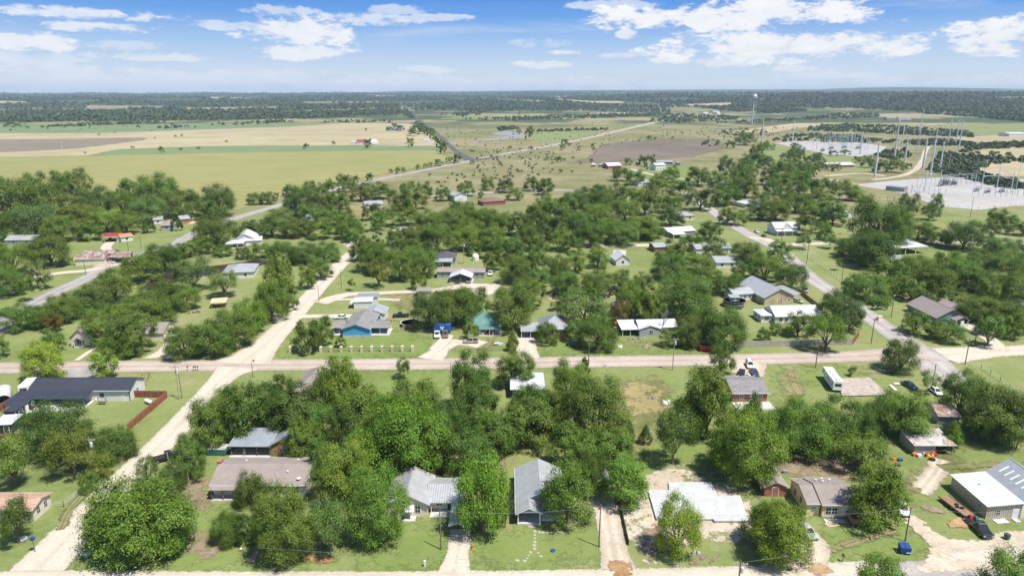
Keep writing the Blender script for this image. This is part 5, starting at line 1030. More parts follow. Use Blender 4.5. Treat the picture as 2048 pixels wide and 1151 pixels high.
def doors1(h): h.win('f',.5,.05,3.0,2.6,'trim_white','garage_door','metal_white')
small('metal_barn','tall pale metal barn by the gravel lane at the pasture edge',(909,404),(934,402),12,4.5,1.6,'g','siding_white','metal_light_y','barn','the pale metal barn',0,'y',doors1)
small('house','small brown hip roofed house near the pasture edge',(967,412),(1011,409),11,2.7,2.2,'h','brick_red','shingle_brown',None,'the brown hip roofed house',1)
def w33(h): h.gable(h.w*.38,h.w*.72,-3,-.45,2.5,1.2,'y','siding_white','metal_light_y',.3)
small('house','white metal roofed house in the thicket below the highway',(731,418),(766,416),11,3,1.5,'g','siding_white','metal_light',None,'the thicket house',2,'x',w33)
small('warehouse','wide silver roofed building half hidden beside the highway',(545,438),(574,438),26,3.2,1.6,'g','siding_grey','metal_light_y','building','the silver warehouse',1,'y')
def w35(h):
    h.gable(h.w*.52,h.w+3,-1,4.5,2.6,1.4,'x','siding_white','metal_white',.4); h.shed(-3.5,h.w*.5,-6,-.5,2.2,2.9,None,'metal_white',.2,'y',open_=True,rname='porch_roof'); h.posts([(-3.2,-5.8),(h.w*.2,-5.8),(h.w*.48,-5.8)],2.2,.09)
small('house','white house with crossing white gables beside the long hedge',(470,491),(512,489),14,3,2.8,'g','siding_white','metal_white_y',None,'the white cross gabled house',2,'y',w35)
small('house','wide pale hip roofed house beside the muddy pond',(447,558),(508,555),14,2.6,2.2,'h','siding_white','metal_light',None,'the pond house',2)
def w37(h): h.posts([(.2,.2),(h.w-.2,.2),(.2,7.8),(h.w-.2,7.8)],2.9,.1); h.box('side_wall',h.w-1.6,h.w,0,8,0,2.8,'siding_white')
hh = House('carport','red roofed open carport on the green lot at left',(209,484),(240,483),8,None,'the red roofed carport'); hh.gable(0,hh.w,0,8,2.9,1.1,'x',None,'metal_red',.6,open_=True); w37(hh)
small('storage_shed','small white shed with orange roof next to the red carport',(243,484),(266,481),6,2.7,1.0,'g','siding_white','metal_orange','shed','the orange roofed shed',1)
def w38(h):
    h.gable(-.5,h.w*1.02,8.4,17,2.8,1.3,'x','siding_cream','metal_rust',.4); h.shed(h.w+.6,h.w+8,2,12,2.8,3.1,None,'metal_rust',.3,'y',open_=True,rname='canopy'); h.posts([(h.w+7.6,2.3),(h.w+7.6,11.7),(h.w+1,2.3)],2.8,.35,'brick_red')
small('shop_building','long old shop with rust stained roof and brick pillared canopy',(151,531),(210,529),8,3,1.3,'g','siding_cream','metal_rust','building','the rust roofed shop',0,'x',w38)
small('house','grey roofed brick house on the green lot by the highway',(322,461),(346,460),12,2.7,2.0,'h','siding_grey','shingle_mauve',None,'the grey lot house',1)
small('barn','silver roofed barn with dark open end behind the grey house',(363,448),(381,446),9,2.8,1.6,'g','plank_brown','metal_light','barn',None,0,'x')
small('house','low white roofed house in the trees at the left edge',(12,490),(70,489),10,2.7,1.4,'g','siding_grey','metal_light',None,'the low white roofed house',2)
small('house','orange tiled house in the trees at the left edge',(-14,592),(44,583),12,2.7,2.0,'g','siding_cream','shingle_salmon',None,'the orange tiled house',2,'x',None,'r')
hh = House('pavilion','small tan roofed open pavilion on the lawn under the trees',(423,617),(452,615),4,None,'the tan pavilion'); hh.shed(0,hh.w,0,4.5,2.1,2.4,None,'metal_tan',.3,'y',open_=True); hh.posts([(.1,.1),(hh.w-.1,.1),(.1,4.4),(hh.w-.1,4.4)],2.1,.1,'plank_brown'); hh.box('bench',.6,hh.w-.6,1.5,2.4,0,.6,'plank_brown')
small('house','small white steep roofed cabin on the mown green lot',(1232,531),(1259,530),9,2.6,2.4,'g','siding_white','metal_white_y','cabin','the white cabin',1,'y')
small('house','small brick house with silver roof at the gravel street end',(1309,504),(1335,503),8,2.6,1.0,'g','brick_red','metal_light',None,'the small brick house',1)
small('house','very long silver roofed house south of the gravel street',(1392,508),(1462,506),9,2.7,1.3,'g','siding_white','metal_light',None,'the long silver roofed house',2)
small('house','pale grey roofed house with front porch by a big pecan',(1432,536),(1494,535),11,2.7,1.5,'g','siding_white','metal_light',None,'the pale grey roofed house',3)
small('house','tan walled house with blue grey roof amid the upper trees',(1357,441),(1388,440),12,2.8,1.8,'h','siding_cream','metal_light',None,'the tan walled house',2)
def w48(h): h.shed(0,h.w*.45,-5,-.4,2.2,2.9,None,'metal_white',.2,'y',open_=True,rname='porch_roof'); h.posts([(.2,-4.8),(h.w*.44,-4.8)],2.2,.1)
small('house','white roofed house with porch above the gravel street',(1337,474),(1390,470),10,2.7,1.5,'g','siding_grey','metal_white',None,'the white porch house',1,'x',w48)
def w49(h):
    h.shed(-.2,h.w+.8,-3,-.4,2.6,3.1,None,'metal_white',.2,'y',open_=True,rname='porch_roof'); h.posts([(.1,-2.9),(h.w*.33,-2.9),(h.w*.66,-2.9),(h.w+.6,-2.9)],2.6,.09); h.gable(h.w*.38,h.w*.72,-.35,3,4.0,2.0,'y','siding_white','metal_white_y',.2)
small('farmhouse','white farmhouse with crossed gables and full width porch',(1549,470),(1594,469),9,4.0,2.4,'g','siding_white','metal_white','house','the white farmhouse',2,'x',w49)
small('house','pale hip roofed house tucked under the upper right trees',(1490,416),(1525,414),12,2.7,2.0,'h','siding_white','metal_white',None,'the tucked away hip house',1)
small('house','white walled house with white roof left of the giant oak',(1682,438),(1704,435),14,3,1.6,'g','siding_white','metal_white_y',None,'the white oak side house',1,'y')
def w52(h): h.gable(-1,h.w*.3,-9,-4,2.6,1.2,'x','siding_slate','metal_light',.3)
hh = House('barn','wide white roofed open barn beneath the big shade tree',(1790,510),(1852,506),18,None,'the wide white barn'); hh.shed(0,hh.w,0,14,3.4,4.4,None,'metal_white',.5,'y',open_=True); hh.posts([(x*hh.w,y) for x in (.01,.33,.66,.99) for y in (.2,13.8)],3.4,.12); hh.box('back_wall',0,hh.w,13.4,13.7,0,4.2,'siding_white')
small('house','low blue walled house with silver roof near the white barn',(1778,532),(1808,530),7,2.6,1.2,'g','siding_slate','metal_light',None,'the low blue house',1)
small('barn','large white roofed barn alone at the edge of the pasture',(1216,338),(1243,337),14,3.2,2.6,'g','brick_red','metal_white','barn','the white pasture barn',0)
small('storage_shed','small teal shed attached beside the white pasture barn',(1199,334),(1214,334),8,2.4,.8,'g','siding_green','metal_blue','shed',None,0)
small('storage_shed','tiny red shed at the far left of the pasture barn',(1184,334),(1190,334),6,2.6,1,'g','siding_red','metal_white','shed',None,0)
small('house','two storey white house below the ploughed field',(1311,341),(1331,340),10,5.5,1.6,'g','siding_white','metal_white',None,'the two storey white house',3)
small('mobile_home','long low mobile home beside the ploughed field',(1313,329),(1345,329),8,2.9,.8,'g','siding_slate','metal_light','mobile home',None,2)
small('storage_shed','dark upright shed at the ploughed field edge',(1274,330),(1281,330),8,3,1,'g','siding_black','metal_grey','shed',None,0)
small('storage_shed','dark little shed right of the two storey house',(1353,331),(1360,331),6,3,1,'g','siding_slate','metal_grey','shed',None,0)
small('house','long ranch house with pale roof below the upper substation',(1639,337),(1708,335),13,3,2.0,'g','brick_red','metal_white',None,'the long ranch house',4)
small('house','white roofed house behind the central line of trees',(1276,372),(1300,371),12,2.8,1.2,'g','siding_white','metal_white',None,'the white house behind the treeline',1)
def w57(h): h.gable(h.w+1,h.w+17,-2,8,3.0,3.0,'x','siding_grey','shingle_grey',.5)
small('farmhouse','far blue grey farmhouse with steep gable beside the dark road',(772,261),(788,261),16,4,5,'g','siding_slate','shingle_grey','house','the far blue farmhouse',2,'y',w57)
small('storage_shed','far grey shed to the right of the blue farmhouse',(801,260),(810,260),14,4,1.5,'g','siding_white','metal_light','shed',None,0)
small('farmhouse','far farmhouse with dark red porch roof on the green strip',(713,288),(731,288),14,3.5,3,'g','siding_white','metal_red','house','the far red roofed farmhouse',2)
small('barn','far barn with red and white roof next to a lone tree',(742,288),(757,287),14,3.2,3,'g','siding_white','metal_white','barn',None,0)
small('storage_shed','far low white shed left of the red roofed farmhouse',(703,288),(711,288),10,3,1,'g','siding_white','metal_white','shed',None,0)
small('farm_building','far white farm sheds by the dark road junction',(849,285),(858,285),10,3.4,1,'g','siding_white','metal_white','shed',None,0)
small('house','far white house on the wooded rise right of the tan road',(1424,229),(1434,229),14,9,5,'g','siding_white','metal_white',None,None,0)
small('barn','far low white barn left of the distant white house',(1407,229),(1416,229),14,6,3,'g','siding_white','metal_white','barn',None,0)
small('warehouse','far long white roofed warehouse at the right edge',(2018,273),(2052,273),30,5,2,'g','siding_white','metal_white','building',None,0)
small('barn','far brown roofed long barn on the tan slope',(1773,240),(1792,240),20,5,3,'g','siding_grey','shingle_mauve','barn',None,0)
small('barn','far pale roofed long barn right of the brown one',(1797,240),(1822,240),20,5,3,'g','siding_white','shingle_mauve','barn',None,0)
small('house','dim white roofed house glimpsed in the upper right woods',(1428,372),(1450,371),10,2.8,1.2,'g','siding_white','metal_white',None,None,1)
small('storage_shed','small white shed peeking from the dense right hand woods',(1934,575),(1956,575),6,2.4,.8,'g','siding_white','metal_white','shed',None,0)
small('storage_shed','blue grey roofed shed at the right edge among trees',(2040,622),(2062,622),8,2.6,1,'g','siding_white','metal_light','shed',None,0)
small('house','long dark silver roofed shelter within the central woods',(1132,403),(1158,402),8,2.4,.5,'s','plank_brown','metal_light','shelter',None,0)
small('storage_shed','rounded grey shed in the thicket beside the silver warehouse',(613,441),(621,441),6,2.4,1.2,'g','metal_grey','metal_grey','shed',None,0)
small('storage_shed','dark blue shed behind the pale round tree at left',(114,434),(126,433),8,2.6,1,'g','siding_slate','metal_blue','shed',None,0)
small('house','white house glimpsed behind the grey lot house',(308,448),(325,447),8,2.7,1.2,'g','siding_white','metal_light',None,None,1)
small('house','tiny pale roofed cottage behind the reddish tree',(1243,634),(1258,632),7,2.6,2,'g','siding_white','metal_white_y','cottage',None,1,'y')
# ---------------------------------------------------------------- vehicles
CARS = {}
def car_proto(kind):
    if kind in CARS: return CARS[kind]
    L, Wd, Ht, zs = {'sedan':(4.7,1.8,1.45,.82),'suv':(4.8,1.9,1.8,.98),'pickup':(5.7,1.95,1.85,1.02),'van':(5.0,1.95,1.85,1.0)}[kind]
    rt = empty('car', (0,0,0)); hw = Wd/2
    # front of the car points to +x; body profile swept across, then cabin with tumblehome
    x0, x1 = -L/2, L/2
    if kind == 'pickup': pr = [(x0,.42),(x1-.1,.38),(x1,.55),(x1-.05,.95),(x1-1.35,1.08),(x0+.05,1.02),(x0,.6)]
    elif kind == 'sedan': pr = [(x0+.05,.32),(x1-.15,.28),(x1,.48),(x1-.1,.70),(x1-1.3,.86),(x0+.75,.90),(x0+.1,.85),(x0,.55)]
    else: pr = [(x0,.38),(x1-.1,.34),(x1,.52),(x1-.06,.86),(x1-1.15,1.02),(x0+.05,1.02),(x0,.6)]
    n = len(pr); body = MB().add([(x,-hw,z) for x,z in pr]+[(x,hw,z) for x,z in pr], [tuple(range(n)),tuple(range(2*n-1,n-1,-1))]+[((i+1)%n,i,i+n,(i+1)%n+n) for i in range(n)])
    b = body.build('body', 'car_paint', rt, bevel=.09)
    zb = {'pickup':1.03,'sedan':.84,'suv':1.0,'van':1.0}[kind]
    ca, cb, ta, tb = {'pickup':(-.55,1.55,-.35,.75),'sedan':(-1.75,1.2,-1.0,.35),'suv':(-2.3,1.35,-2.0,.55),'van':(-2.4,1.7,-2.2,.8)}[kind]
    k = hw-.05; q = hw-.28
    MB().hexa([(ca,-k,zb),(cb,-k,zb),(cb,k,zb),(ca,k,zb)],[(ta,-q,Ht),(tb,-q,Ht),(tb,q,Ht),(ta,q,Ht)]).build('cabin','car_paint',rt,bevel=.05)
    def pane(name, A, B_, C_, D, off):
        o = Vector(off); pts = [Vector(p) for p in (A,B_,C_,D)]; c = sum(pts, Vector())/4
        lo = [c+(p-c)*.86-o*.02 for p in pts]; hi = [c+(p-c)*.86+o*.012 for p in pts]
        MB().hexa([tuple(p) for p in lo],[tuple(p) for p in hi]).build(name,'glass',rt)
    pane('windscreen',(cb,-k,zb),(cb,k,zb),(tb,q,Ht),(tb,-q,Ht),(.6,0,.8)); pane('rear_window',(ca,k,zb),(ca,-k,zb),(ta,-q,Ht),(ta,q,Ht),(-.8,0,.6))
    for s in (-1,1):
        xm = (ca+cb)/2+.05; tm = (ta+tb)/2
        pane('side_window',(ca,s*k,zb),(xm,s*k,zb),(tm,s*q,Ht),(ta,s*q,Ht),(0,s*.9,.4)); pane('side_window',(xm,s*k,zb),(cb,s*k,zb),(tb,s*q,Ht),(tm,s*q,Ht),(0,s*.9,.4))
        MB().box(x1-.12,x1+.01,s*(hw-.3)-.16,s*(hw-.3)+.16,.58,.74).build('headlight','lamp_clear',rt); MB().box(x0-.015,x0+.1,s*(hw-.2)-.12,s*(hw-.2)+.12,.66,.86).build('tail_light','lamp_red',rt)
        for xw in (x0+.95, x1-.95):
            r = .36 if kind != 'sedan' else .32
            wmb = MB().tube((xw,s*(hw-.2),r),(xw,s*(hw+.03),r),r,r,16); w_ = wmb.build('wheel','rubber',rt); MB().tube((xw,s*(hw-.02),r),(xw,s*(hw+.05),r),r*.6,r*.55,10).build('rim','rim',w_)
    MB().box(x1-.06,x1+.06,-hw+.1,hw-.1,.36,.52).build('bumper','steel_dark',rt)
    if kind == 'pickup': MB().box(x0+.1,ca-.05,-hw+.14,hw-.14,1.0,1.06).build('cargo_bed','shade_dark',rt)
    if kind == 'suv':
        for s in (-1,1): MB().box(ta+.2,tb-.2,s*(q-.1)-.03,s*(q-.1)+.03,Ht,Ht+.07).build('roof_rail','steel_dark',rt)
    rt.location = (0,-900,-50); CARS[kind] = rt; rt['used'] = 0
    return rt
def car(kind, front, back, col, label, z=0, name=None, group='vehicles of the town'):
    p = car_proto(kind); a = P(*front); b = P(*back); d = a-b
    o = p if not p['used'] else copy_tree(p); p['used'] = 1
    nm = name or {'pickup':'pickup_truck','van':'van','suv':'car','sedan':'car'}[kind]
    o.name = nm; o.location = ((a.x+b.x)/2,(a.y+b.y)/2,z+.02); o.rotation_euler = (0,0,math.atan2(d.y,d.x))
    tag(o, label, nm.replace('_',' '), group)
    for c in o.children: c.color = (*col,1)
    return o
WH=(.74,.74,.73); BK=(.015,.016,.02); BL=(.03,.05,.11); SV=(.42,.44,.46); RD=(.30,.03,.025); TN=(.38,.33,.26); GY=(.14,.15,.16)
car('pickup',(1976,1079),(1938,1040),BK,'black pickup hitched to the flatbed trailer beside the beige workshop')
car('sedan',(1811,1037),(1799,1006),WH,'white car nosed beside the leaning yellow house tree')
car('sedan',(1626,1080),(1603,1053),SV,'silver car half hidden beneath the tree by the dirt driveway')
car('pickup',(350,914),(319,922),BK,'black pickup parked at the edge of the white gravel street')
car('suv',(1503,742),(1495,724),WH,'white four wheel drive parked just off the brown street')
car('sedan',(1513,755),(1504,741),BL,'dark blue car parked nose to tail behind the white one')
car('sedan',(1481,755),(1484,743),BK,'black car tucked behind the red brick house')
car('sedan',(1831,780),(1806,767),BL,'dark blue car on the grass right of the old slab')
car('sedan',(1880,792),(1862,779),WH,'white car squeezed between trees near the street corner')
car('suv',(927,686),(956,685),TN,'beige four wheel drive beside the curved gravel drive')
car('pickup',(874,681),(874,663),WH,'white pickup facing out in front of the blue mural trailer')
car('pickup',(891,679),(890,664),(.20,.13,.10),'brown pickup next to the white one by the mural trailer')
car('pickup',(786,634),(818,633),BK,'black pickup on the lawn between blue house and round pool')
car('sedan',(672,637),(693,636),WH,'white car on the short drive left of the blue house')
car('sedan',(1063,672),(1063,659),GY,'grey car inside the pale carport of the hip roofed house')
car('suv',(1139,691),(1157,694),BK,'black four wheel drive in the shade under the big tree')
car('van',(1613,590),(1607,575),SV,'silver van parked beside the paved street fence')
car('sedan',(1603,606),(1585,602),SV,'silver car behind the bright white cottage')
car('sedan',(1519,468),(1508,462),WH,'white car on the gravel left of the white farmhouse')
car('sedan',(1534,477),(1522,470),BL,'blue car in front of the white farmhouse')
car('pickup',(1507,544),(1489,540),WH,'white pickup by the pale grey roofed house')
car('suv',(1787,470),(1803,470),BK,'black four wheel drive beneath the giant shade tree')
car('sedan',(691,372),(708,367.5),WH,'white car on the highway, the left of two',group='cars on the highway')
car('sedan',(818,346.2),(802,349.6),WH,'white car on the highway, the right of two',group='cars on the highway')
car('suv',(990,312),(976,314),BK,'dark car just past the highway junction',group='cars on the highway')
car('sedan',(884,275),(878,268),WH,'tiny white car far up the dark side road',group='cars on the highway')
car('pickup',(979,555),(982,543),WH,'white pickup right of the grey mobile home')
car('suv',(915,570),(915,559),BK,'black four wheel drive in the left bay of the gabled carport')
car('suv',(937,570),(937,559),GY,'dark grey four wheel drive in the right bay of the gabled carport')
car('sedan',(214,526),(228,526),WH,'white car under the brick pillared canopy')
car('sedan',(220,485),(222,477),GY,'grey car inside the red roofed carport')
def veh(name, label, cat, front, back, group=None):
    a = P(*front); b = P(*back); d = a-b
    return empty(name, ((a.x+b.x)/2,(a.y+b.y)/2,.02), math.atan2(d.y,d.x), label, cat, group), d.length
a = P(1938,1040); d = P(1976,1079)-a
for i,(mt,l,f,sd) in enumerate((('plastic_red','red bundle in the bed of the black pickup by the workshop',.10,-.3),('plastic_teal','blue green bundle in the bed of the black pickup by the workshop',.20,.35))):
    q = a+d*f; u_ = d.normalized(); q += Vector((-u_.y,u_.x,0))*sd; mb = MB()
    for k in range(3): mb.hexa([(-.4+k*.1,-.3,0),(.3+k*.1,-.3,0),(.4,.3,0),(-.4,.3,0)],[(-.3+k*.15,-.2,.3+k*.12),(.2+k*.1,-.2,.35+k*.1),(.3,.2,.4+k*.08),(-.3,.2,.3+k*.1)])
    o = mb.build('bundle',mt); o.location = (q.x,q.y,1.1); o.rotation_euler = (0,0,math.atan2(d.y,d.x)); tag(o,l,'bundle')
# fifth wheel caravan
r, L = veh('caravan','long white caravan parked beside the old concrete pad','caravan',(1652,755),(1674,784))
L = 10.2; w = 1.25
MB().add([(x,-w,z) for x,z in ((-5.1,.65),(2.6,.65),(2.9,1.55),(4.9,1.6),(5.1,2.2),(4.8,3.35),(2.4,3.45),(2.1,3.2),(-5.0,3.2))]+[(x,w,z) for x,z in ((-5.1,.65),(2.6,.65),(2.9,1.55),(4.9,1.6),(5.1,2.2),(4.8,3.35),(2.4,3.45),(2.1,3.2),(-5.0,3.2))],[tuple(range(9)),tuple(range(17,8,-1))]+[((i+1)%9,i,i+9,(i+1)%9+9) for i in range(9)]).build('body','chrome_white',r,bevel=.08)
for x0,x1,z0,z1 in ((-4.4,-3.4,1.7,2.4),(-2.6,-1.8,1.7,2.4),(-.9,.1,1.8,2.4),(3.2,4.2,2.2,2.8)):
    for s in (-1,1): MB().box(x0,x1,s*w-.02,s*w+.02,z0,z1).build('window','glass',r)
MB().box(-5.12,-5.07,-.8,.8,1.8,2.5).build('window','glass',r)
for s in (-1,1): MB().box(.7,1.4,s*w-.02,s*w+.025,.75,2.7).build('door','plastic_white',r); MB().box(-5.0,2.6,s*w-.015,s*w+.015,1.1,1.22).build('stripe','steel',r)
for x in (-3.2,.4): MB().box(x-.5,x+.5,-.4,.4,3.15,3.5).build('air_conditioner','plastic_white',r,bevel=.05)
for x in (-4.3,-1.3,1.6): MB().box(x-.2,x+.2,.2,.6,3.18,3.34).build('roof_hatch','steel_dark',r)
for x in (-1.2,-2.1):
    for s in (-1,1): MB().tube((x,s*(w-.25),.38),(x,s*(w-.02),.38),.38,.38,14).build('wheel','rubber',r)
for s in (-.5,.5): MB().tube((3.3,s,0),(3.3,s,1.5),.06).build('leg','steel_dark',r)
# flatbed trailer
r, L = veh('flatbed_trailer','rusty brown flatbed trailer carrying wheels behind the black pickup','trailer',(1934,1034),(1890,1001))
MB().box(-3.2,3.2,-1.05,1.05,.62,.74).build('deck','wood_deck',r); MB().box(-3.3,3.3,-1.12,-1.06,.55,.86).box(-3.3,3.3,1.06,1.12,.55,.86).build('side_rail','plank_brown',r)
MB().tube((3.2,0,.6),(4.6,0,.55),.07).build('drawbar','steel_dark',r)
for x in (-.9,.1):
    for s in (-1,1): MB().tube((x,s*1.15,.36),(x,s*1.35,.36),.36,.36,14).build('wheel','rubber',r)
for i,(x,y) in enumerate(((-.2,.2),(.5,-.3),(1.0,.3))):
    q = empty('spare_wheel', r.matrix_basis @ Vector((x,y,.76)), 0, ['loose spare wheel lying on the flatbed, the rear one of three','loose spare wheel lying on the flatbed, the middle one of three','loose spare wheel lying on the flatbed, nearest the pickup'][i],'wheel','spare wheels on the trailer')
    MB().lathe([(.2,0),(.36,.02),(.36,.2),(.2,.22)],16).build('tyre','rubber',q); MB().lathe([(.19,.04),(.19,.18)],12).build('rim','rim',q)
# mural trailer, boxes and bins
r, L = veh('mural_trailer','blue box trailer with a white bird shape painted on its side','trailer',(902,664),(868,664)); hl = L/2
MB().box(-hl,hl,-1.2,1.2,.5,3.0).build('body','mural_blue',r,bevel=.04)
k = MB()
for (x,z,a,b_) in ((0,1.75,.55,.22),(-.35,2.1,.3,.3),(.4,2.15,.25,.35),(.1,1.35,.2,.28)):
    k.add([(x+a*math.cos(t*.628),-1.225,z+b_*math.sin(t*.628)) for t in range(10)]+[(x+a*math.cos(t*.628),-1.19-.001*a,z+b_*math.sin(t*.628)) for t in range(10)],[tuple(range(10))]+[(i,(i+1)%10,(i+1)%10+10,i+10) for i in range(10)])
k.build('painted_bird','trim_white',r)
for x in (-.5,.6):
    for s in (-1,1): MB().tube((x,s*1.0,.36),(x,s*1.22,.36),.36,.36,12).build('wheel','rubber',r)
def dumpster(name, label, fl, fr, dep, h, mat, lid):
    a = P(*fl); b = P(*fr); w = (b-a).length; r = empty(name, (a+b)/2+Vector((0,dep/2,0)), math.atan2(b.y-a.y,b.x-a.x), label, 'dumpster'); x = w/2; y = dep/2
    MB().hexa([(-x*.94,-y*.85,.12),(x*.94,-y*.85,.12),(x*.94,y*.85,.12),(-x*.94,y*.85,.12)],[(-x,-y,h),(x,-y,h),(x,y,h+.2),(-x,y,h+.2)]).build('bin',mat,r,bevel=.02)
    for i in (-1,1): MB().hexa([(i*x*.5-x*.47,-y,h+.03),(i*x*.5+x*.47,-y,h+.03),(i*x*.5+x*.47,y,h+.23),(i*x*.5-x*.47,y,h+.23)],[(i*x*.5-x*.47,-y,h+.09),(i*x*.5+x*.47,-y,h+.09),(i*x*.5+x*.47,y,h+.29),(i*x*.5-x*.47,y,h+.29)]).build('lid',lid,r)
    for i in (-1,1): MB().box(i*x-.06,i*x+.06,-y*.5,y*.5,h*.55,h*.75).build('lifting_pocket',mat,r)
    for i in range(5): MB().box(-x*.8+i*x*.4-.03,-x*.8+i*x*.4+.03,-y*.93,-y*.88,.2,h-.05).build('rib',mat,r)
    return r
q = dumpster('dumpster','blue steel dumpster with a white stripe near the dirt forecourt',(1802,1109),(1823,1111),1.5,1.3,'plastic_blue','plastic_blue'); MB().box(.1,.85,-.74,-.71,.45,.58).build('stripe','trim_white',q)
dumpster('dumpster','long teal roll off dumpster by the blue metal shed',(414,911),(452,912),2.2,1.5,'plastic_teal','metal_tin')
r = empty('trash_bin', P(2013,1078), .3, 'small dark green wheeled bin in front of the workshop','bin')
MB().hexa([(-.3,-.3,.08),(.3,-.3,.08),(.3,.3,.08),(-.3,.3,.08)],[(-.38,-.4,1.05),(.38,-.4,1.05),(.38,.4,1.05),(-.38,.4,1.05)]).build('bin','plastic_green',r,bevel=.03); MB().box(-.4,.4,-.43,.43,1.06,1.14).build('lid','plastic_green',r,bevel=.03)
for s in (-1,1): MB().tube((s*.28,.32,.12),(s*.36,.32,.12),.12).build('wheel','rubber',r)
r, L = veh('cargo_container','low open red metal skip under the tree by the pale fence','skip',(1430,699),(1398,700)); hl=L/2
MB().hexa([(-hl,-1.2,.2),(hl,-1.2,.2),(hl,1.2,.2),(-hl,1.2,.2)],[(-hl-.2,-1.3,1.7),(hl+.2,-1.3,1.7),(hl+.2,1.3,1.7),(-hl-.2,1.3,1.7)]).build('bin','container_red',r); MB().box(-hl,hl,-1.15,1.15,1.71,1.76).build('load','shade_dark',r)
MB().box(-hl-.25,hl+.25,-1.38,-1.3,1.6,1.78).build('rim','container_red',r)
# ---------------------------------------------------------------- pools, tanks, pads
p = P(820,651); r = empty('round_pool', p, 0, 'round above ground pool with wooden deck and steps on the blue house lawn','pool')
MB().lathe([(3.1,0),(3.1,1.25),(2.95,1.25)],28).build('pool_wall','plank_brown',r); MB().lathe([(2.93,1.0),(2.93,1.12)],28).build('water','pool_water',r); MB().lathe([(3.0,1.26),(3.2,1.26),(3.2,1.34),(3.0,1.34),(3.0,1.26)],28).build('rim','trim_white',r)
for a in range(12): t_=a*.5236; MB().box(3.12*math.cos(t_)-.05,3.12*math.cos(t_)+.05,3.12*math.sin(t_)-.05,3.12*math.sin(t_)+.05,0,1.3).build('post','wood_deck',r)
MB().hexa([(-2.4,-5.2,0),(-1.2,-5.2,0),(-.6,-2.9,0),(-1.6,-2.8,0)],[(-2.4,-5.2,.15),(-1.2,-5.2,.15),(-.6,-2.9,1.3),(-1.6,-2.8,1.3)]).build('steps','wood_deck',r)
p = P(1468,612); r = empty('pool_deck', p, 0, 'round grey deck pool with a small square cabin on top','pool')
MB().lathe([(3.6,0),(3.6,1.3)],26).build('pool_wall','wood_grey',r); MB().lathe([(4.1,1.31),(4.1,1.45)],26).build('deck','wood_grey',r)
for a in range(20): t_=a*.314; MB().box(4.05*math.cos(t_)-.05,4.05*math.cos(t_)+.05,4.05*math.sin(t_)-.05,4.05*math.sin(t_)+.05,1.45,2.4).build('post','wood_grey',r)
MB().lathe([(4.0,2.36),(4.1,2.36),(4.1,2.46),(4.0,2.46),(4.0,2.36)],26).build('handrail','wood_grey',r)
c = empty('deck_cabin', p+Vector((-.3,0,1.47)), 0, 'small square grey cabin standing on the round pool deck','cabin'); MB().box(-1.7,1.7,-1.4,1.4,0,2.3).build('wall','siding_grey',c); MB().hexa([(-2,-1.7,2.25),(2,-1.7,2.25),(2,1.7,2.5),(-2,1.7,2.5)],[(-2,-1.7,2.37),(2,-1.7,2.37),(2,1.7,2.62),(-2,1.7,2.62)]).build('roof','metal_light',c); MB().box(-.5,.5,-1.45,-1.38,0,1.9).build('door','trim_white',c)
p = P(297,807); r = empty('gas_tank', p, 1.0, 'white cylindrical gas tank on the lawn inside the red brown fence','tank')
n=10; MB().add(*[(lambda m:(m.v,m.f))(MB().lathe([(.05,-1.35),(.35,-1.2),(.45,-1.0),(.45,1.0),(.35,1.2),(.05,1.35)],14))][0]).build('tank','plastic_white',r,smooth=True).rotation_euler=(math.pi/2,0,0)
r.children[0].location=(0,0,.75)
for y in (-.7,.7): MB().box(-.3,.3,y-.08,y+.08,0,.4).build('leg','slab',r)
MB().tube((0,0,1.15),(0,0,1.35),.18).build('valve_cover','plastic_white',r)
p = P(102,812); r = empty('small_pool', p, 0, 'small round turquoise pool on the navy house patio','pool'); MB().lathe([(1.9,0),(2.0,.7),(1.85,.7)],24).build('pool_wall','plastic_white',r); MB().lathe([(1.83,.55),(1.83,.62)],24).build('water','pool_water',r)
def slab_thing(name, label, cat, pix, h, mat):
    pts = [P(*q) for q in pix]; c = sum(pts, Vector())/len(pts); ar = sum(a.x*b.y-b.x*a.y for a,b in zip(pts,pts[1:]+pts[:1]))
    if ar < 0: pts.reverse()
    o = MB().prism([(q.x-c.x,q.y-c.y) for q in pts],0,h).build(name,mat); o.location = (c.x,c.y,.03+LAYER[0]); tag(o,label,cat); return o
slab_thing('foundation_slab','large pale grey house foundation slab surrounded by bare soil','slab',[(1296,984),(1338,983),(1337,968),(1422,967),(1435,995),(1480,994),(1496,1045),(1429,1045),(1425,1041),(1389,1042),(1312,1040)],.32,'slab_new')
slab_thing('old_slab','cracked brown concrete slab of a vanished house beside the caravan','slab',[(1672,758),(1739,756),(1777,791),(1684,793)],.12,'slab_old')
for i,(pl,lb) in enumerate([([(1777,771),(1784,770),(1797,782),(1790,784)],'narrow broken concrete strip right of the cracked slab'),([(1786,766),(1799,766),(1800,770),(1788,770)],'small square concrete remnant nearest the dark blue parked car')]): slab_thing('concrete_strip',lb,'slab',pl,.08,'slab')
o = slab_thing('brick_path','narrow reddish brick path leading to the lower front lawn','path',[(497,1126),(518,1082),(527,1083),(509,1127)],.05,'brick_path')
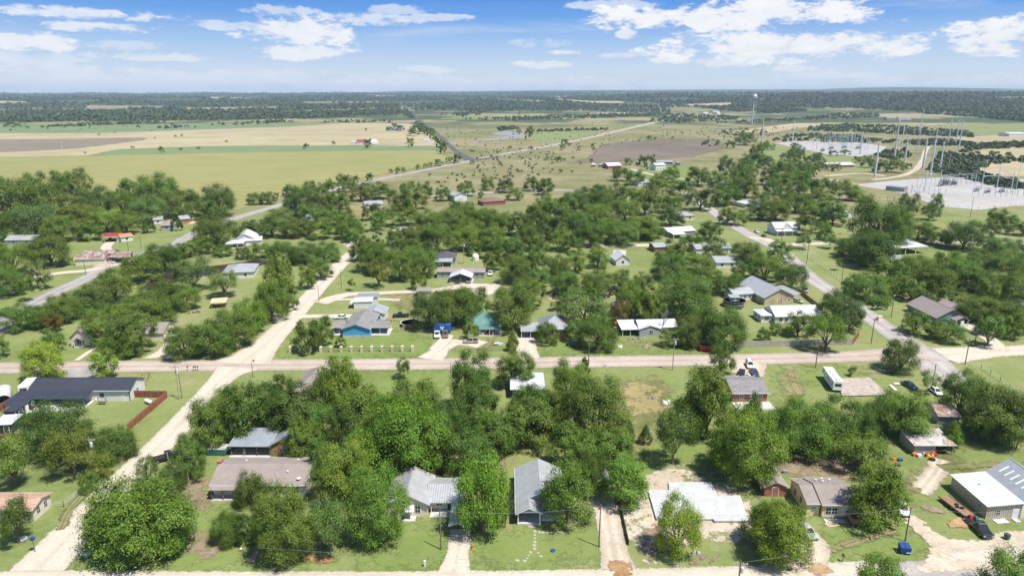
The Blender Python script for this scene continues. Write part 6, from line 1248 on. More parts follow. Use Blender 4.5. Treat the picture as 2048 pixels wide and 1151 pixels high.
# stepping stones: each a flat stone of its own
ss = [(1070,1062,'f'),(1069.5,1069,'f'),(1069.5,1076,'f'),(1069.5,1083,'f'),(1069,1090,'f'),(1069,1097,'f')]+[(1079+i*7.5,1064+.0*i,'r') for i in range(9)]+[(1061,1104,'l'),(1057,1110,'l'),(1054,1116,'l'),(1049,1121,'l'),(1035,1120,'l'),(1076,1105,'q'),(1082,1112,'q')]
cnt = {}
nmr = ['first','second','third','fourth','fifth','sixth','seventh','eighth','ninth']
for u,v,g in ss:
    cnt[g] = cnt.get(g,0)+1; k = nmr[cnt[g]-1]
    lb = {'f':f'flat pale stepping stone, {k} down from the blue grey porch','r':f'flat pale stone, {k} along the row crossing the lawn rightward','l':f'flat pale stone, {k} in the left fork near the street','q':f'flat pale stone, {k} in the short right fork of stones'}[g]
    a = rnd.uniform(0,6.28); w = rnd.uniform(.22,.42); p = P(u,v)
    o = MB().prism([(w*rnd.uniform(.75,1.15)*math.cos(a+j*.9),w*rnd.uniform(.7,1.1)*math.sin(a+j*.9)) for j in range(7)],0,.06).build('stepping_stone','stone_white'); o.location=(p.x,p.y,.03); tag(o,lb,'stepping stone','stepping stones on the lawn')
# ---------------------------------------------------------------- fences and walls
def fence(name, label, pix, h, mat, post='wood_deck', step=2.4, style='panel', cat='fence', pr=.07):
    pts = [P(*q) for q in pix]; o0 = pts[0]; r = empty(name, o0, 0, label, cat); n = 0
    for a, b in zip(pts, pts[1:]):
        d = b-a; L = d.length; u = d/L; s = Vector((-u.y,u.x,0)); a = a-o0; b = b-o0
        def bar(z0,z1,t,nm,m):
            q = [a-s*t,b-s*t,b+s*t,a+s*t]; MB().hexa([(p.x,p.y,z0) for p in q],[(p.x,p.y,z1) for p in q]).build(nm,m,r)
        if style == 'panel': bar(.05,h,.03,'panel',mat); bar(h-.35,h-.22,.055,'rail',post)
        elif style == 'rail':
            for z in (h*.45,h*.9): bar(z-.04,z+.04,.025,'rail',mat)
        elif style == 'wire':
            for z in (h*.3,h*.65,h): bar(z-.015,z+.015,.015,'wire',mat)
        k = max(1,round(L/step))
        for i in range(k+1):
            if n >= 98: break
            p = a+u*(L*i/k); MB().box(p.x-pr,p.x+pr,p.y-pr,p.y+pr,0,h+.08).build('post',post,r); n += 1
    return r
fence('wooden_fence','red brown board fence enclosing the navy house back lawn',[(270,794),(334,795),(256,862)],1.9,'fence_red')
fence('wooden_fence','red brown board fence beside the rounded carport at the left edge',[(47,793),(-10,830)],1.9,'fence_red')
fence('wooden_fence','short red brown board fence behind the left edge trees',[(-10,884),(26,880),(60,884)],1.9,'fence_red')
fence('wooden_fence','long pale board fence along the brown street',[(1470,694),(1600,691),(1704,689)],1.9,'fence_pale','fence_pale')
fence('wooden_fence','short brown board fence end by the corner lawn',[(1705.5,688.5),(1717,672)],1.9,'fence_red')
fence('wooden_fence','dark board fence beside the silver van',[(1598,585),(1624,606),(1645,622)],1.6,'plank_brown')
fence('wire_fence','thin wire fence in front of the green roofed cottage',[(897,703),(955,703),(1013,701)],1.1,'steel_dark','steel_dark',2.5,'rail',pr=.04)
fence('chain_fence','wire fence slanting along the mown lot by the paved street',[(1588,497),(1640,532),(1692,572)],1.3,'galvanised','steel_dark',4,'wire',pr=.045)
fence('chain_fence','wire fence bordering the right edge meadow',[(1962,736),(2000,762),(2060,805)],1.3,'galvanised','steel_dark',4,'wire',pr=.045)
fence('chain_fence','low wire fence beside the salmon roofed house',[(104,1014),(128,1013),(168,982)],1.2,'galvanised','galvanised',3,'wire',pr=.035)
fence('security_fence','tall wire fence around the near substation yard',[(1812,388),(1877,414),(1956,422),(2100,406)],2.6,'galvanised','galvanised',6,'wire',pr=.06)
r = fence('retaining_wall','low dark retaining wall along the shaded dirt driveway',[(1237,994),(1246,1040),(1257,1089)],1.0,'trim_dark','trim_dark',3,cat='wall')
# stone pillar fence in front of the blue house
a = P(580.5,704); b = P(825,702); r = empty('pillar_fence', a, 0, 'row of cream stone pillars joined by dark rails before the blue house','fence'); d = b-a
for i in range(13):
    p = d*(i/12); w=.36
    q = MB().box(p.x-w,p.x+w,p.y-w,p.y+w,0,1.65).build('pillar','stone_cream',r); MB().hexa([(p.x-w-.08,p.y-w-.08,1.66),(p.x+w+.08,p.y-w-.08,1.66),(p.x+w+.08,p.y+w+.08,1.66),(p.x-w-.08,p.y+w+.08,1.66)],[(p.x-.1,p.y-.1,1.95),(p.x+.1,p.y-.1,1.95),(p.x+.1,p.y+.1,1.95),(p.x-.1,p.y+.1,1.95)]).build('cap','stone_cream',q)
    if i:
        o_ = d*((i-1)/12)
        for z in (.6,1.15): MB().box(o_.x+w+.01,p.x-w-.01,(o_.y+p.y)/2-.05,(o_.y+p.y)/2+.05,z-.06,z+.06).build('rail','steel_dark',r)
r = fence('pillar_fence','short return of two stone pillars at the left lawn corner',[(582,700),(598,683)],1.6,'steel_dark','stone_cream',6,'rail',pr=.36)
# ---------------------------------------------------------------- poles and lines
POLES = {}
def pole(u, vb, vt, label, kind='wood', trafo=False, arm=True, name='utility_pole', cat='utility pole', ang=0.0, r0=.15):
    p = P(u,vb); h = ztop(p,vt); r = empty(name, p, ang, label, cat, 'utility poles of the town')
    MB().tube((0,0,-.3),(0,0,h),r0,r0*.65,10).build('shaft','pole_wood' if kind=='wood' else 'pole_pale',r)
    if arm:
        a = MB().box(-1.2,1.2,-.06,.06,h-.75,h-.6).build('crossarm','pole_pale',r)
        for x in (-1.1,-.45,.45,1.1): MB().tube((x,0,h-.6),(x,0,h-.4),.05,.03,6).build('insulator','trim_white',a)
    if trafo: MB().tube((.35,0,h-2.2),(.35,0,h-1.2),.28,.28,12).tube((.35,0,h-1.2),(.35,0,h-1.08),.28,.1,12).build('transformer','galvanised',r)
    POLES[(u,vb)] = p+Vector((0,0,h-.4)); return r
pole(882,1098,1017,'bare wooden pole on the lawn left of the gravel drive',arm=False,r0=.13)
pole(1198,1093,1008,'brown wooden pole between the stone path lawn and shaded driveway',arm=False,r0=.14)
pole(1810,1082,1013,'wooden pole standing beside the blue steel dumpster',arm=True,r0=.13)
pole(1476,1172,1120,'pole with pale transformer cropped by the bottom edge',trafo=True,arm=True)
pole(359,798,729,'pale pole of the close pair on the lawn corner','pale',True)
pole(364,796,748,'shorter brown pole of the close pair on the lawn corner',arm=False,r0=.12)
pole(190,946,873,'pale pole with transformer among trees left of the gravel street','pale',True)
pole(451,707,646,'pale pole at the gravel street corner beside the roadside trees','pale',True)
pole(1177,727,676,'dark pole in the big tree shade above the brown street')
pole(1345,740,674,'tall pale pole with transformer on the vacant mown lot','pale',True)
pole(1631,735,678,'dark pole on the lot above the caravan')
pole(1742,687,635,'slim dark pole on the lawn at the street corner',arm=False)
pole(1930,728,676,'double armed pole at the white gravel junction',ang=.4)
pole(1782,635,587,'armed pole on the verge near the slate blue house',ang=.7)
pole(1864,773,727,'dark pole by the white car near the street corner',arm=False)
pole(2032,899,830,'tall dark pole at the right edge near the tin shed',arm=False)
pole(1950,684,650,'pole on the shaded yard right of the slate blue house',arm=False)
pole(683,577,537,'slim pole where the two gravel drives part',arm=False,r0=.12)
pole(638,603,570,'slim pole by the left gravel street bend',arm=False,r0=.12)
pole(928,526,484,'tall pale pole behind the grey mobile home','pale',True)
pole(1319,550,520,'pale pole in the trees right of the mown green lot','pale',True)
pole(990,531,503,'plain pale pole right of the mobile home clutter','pale',arm=False)
pole(1613,527,487,'pole at the upper end of the slanting wire fence',ang=.7)
pole(1682,571,526,'plain pole halfway along the slanting wire fence',arm=False)
pole(1562,491,454,'pole in front of the white farmhouse lawn',arm=False)
pole(1940,436,394,'pole beside the dirt track below the near substation',arm=False)
pole(1958,487,456,'dark pole between round trees near the right gravel street',arm=False)
pole(283,497,471,'right pole of two on the green lot by the red carport',arm=False)
pole(257,501,481,'left pole of two on the green lot by the red carport',arm=False)
pole(172,550,519,'pole in front of the rust roofed shop',arm=False)
pole(976,382,356,'pole on the gravel lane above the brown hip roofed house',ang=.3)
pole(655,425,402,'pole in the thicket under the highway',arm=True)
pole(1392,360,338,'armed pole by the gravel lane bend in the upper town')
pole(655,430,408,'slim pole in the thicket just below its armed twin',arm=False)
pole(1655,364,348,'pole in front of the long ranch house')
def wire(name, label, a, b, sag, rad=.014, mat='steel'):
    mb = MB(); pts = []
    for i in range(13): t_=i/12; q = a.lerp(b,t_); q.z -= sag*4*t_*(1-t_); pts.append(q-a)
    mb.path(pts,[rad]*13,4); o = mb.build(name, mat); o.location = a; tag(o,label,'power line','overhead lines'); return o
def T_(u,v): return POLES[(u,v)]
wire('power_line','service line from the left lawn pole to the driveway pole',T_(882,1098),T_(1198,1093),.8)
wire('power_line','service line from the driveway pole to the dumpster pole',T_(1198,1093),T_(1810,1082),1.6)
wire('power_line','line crossing the lower right yards beyond the dumpster pole',T_(1810,1082),Vector((100,100,9)),1.0)
wire('power_line','low line along the bottom street left of the cropped pole',T_(1476,1172),Vector((-40,93,6)),1.0)
wire('power_line','low line along the bottom street right of the cropped pole',T_(1476,1172),Vector((90,100,9)),.8)
for (a,b,l) in (((1177,727),(1345,740),'first span of line along the brown street'),((1345,740),(1631,735),'second span of line along the brown street'),((1631,735),(1742,687),'third span of line turning at the corner lawn'),((1742,687),(1782,635),'span crossing the paved street to the armed pole'),((1864,773),(1742,687),'span slanting over the street corner trees'),((1930,728),(1742,687),'span from gravel junction pole to corner lawn pole'),((451,707),(359,798),'span across the brown street at the left corner'),((359,798),(190,946),'span along the left side of the gravel street'),((1782,635),(1682,571),'span beside the slanting wire fence, lower half'),((1682,571),(1613,527),'span beside the slanting wire fence, upper half')):
    wire('power_line',l,T_(*a),T_(*b),1.1,.013,'steel_dark')
# ---------------------------------------------------------------- transmission masts and substations
MONO = []
def mast(u, vb, vt, label, arms=3, name='transmission_pole', r0=.75):
    p = P(u,vb); h = ztop(p,vt); r = empty(name, p, .5, label, 'transmission pole', 'steel transmission poles')
    MB().tube((0,0,0),(0,0,h),r0,r0*.5,12).build('shaft','galvanised',r)
    for i in range(arms):
        z = h-1.2-i*h*.13
        for s in (-1,1): MB().tube((0,0,z),(s*3.2,0,z+.5),.2,.1,6).build('arm','galvanised',r); MB().tube((s*3.1,0,z+.4),(s*3.1,0,z-.9),.07,.07,6).build('insulator','steel',r)
    MONO.append(p+Vector((0,0,h-1.5))); return r
for a in [(1749,354,284,'thick steel pole, tallest and nearest, right of the ranch house',3),(1788,318,239,'slim tall steel pole behind the juniper clump',2),(1809,325,269,'steel pole with wide arms beside the juniper clump',3),(1845,339,275,'left pole of the three matching steel poles by the track',3),(1860,351,281,'front pole of the three matching steel poles by the track',3),(1879,341,283,'right pole of the three matching steel poles by the track',3),(1720,309,262,'steel pole at the right rim of the far substation',0),(1803,294,248,'steel pole beyond the far substation, by the dark belt',0),(1896,290,238,'left pole of the far right trio of plain poles',0),(1911,289,238,'middle pole of the far right trio of plain poles',0),(1917,300,239,'right pole of the far right trio of plain poles',0),(1523,289,238,'plain steel pole on the meadow at the far left of the line',0),(1584,290,239,'plain steel pole at the left rim of the far substation',0),(1870,292,248,'plain steel pole left of the far right trio',0)]:
    mast(*a[:4],arms=a[4],r0=1.15 if a[1]>315 else .95)
for u,vb,vt,l in ((1895,347,305,'slim lightning mast at the back of the near substation'),(2030,389,312,'slim lightning mast at the right of the near substation'),(1736,299,266,'slim mast at the right of the far substation'),(1747,300,270,'slender dark mast standing by itself right of the far substation'),(126,303,281,'lone pale steel pole in the dark field at far left'),(452,286,256,'lone pole beside a bush in the tan field'),(428,266,250,'thin far pole at the upper edge of the tan field'),(553,269,249,'far thin pole in the left tan field, leftmost of three'),(641,277,262,'far two legged pole in the tan field, middle of three'),(701,270,256,'far thin pole in the tan field, rightmost of three'),(903,272,256,'thin pole right of the dark side road, left one'),(914,281,252,'thin pole right of the dark side road, taller one'),(1087,288,258,'thin pole on the bright green far field'),(1124,278,262,'thin pole at the right end of the bright green field'),(1333,290,272,'thin pole at the far rim of the ploughed field'),(1374,284,270,'second thin pole at the far rim of the ploughed field')):
    p = P(u,vb); h = ztop(p,vt); r = empty('mast', p, .3, l, 'mast', 'thin masts'); rr = .22 if vb > 295 else .32
    MB().tube((0,0,0),(0,0,h),rr,rr*.45,8).build('shaft','galvanised',r)
    if vb < 290: MB().box(-2.2,2.2,-.12,.12,h-1.3,h-1.0).build('crossarm','steel',r)
def lattice(u, vb, vt, label, w, name, cat):
    p = P(u,vb); h = ztop(p,vt); r = empty(name, p, .4, label, cat); mb = MB(); n = 9
    def c(k, s, q): ww = w*(1-k*.88); return (s*ww, q*ww, k*h)
    for s in (-1,1):
        for q in (-1,1): mb.tube(c(0,s,q),c(1,s,q),.16,.1,5)
    for i in range(n):
        for (s,q),(s2,q2) in (((-1,-1),(1,-1)),((1,-1),(1,1)),((1,1),(-1,1)),((-1,1),(-1,-1))): mb.tube(c(i/n,s,q),c((i+1)/n,s2,q2),.08,.08,4); mb.tube(c(i/n,s,q),c(i/n,s2,q2),.07,.07,4)
    mb.build('frame','galvanised',r); return r
lattice(1834,305,217,'tall lattice radio tower behind the three steel poles',1.6,'lattice_tower','tower')
# elevated water tank on the skyline
p = P(1504,249); h = ztop(p,188); r = empty('water_tower', p, 0, 'tall water tower with pale round tank on many legs on the skyline','water tower'); R0 = h*.10
MB().lathe([(R0*.25,h*.80),(R0*.75,h*.83),(R0,h*.89),(R0*.92,h*.945),(R0*.5,h*.99),(.1,h)],24).build('tank','steel',r,smooth=True)
for i in range(6): a = i*1.047; MB().tube((R0*.95*math.cos(a),R0*.95*math.sin(a),0),(R0*.8*math.cos(a),R0*.8*math.sin(a),h*.85),.38,.34,8).build('leg','steel',r)
MB().tube((0,0,0),(0,0,h*.82),1.3,1.3,10).build('riser','galvanised',r); MB().lathe([(R0*1.05,h*.865),(R0*1.12,h*.865),(R0*1.12,h*.88),(R0*1.05,h*.88),(R0*1.05,h*.865)],24).build('walkway','steel',r)
for z in (.3,.58):
    for i in range(6):
        a=i*1.047; b_=a+1.047; q = R0*(.95-.17*z); MB().tube((q*math.cos(a),q*math.sin(a),h*z),(q*math.cos(b_),q*math.sin(b_),h*z),.22).build('brace','galvanised',r)
def gantry(label, bases, vt, beams, rr=.35):
    ps = [P(*b) for b in bases]; o = ps[0]; h = ztop(o,vt); r = empty('gantry', o, 0, label, 'gantry', 'substation gantries')
    for q in ps: MB().tube(q-o,q-o+Vector((0,0,h)),rr,rr*.7,8).build('column','galvanised',r)
    for k in beams:
        for a,b in zip(ps,ps[1:]): MB().tube(a-o+Vector((0,0,h*k)),b-o+Vector((0,0,h*k)),rr*.6,rr*.6,6).build('beam','galvanised',r)
    return r
gantry('two column steel gantry at the left of the near substation',[(1848,384),(1877,382)],340,(.82,))
gantry('three column double beamed gantry at the right of the near substation',[(1962,379),(1993,377),(2021,386)],336,(.86,.62))
gantry('two column gantry at the left front of the far substation',[(1625,299),(1632,302)],267,(.85,.6),.3)
gantry('wide low gantry in the middle of the far substation',[(1658,290),(1680,289),(1703,288)],264,(.9,.65),.3)
gantry('tall double gantry at the centre of the far substation',[(1683,304),(1691,304)],271,(.9,.55),.3)
gantry('narrow gantry pair near the centre right of the far substation',[(1703,293),(1707,294)],263,(.9,),.3)
gantry('narrow gantry at the right of the far substation yard',[(1731,300),(1735,300)],269,(.9,),.3)
gantry('long low bus gantry at the back of the near substation',[(1880,368),(1915,366),(1950,366)],348,(.9,),.22)
gantry('low bus gantry at the front left of the near substation',[(1822,386),(1838,388)],366,(.9,),.2)
nth = ['first','second','third','fourth','fifth','sixth','seventh','eighth','ninth','tenth','eleventh','twelfth']
for row,(u0,v0,u1,v1,n,hp,l) in enumerate(((1640,290,1730,290,8,26,'back row of bay frames in the far substation'),(1650,297,1722,297,7,22,'middle row of bay frames in the far substation'),(1664,305,1712,304,5,18,'front row of bay frames in the far substation'),(1838,374,1945,370,7,20,'back row of bay frames in the near substation'),(1950,392,2040,390,5,16,'front row of bay frames in the near substation'))):
    for i in range(n):
        u = u0+(u1-u0)*i/(n-1); v = v0+(v1-v0)*i/(n-1); w_ = (u1-u0)/(n-1)*.55
        gantry(f'{nth[i]} frame from the left in the {l}', [(u-w_/2,v),(u+w_/2,v+.5)], v-hp*rnd.uniform(.8,1.15), (.92,.7), .2)
bp = None; nth = ['first','second','third','fourth','fifth','sixth','seventh','eighth','ninth','tenth','eleventh','twelfth']
for row, (u0,v0,u1,v1,n,l) in enumerate(((1812,384,1890,392,8,'front left row of the near substation'),(1885,368,1990,366,10,'back row of the near substation'),(1990,396,2046,394,6,'right front row of the near substation'),(1634,300,1668,307,6,'left front row of the far substation'),(1650,287,1735,289,9,'back row of the far substation'),(1675,306,1728,300,7,'right front row of the far substation'))):
    for i in range(n):
        t_ = i/(n-1); p = P(u0+(u1-u0)*t_, v0+(v1-v0)*t_)
        if bp is None:
            bp = empty('bus_support',(0,0,0)); MB().tube((0,0,0),(0,0,4),.16,.14,8).build('column','galvanised',bp); MB().tube((0,0,4),(0,0,5.4),.2,.12,8).build('insulator','steel_dark',bp); MB().tube((-1.4,0,5.4),(1.4,0,5.4),.08,.08,6).build('busbar','galvanised',bp); o = bp
        else: o = copy_tree(bp)
        o.location = p; o.rotation_euler = (0,0,.1*row); tag(o, f'{nth[i]} bus support from the left in the {l}','bus support','bus supports of the substations')
def breaker(u,v,l,sc_=1.0):
    r = empty('circuit_breaker', P(u,v), .2, l, 'circuit breaker','substation equipment'); s = sc_
    MB().box(-1.6*s,1.6*s,-1*s,1*s,.5*s,2.4*s).build('tank','steel_dark',r,bevel=.1); MB().box(-1.9*s,1.9*s,-1.3*s,1.3*s,0,.5*s).build('base','slab',r)
    for x in (-1,0,1):
        for y in (-.6,.6): MB().tube((x*s,y*s,2.4*s),(x*1.4*s,y*2*s,4.6*s),.18*s,.1*s,8).build('bushing','steel',r)
    for x in (-2.0,2.0): MB().box(x*s-.25*s,x*s+.25*s,-.8*s,.8*s,.7*s,2.2*s).build('radiator','steel',r)
breaker(1953,383,'grey breaker cluster left of the double beamed gantry'); breaker(1975,386,'grey breaker cluster under the double beamed gantry'); breaker(2003,385,'grey breaker cluster at the right of the double beamed gantry'); breaker(1888,372,'large dark transformer bank at the back of the near substation',2.0); breaker(1905,371,'second dark transformer bank beside the large one',1.5); breaker(1645,303,'pale equipment block at the front of the far substation',1.3); breaker(1662,299,'grey equipment block at the centre of the far substation',1.5); breaker(1688,297,'dark equipment block right of centre in the far substation',1.6); breaker(1716,298,'grey equipment block at the right of the far substation',1.4)
small('control_house','long low grey control building at the near substation rim',(1771,380),(1808,384),6,3.2,.3,'s','siding_grey','metal_grey','building',None,0)
for i,(a,b,l) in enumerate(((0,(1962,379),'heavy'),(4,(1962,379),'heavy'),(5,(1993,377),'heavy'),(2,(1848,384),'heavy'),(8,4,'x'),(9,5,'x'),(13,3,'x'),(10,(2021,386),'x'),(7,2,'x'),(1,6,'x'))):
    A = MONO[a]; B_ = MONO[b] if isinstance(b,int) else P(*b)+Vector((0,0,12))
    wire('transmission_line',['conductor from the nearest thick pole to the near gantry','conductor from the front track pole to the near gantry','conductor from the right track pole to the middle gantry column','conductor from the wide armed pole to the left gantry','far conductor from the plain trio to the front track pole','far conductor from the trio to the right track pole','far conductor from the lone plain pole to the left track pole','conductor falling from the trio to the right gantry column','conductor between the belt pole and the wide armed pole','conductor from the slim tall pole to the far substation rim'][i],A,B_,2.5,.09)
# ---------------------------------------------------------------- small things in the yards
def put(name, label, cat, u, v, mb, mat, rz=0, parts=(), group=None, lift=.03):
    p = P(u,v); o = mb.build(name, mat); o.location = (p.x,p.y,lift); o.rotation_euler = (0,0,rz); tag(o,label,cat,group)
    for nm, m2, mt in parts: m2.build(nm, mt, o)
    return o
def mailbox(u,v,l,mat='trim_dark'):
    put('mailbox',l,'mailbox',u,v,MB().box(-.05,.05,-.05,.05,0,1.1),'wood_grey',0,[('box',MB().xprism([(-.13,1.1),(.13,1.1),(.13,1.28),(.08,1.37),(-.08,1.37),(-.13,1.28)],-.3,.3),mat),('flag',MB().box(.135,.15,-.1,.1,1.2,1.42),'plastic_red')],'roadside mailboxes')
mailbox(376,741,'lone dark mailbox left of the group of three by the brown street'); mailbox(388,741,'left mailbox of the group of three'); mailbox(391.5,741,'middle mailbox of the group of three'); mailbox(396,741,'right mailbox of the group of three'); mailbox(1685,1122,'dark mailbox on the lawn by the bottom street at right'); mailbox(1958,693,'small mailbox near the white gravel street at right')
put('meter_box','white utility meter pedestal near the bottom street','meter box',850,1132,MB().box(-.15,.15,-.12,.12,0,1.0),'plastic_white',0,[('lid',MB().box(-.18,.18,-.15,.15,1.01,1.1),'plastic_white')])
def sign(u,v,l,mat,h=2.2,oct_=False,name='road_sign'):
    face = MB()
    if oct_: face.add([(.36*math.cos(math.pi/8+i*math.pi/4),-.05,h+.36*math.sin(math.pi/8+i*math.pi/4)) for i in range(8)]+[(.36*math.cos(math.pi/8+i*math.pi/4),-.03,h+.36*math.sin(math.pi/8+i*math.pi/4)) for i in range(8)],[tuple(range(8)),tuple(range(15,7,-1))]+[((i+1)%8,i,i+8,(i+1)%8+8) for i in range(8)])
    else: face.box(-.45,.45,-.06,-.04,h-.25,h+.25)
    put(name,l,'sign',u,v,MB().tube((0,0,0),(0,0,h+.3),.04,.04,8),'galvanised',0,[('plate',face,mat)])
pole(506,754,721,'dark pole holding the red sign at the brown street crossing',arm=False,r0=.1); sign(508.5,735,'red octagonal sign facing the gravel street mouth','plastic_red',2.2,True); sign(476,702,'small white and blue sign by the roadside trees','plastic_white'); sign(1869,700,'small yellow sign at the corner of the wide junction','plastic_yellow',1.8); sign(1577,593,'tiny white sign on the stone house lawn','plastic_white',.8)
put('bird_feeder','thin pole with a blue feeder box by the lower left street','bird feeder',70.5,1103,MB().tube((0,0,0),(0,0,2.4),.05,.04),'steel_dark',0,[('box',MB().box(-.3,.3,-.25,.25,2.4,2.75),'plastic_blue'),('roof',MB().hexa([(-.4,-.35,2.76),(.4,-.35,2.76),(.4,.35,2.76),(-.4,.35,2.76)],[(-.1,-.1,3.05),(.1,-.1,3.05),(.1,.1,3.05),(-.1,.1,3.05)]),'plastic_blue')])
put('fire_hydrant','small orange hydrant on the lawn right of the gravel drive','hydrant',945,1096,MB().lathe([(.2,0),(.2,.08),(.13,.1),(.13,.6),(.17,.62),(.12,.75),(.04,.82)],12),'plastic_orange',0,[('nozzle',MB().tube((-.24,0,.45),(.24,0,.45),.07),'plastic_orange')])
put('old_tyre','pale old tyre planter lying under the small left tree','tyre',45,1078,MB().lathe([(.35,.0),(.75,.02),(.8,.15),(.72,.28),(.4,.28)],18),'slab')
put('lawn_toy','small blue saucer toy on the stepping stone lawn','toy',1106,1101,MB().lathe([(.1,0),(.42,.05),(.45,.14),(.2,.2)],14),'plastic_blue'); put('lawn_toy','small pale blue ball on the lower left lawn','toy',482,1099,MB().lathe([(.05,0),(.2,.1),(.22,.25),(.12,.4),(.03,.44)],12),'plastic_white')
put('culvert','pale concrete culvert headwall at the street corner','culvert',170,1108,MB().box(-.7,.7,-.35,.35,0,.25).tube((.2,-.4,.12),(.9,-.4,.12),.2),'slab',.2)
put('plastic_chair','white plastic garden chair beside the fallen branches','chair',656,903,MB().box(-.35,.35,-.35,.35,.5,.6).box(-.35,.35,.25,.35,.6,1.25),'plastic_white',.3,[('leg',MB().box(x-.04,x+.04,y-.04,y+.04,0,.5),'plastic_white') for x in (-.3,.3) for y in (-.3,.3)])
put('leaning_post','pale upright post braced by a yellow plank in bare soil','post',381,974,MB().tube((0,0,0),(-.25,0,3.1),.09,.08),'pole_pale',0,[('brace',MB().tube((-1.7,-.6,0),(-.12,0,1.9),.07,.07,6),'plank_brown')])
put('gate_post','grey wooden post at the roadside by the black pickup','post',338,926,MB().tube((0,0,0),(-.1,0,2.6),.12,.1),'wood_grey')
put('white_statue','small white lawn figure under the blue metal shed roof','ornament',489,908,MB().lathe([(.3,0),(.35,.3),(.2,.7),(.28,.9),(.15,1.2),(.05,1.3)],12),'plastic_white')
junk = [('barrel','bright blue plastic barrel lying on the lawn near the tin shed',1800,921,'plastic_blue','cyl'),('toy_heap','orange and dark heap of toys left of the blue barrel',1787,919,'plastic_orange','heap'),('tub','dark green tub upturned on the grass below the barrel',1795,931,'plastic_green','cyl'),('crate','orange crate at the left end of the junk row',1829,911,'plastic_orange','box'),('sack','white sack in the middle of the junk row',1847,908,'plastic_white','heap'),('crate','red crate right of the white sack',1855,912,'plastic_red','box'),('toy_car','yellow ride on toy in the junk row',1861,914,'plastic_yellow','heap'),('tyre_pile','black round tub at the right end of the junk row',1864,920,'rubber','cyl2'),('crate','pale blue crate between the sack and the shed wall',1838,913,'plastic_white','box'),('cooler','small red cooler nearest the shed opening',1868,911,'plastic_red','box'),
 ('storage_box','grey box on the lawn behind the yellow house',1570,945,'steel','box'),('tarp_heap','white tarpaulin heap on the vacant lot by the trees',1334,806,'plastic_white','heap2'),('rubble','pale rubble on the vacant lot edge of the brown street',1211,733,'stone_white','heap'),('brush_pile','grey brush pile on the dry grass patch',1305,797,'wood_grey','heap2'),('rubble','pale rubble slab below the yellow tree',1392,1108,'stone_white','heap'),('log_pile','dark log pile under the trees by the pavilion lawn',385,626,'pole_wood','heap3'),('log_pile','second darker log pile at the right of the first',397,624,'pole_wood','heap2'),
 ('junk_heap','grey junk heap in front of the run down house',1262,678,'junk','heap2'),('junk_heap','pale junk heap right of the grey one by the run down house',1298,695,'stone_white','heap2'),('junk_heap','brown junk heap beside the run down house gable',1282,676,'junk','heap2'),('junk_heap','white scrap left of the grey junk heap',1240,694,'plastic_white','heap'),('picnic_table','low tan ladder of planks leaning by the workshop door',2002,1042,'trim_white','box2'),('board','pale yellow board on the lawn by the wooden steps',1665,1049,'metal_tan','box2'),
 ('machinery','dark lawn machine beneath the round deck pool',1476,618,'steel_dark','heap2'),('scrap','white scrap pile left of the round deck pool',1418,606,'plastic_white','heap2'),('swing_frame','grey play frame on the navy house lawn',205,808,'steel_dark','frame'),('patio_set','black patio table set beside the black shed',58,832,'trim_dark','heap3'),('barbecue','white cooler cabinet on the navy house patio',196,801,'plastic_white','box'),('tarp','bright blue tarpaulin amid trees behind the mobile home',1045,518,'plastic_blue','heap2'),('trailer_load','red trailer load behind the mobile home',975,528,'plastic_red','heap3'),('water_tank','white dome tank behind the mobile home',951,520,'plastic_white','dome'),('trampoline','teal canopy beside the dark roofed house',921,527,'plastic_teal','box2'),
 ('jet_ski','small pale blue boat on the green cottage lawn',997,691,'chrome_white','boat'),('rubbish','orange rusty drum pair on the farmhouse side lot',1678,468,'metal_orange','heap2'),('machinery','dark machine row by the farmhouse side trees',1640,476,'steel_dark','heap3'),('utility_box','cream utility cabinet on the verge of the paved street',1758,640,'siding_cream','box3')]
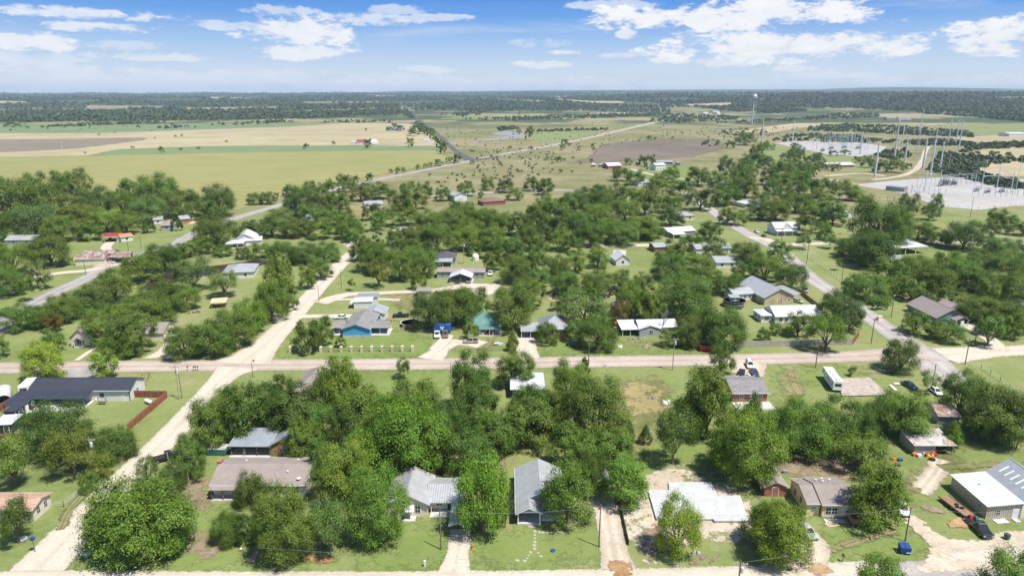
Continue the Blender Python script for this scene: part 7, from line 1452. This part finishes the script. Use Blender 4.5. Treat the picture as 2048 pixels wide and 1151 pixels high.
for nm,l,u,v,mt,k in junk:
    mb = MB(); s = 1.0
    if k == 'cyl': mb.tube((-.5,0,.32),(.5,.1,.32),.32,.32,14)
    elif k == 'cyl2': mb.lathe([(.5,0),(.62,.1),(.62,.45),(.5,.5)],16)
    elif k == 'dome': mb.lathe([(1.6,0),(1.65,1.8),(1.4,2.6),(.8,3.0),(.3,3.1)],18)
    elif k == 'box': mb.hexa([(-.4,-.3,0),(.4,-.3,0),(.4,.3,0),(-.4,.3,0)],[(-.45,-.34,.6),(.45,-.34,.6),(.45,.34,.65),(-.45,.34,.65)])
    elif k == 'box2': [mb.box(-1.2+i*.5,-.85+i*.5,-.5,.5,0,.1) for i in range(5)]; mb.box(-1.25,1.25,-.55,-.45,0,.14).box(-1.25,1.25,.45,.55,0,.14)
    elif k == 'box3': mb.box(-.9,.9,-.5,.5,0,1.4).box(-1,1,-.6,.6,1.4,1.5)
    elif k == 'frame': mb.tube((-1,-.5,0),(-1,0,1.9),.05).tube((-1,.5,0),(-1,0,1.9),.05).tube((1,-.5,0),(1,0,1.9),.05).tube((1,.5,0),(1,0,1.9),.05).tube((-1,0,1.9),(1,0,1.9),.05).box(-.8,.8,-.3,.3,.5,.7)
    elif k == 'boat': mb.hexa([(-1.2,-.3,.2),(1.0,-.3,.2),(1.0,.3,.2),(-1.2,.3,.2)],[(-1.3,-.6,.8),(1.5,-.15,.9),(1.5,.15,.9),(-1.3,.6,.8)]).hexa([(-.6,-.3,.8),(.3,-.2,.8),(.3,.2,.8),(-.6,.3,.8)],[(-.5,-.2,1.2),(0,-.15,1.15),(0,.15,1.15),(-.5,.2,1.2)])
    else:
        n_ = {'heap':5,'heap2':9,'heap3':12}[k]; sp = {'heap':.5,'heap2':1.1,'heap3':1.6}[k]
        for i in range(n_):
            x,y = rnd.uniform(-sp,sp),rnd.uniform(-sp*.6,sp*.6); a,b_,c = rnd.uniform(.2,.45),rnd.uniform(.15,.4),rnd.uniform(.25,.7); d_ = rnd.uniform(-.15,.15)
            mb.hexa([(x-a,y-b_,0),(x+a,y-b_+d_,0),(x+a,y+b_,0),(x-a,y+b_+d_,0)],[(x-a*.7+d_,y-b_*.7,c),(x+a*.7,y-b_*.7,c*.8),(x+a*.7,y+b_*.7,c*.9),(x-a*.7+d_,y+b_*.7,c)])
    put(nm,l,nm.replace('_',' '),u,v,mb,mt,rnd.uniform(-.4,.4))
# dead branches showing through the foliage
def snag(u,v,vt,l,n=14):
    p = P(u,v); h = ztop(p,vt); mb = MB(); g = random.Random(int(u))
    mb.path([(0,0,0),(.1,.1,h*.4),(.2,0,h*.7)],[.16,.13,.07],6)
    for i in range(n):
        z = h*g.uniform(.25,.7); a = g.uniform(0,6.28); L = h*g.uniform(.2,.4); q = (L*math.cos(a)*.7,L*math.sin(a)*.7,z+L*.8); mb.path([(.12,.05,z),q],[.06,.015],4)
        for j in range(3): mb.path([tuple(x*.6+y*.4 for x,y in zip(q,(.12,.05,z))),(q[0]+g.uniform(-1,1)*L*.4,q[1]+g.uniform(-1,1)*L*.4,q[2]+g.uniform(-.1,.4)*L)],[.03,.01],4)
    r = empty('dead_tree',p,0,l,'dead tree'); mb.build('trunk','dead_wood',r)
snag(655,1085,990,'grey dead branches showing between the two front trees'); snag(1325,668,615,'leafless pale tree in front of the run down white roofed house'); snag(1130,592,548,'leafless grey tree behind the big blue green tree',20); snag(312,965,930,'bare twigs beside the gravel street shrubs')
# ---------------------------------------------------------------- tree things, the rest of the trees as one mass, labels
LAND += [('the round pool',820,645,20),('the caravan',1663,765,22),('the foundation slab',1395,1005,95),('the blue dumpster',1812,1100,14),('the teal dumpster',434,905,20),('the blue mural trailer',885,660,18),('the round deck pool',1468,605,20),('the stone pillar fence',702,702,120),('the pale board fence',1590,690,115),('the red brown fence',300,820,40),('the near substation',1900,385,100),('the far substation',1665,298,80),('the muddy pond',400,545,80),('the retaining wall',1248,1045,12),('the old cracked slab',1725,775,45),('the tall vacant lot pole',1345,700,8),('the junction corner',1850,710,40),('the red octagonal sign',508,725,8),('the brick path',512,1105,12),('the black pickup and trailer',1940,1040,45),('the ploughed field',1310,300,100),('the highway junction',945,322,20),('the mown green lot',1285,520,40),('the salmon tiled edge house',20,580,30)]
TREES.sort(key=lambda q: -q[3]*max(6,q[2]-q[4]))
keep = [q for q in TREES if q[7] == 'tree'][:288]; ks = set(id(q) for q in keep)
keepall = [q for q in TREES if id(q) in ks or (q[7] == 'shrub' and q[3] >= 14)]
rest = [q for q in TREES if not any(q is k for k in keepall)]
vs = []; tint = []; mi = []
for q in rest:
    rt = q[0]
    for ch in list(rt.children):
        mt = Matrix.LocRotScale(rt.location, rt.rotation_euler, rt.scale)
        if ch.name.startswith(('crown','foliage')):
            n = len(ch.data.vertices); a = np.empty(n*3, dtype=np.float32); ch.data.vertices.foreach_get('co', a); a = a.reshape(-1,3)
            a = a@np.array(mt.to_3x3()).T+np.array(mt.translation); vs.append(a); tint.append(np.tile(np.array(ch.color[:3]+(1,)) if False else np.array([*ch.color[:3],1.0]),(n,1)))
        bpy.data.objects.remove(ch)
    bpy.data.objects.remove(rt)
m = M['leaves'].copy(); m.name = 'leaves_mass'; M['leaves_mass'] = m
for nd in list(m.node_tree.nodes):
    if nd.bl_idname == 'ShaderNodeObjectInfo':
        at = m.node_tree.nodes.new('ShaderNodeAttribute'); at.attribute_name = 'tint'
        for l in list(m.node_tree.links):
            if l.from_node == nd: m.node_tree.links.new(at.outputs['Color'], l.to_socket)
for nd in m.node_tree.nodes:
    if nd.bl_idname == 'ShaderNodeTexNoise': nd.inputs['Scale'].default_value *= .12
v = np.concatenate(vs); me = npmesh('background_trees', v, len(v)//4, 'leaves_mass')
at = me.attributes.new('tint','FLOAT_COLOR','POINT'); at.data.foreach_set('color', np.concatenate(tint).astype(np.float32).ravel())
o = bpy.data.objects.new('background_trees', me); C.objects.link(o); tag(o,'smaller far trees of the town edge, highway and fields, merging into one mass','trees',None,'stuff')
# one label for each tree: its look, then where it stands among the named things
used = {}
def look(q):
    rt, u, vb, w, vt, hue, style, nm = q; a = []
    size = 'huge' if w >= 140 else 'big' if w >= 95 else 'broad' if w >= 70 else 'medium' if w >= 48 else 'small' if w >= 28 else 'tiny'
    shp = {'cone':'upright','open':'thin','feather':'leafy','round':'rounded','bush':'bushy'}[style]
    return f'{size} {shp} {HWORD[hue]} {nm}'
def rel(q, L):
    u, v = q[1], (q[2]*.7+q[4]*.3); dx = u-L[1]; dy = v-L[2]
    ax = abs(dx)-L[3]
    if ax > abs(dy)*1.1: s = 'left of' if dx < 0 else 'right of'; d = ax
    else: s = 'behind' if dy < 0 else 'in front of'; d = abs(dy)+max(0,ax)
    return d, ('' if d < 70 else 'well ')+s
for q in sorted(keepall, key=lambda q: -q[3]):
    cs = sorted((rel(q,L)+(L[0],) for L in LAND), key=lambda x: x[0])[:5]; lk = look(q); done = None
    for d, s, n in cs[:2]:
        l = f'{lk} {s} {n}'
        if l not in used: done = l; break
    if not done:
        for i in range(len(cs)):
            for j in range(i+1,len(cs)):
                a, b = cs[i], cs[j]; l = f'{lk} {a[1]} {a[2]}, {b[1]} {b[2]}'.replace(' roofed','') 
                l = f'{lk}, {a[1]} {a[2]} and {b[1]} {b[2]}'
                if len(l.replace(',','').split()) <= 16 and l not in used: done = l; break
            if done: break
    if not done:
        l = f'{lk} {cs[0][1]} {cs[0][2]}'
        for w_ in ('second','third','fourth','fifth','sixth'):
            if f'{w_} {l}' not in used: done = f'{w_} {l}'; break
    used[done] = 1; q[0]['label'] = done
# thin summer haze over the plain
hb = MB().box(-15500,15500,-600,15500,-24,235).build('haze', None); m = bpy.data.materials.new('haze'); m.use_nodes = True; t = NT(m.node_tree)
t.n.remove(t.n['Principled BSDF']); vo = t.new('ShaderNodeVolumePrincipled'); vo.inputs['Color'].default_value = (.66,.82,1,1); vo.inputs['Density'].default_value = HAZE; vo.inputs['Anisotropy'].default_value = 0
t.link(vo.outputs[0], t.n['Material Output'].inputs['Volume']); hb.data.materials.append(m); tag(hb, kind='stuff'); M['haze'] = m
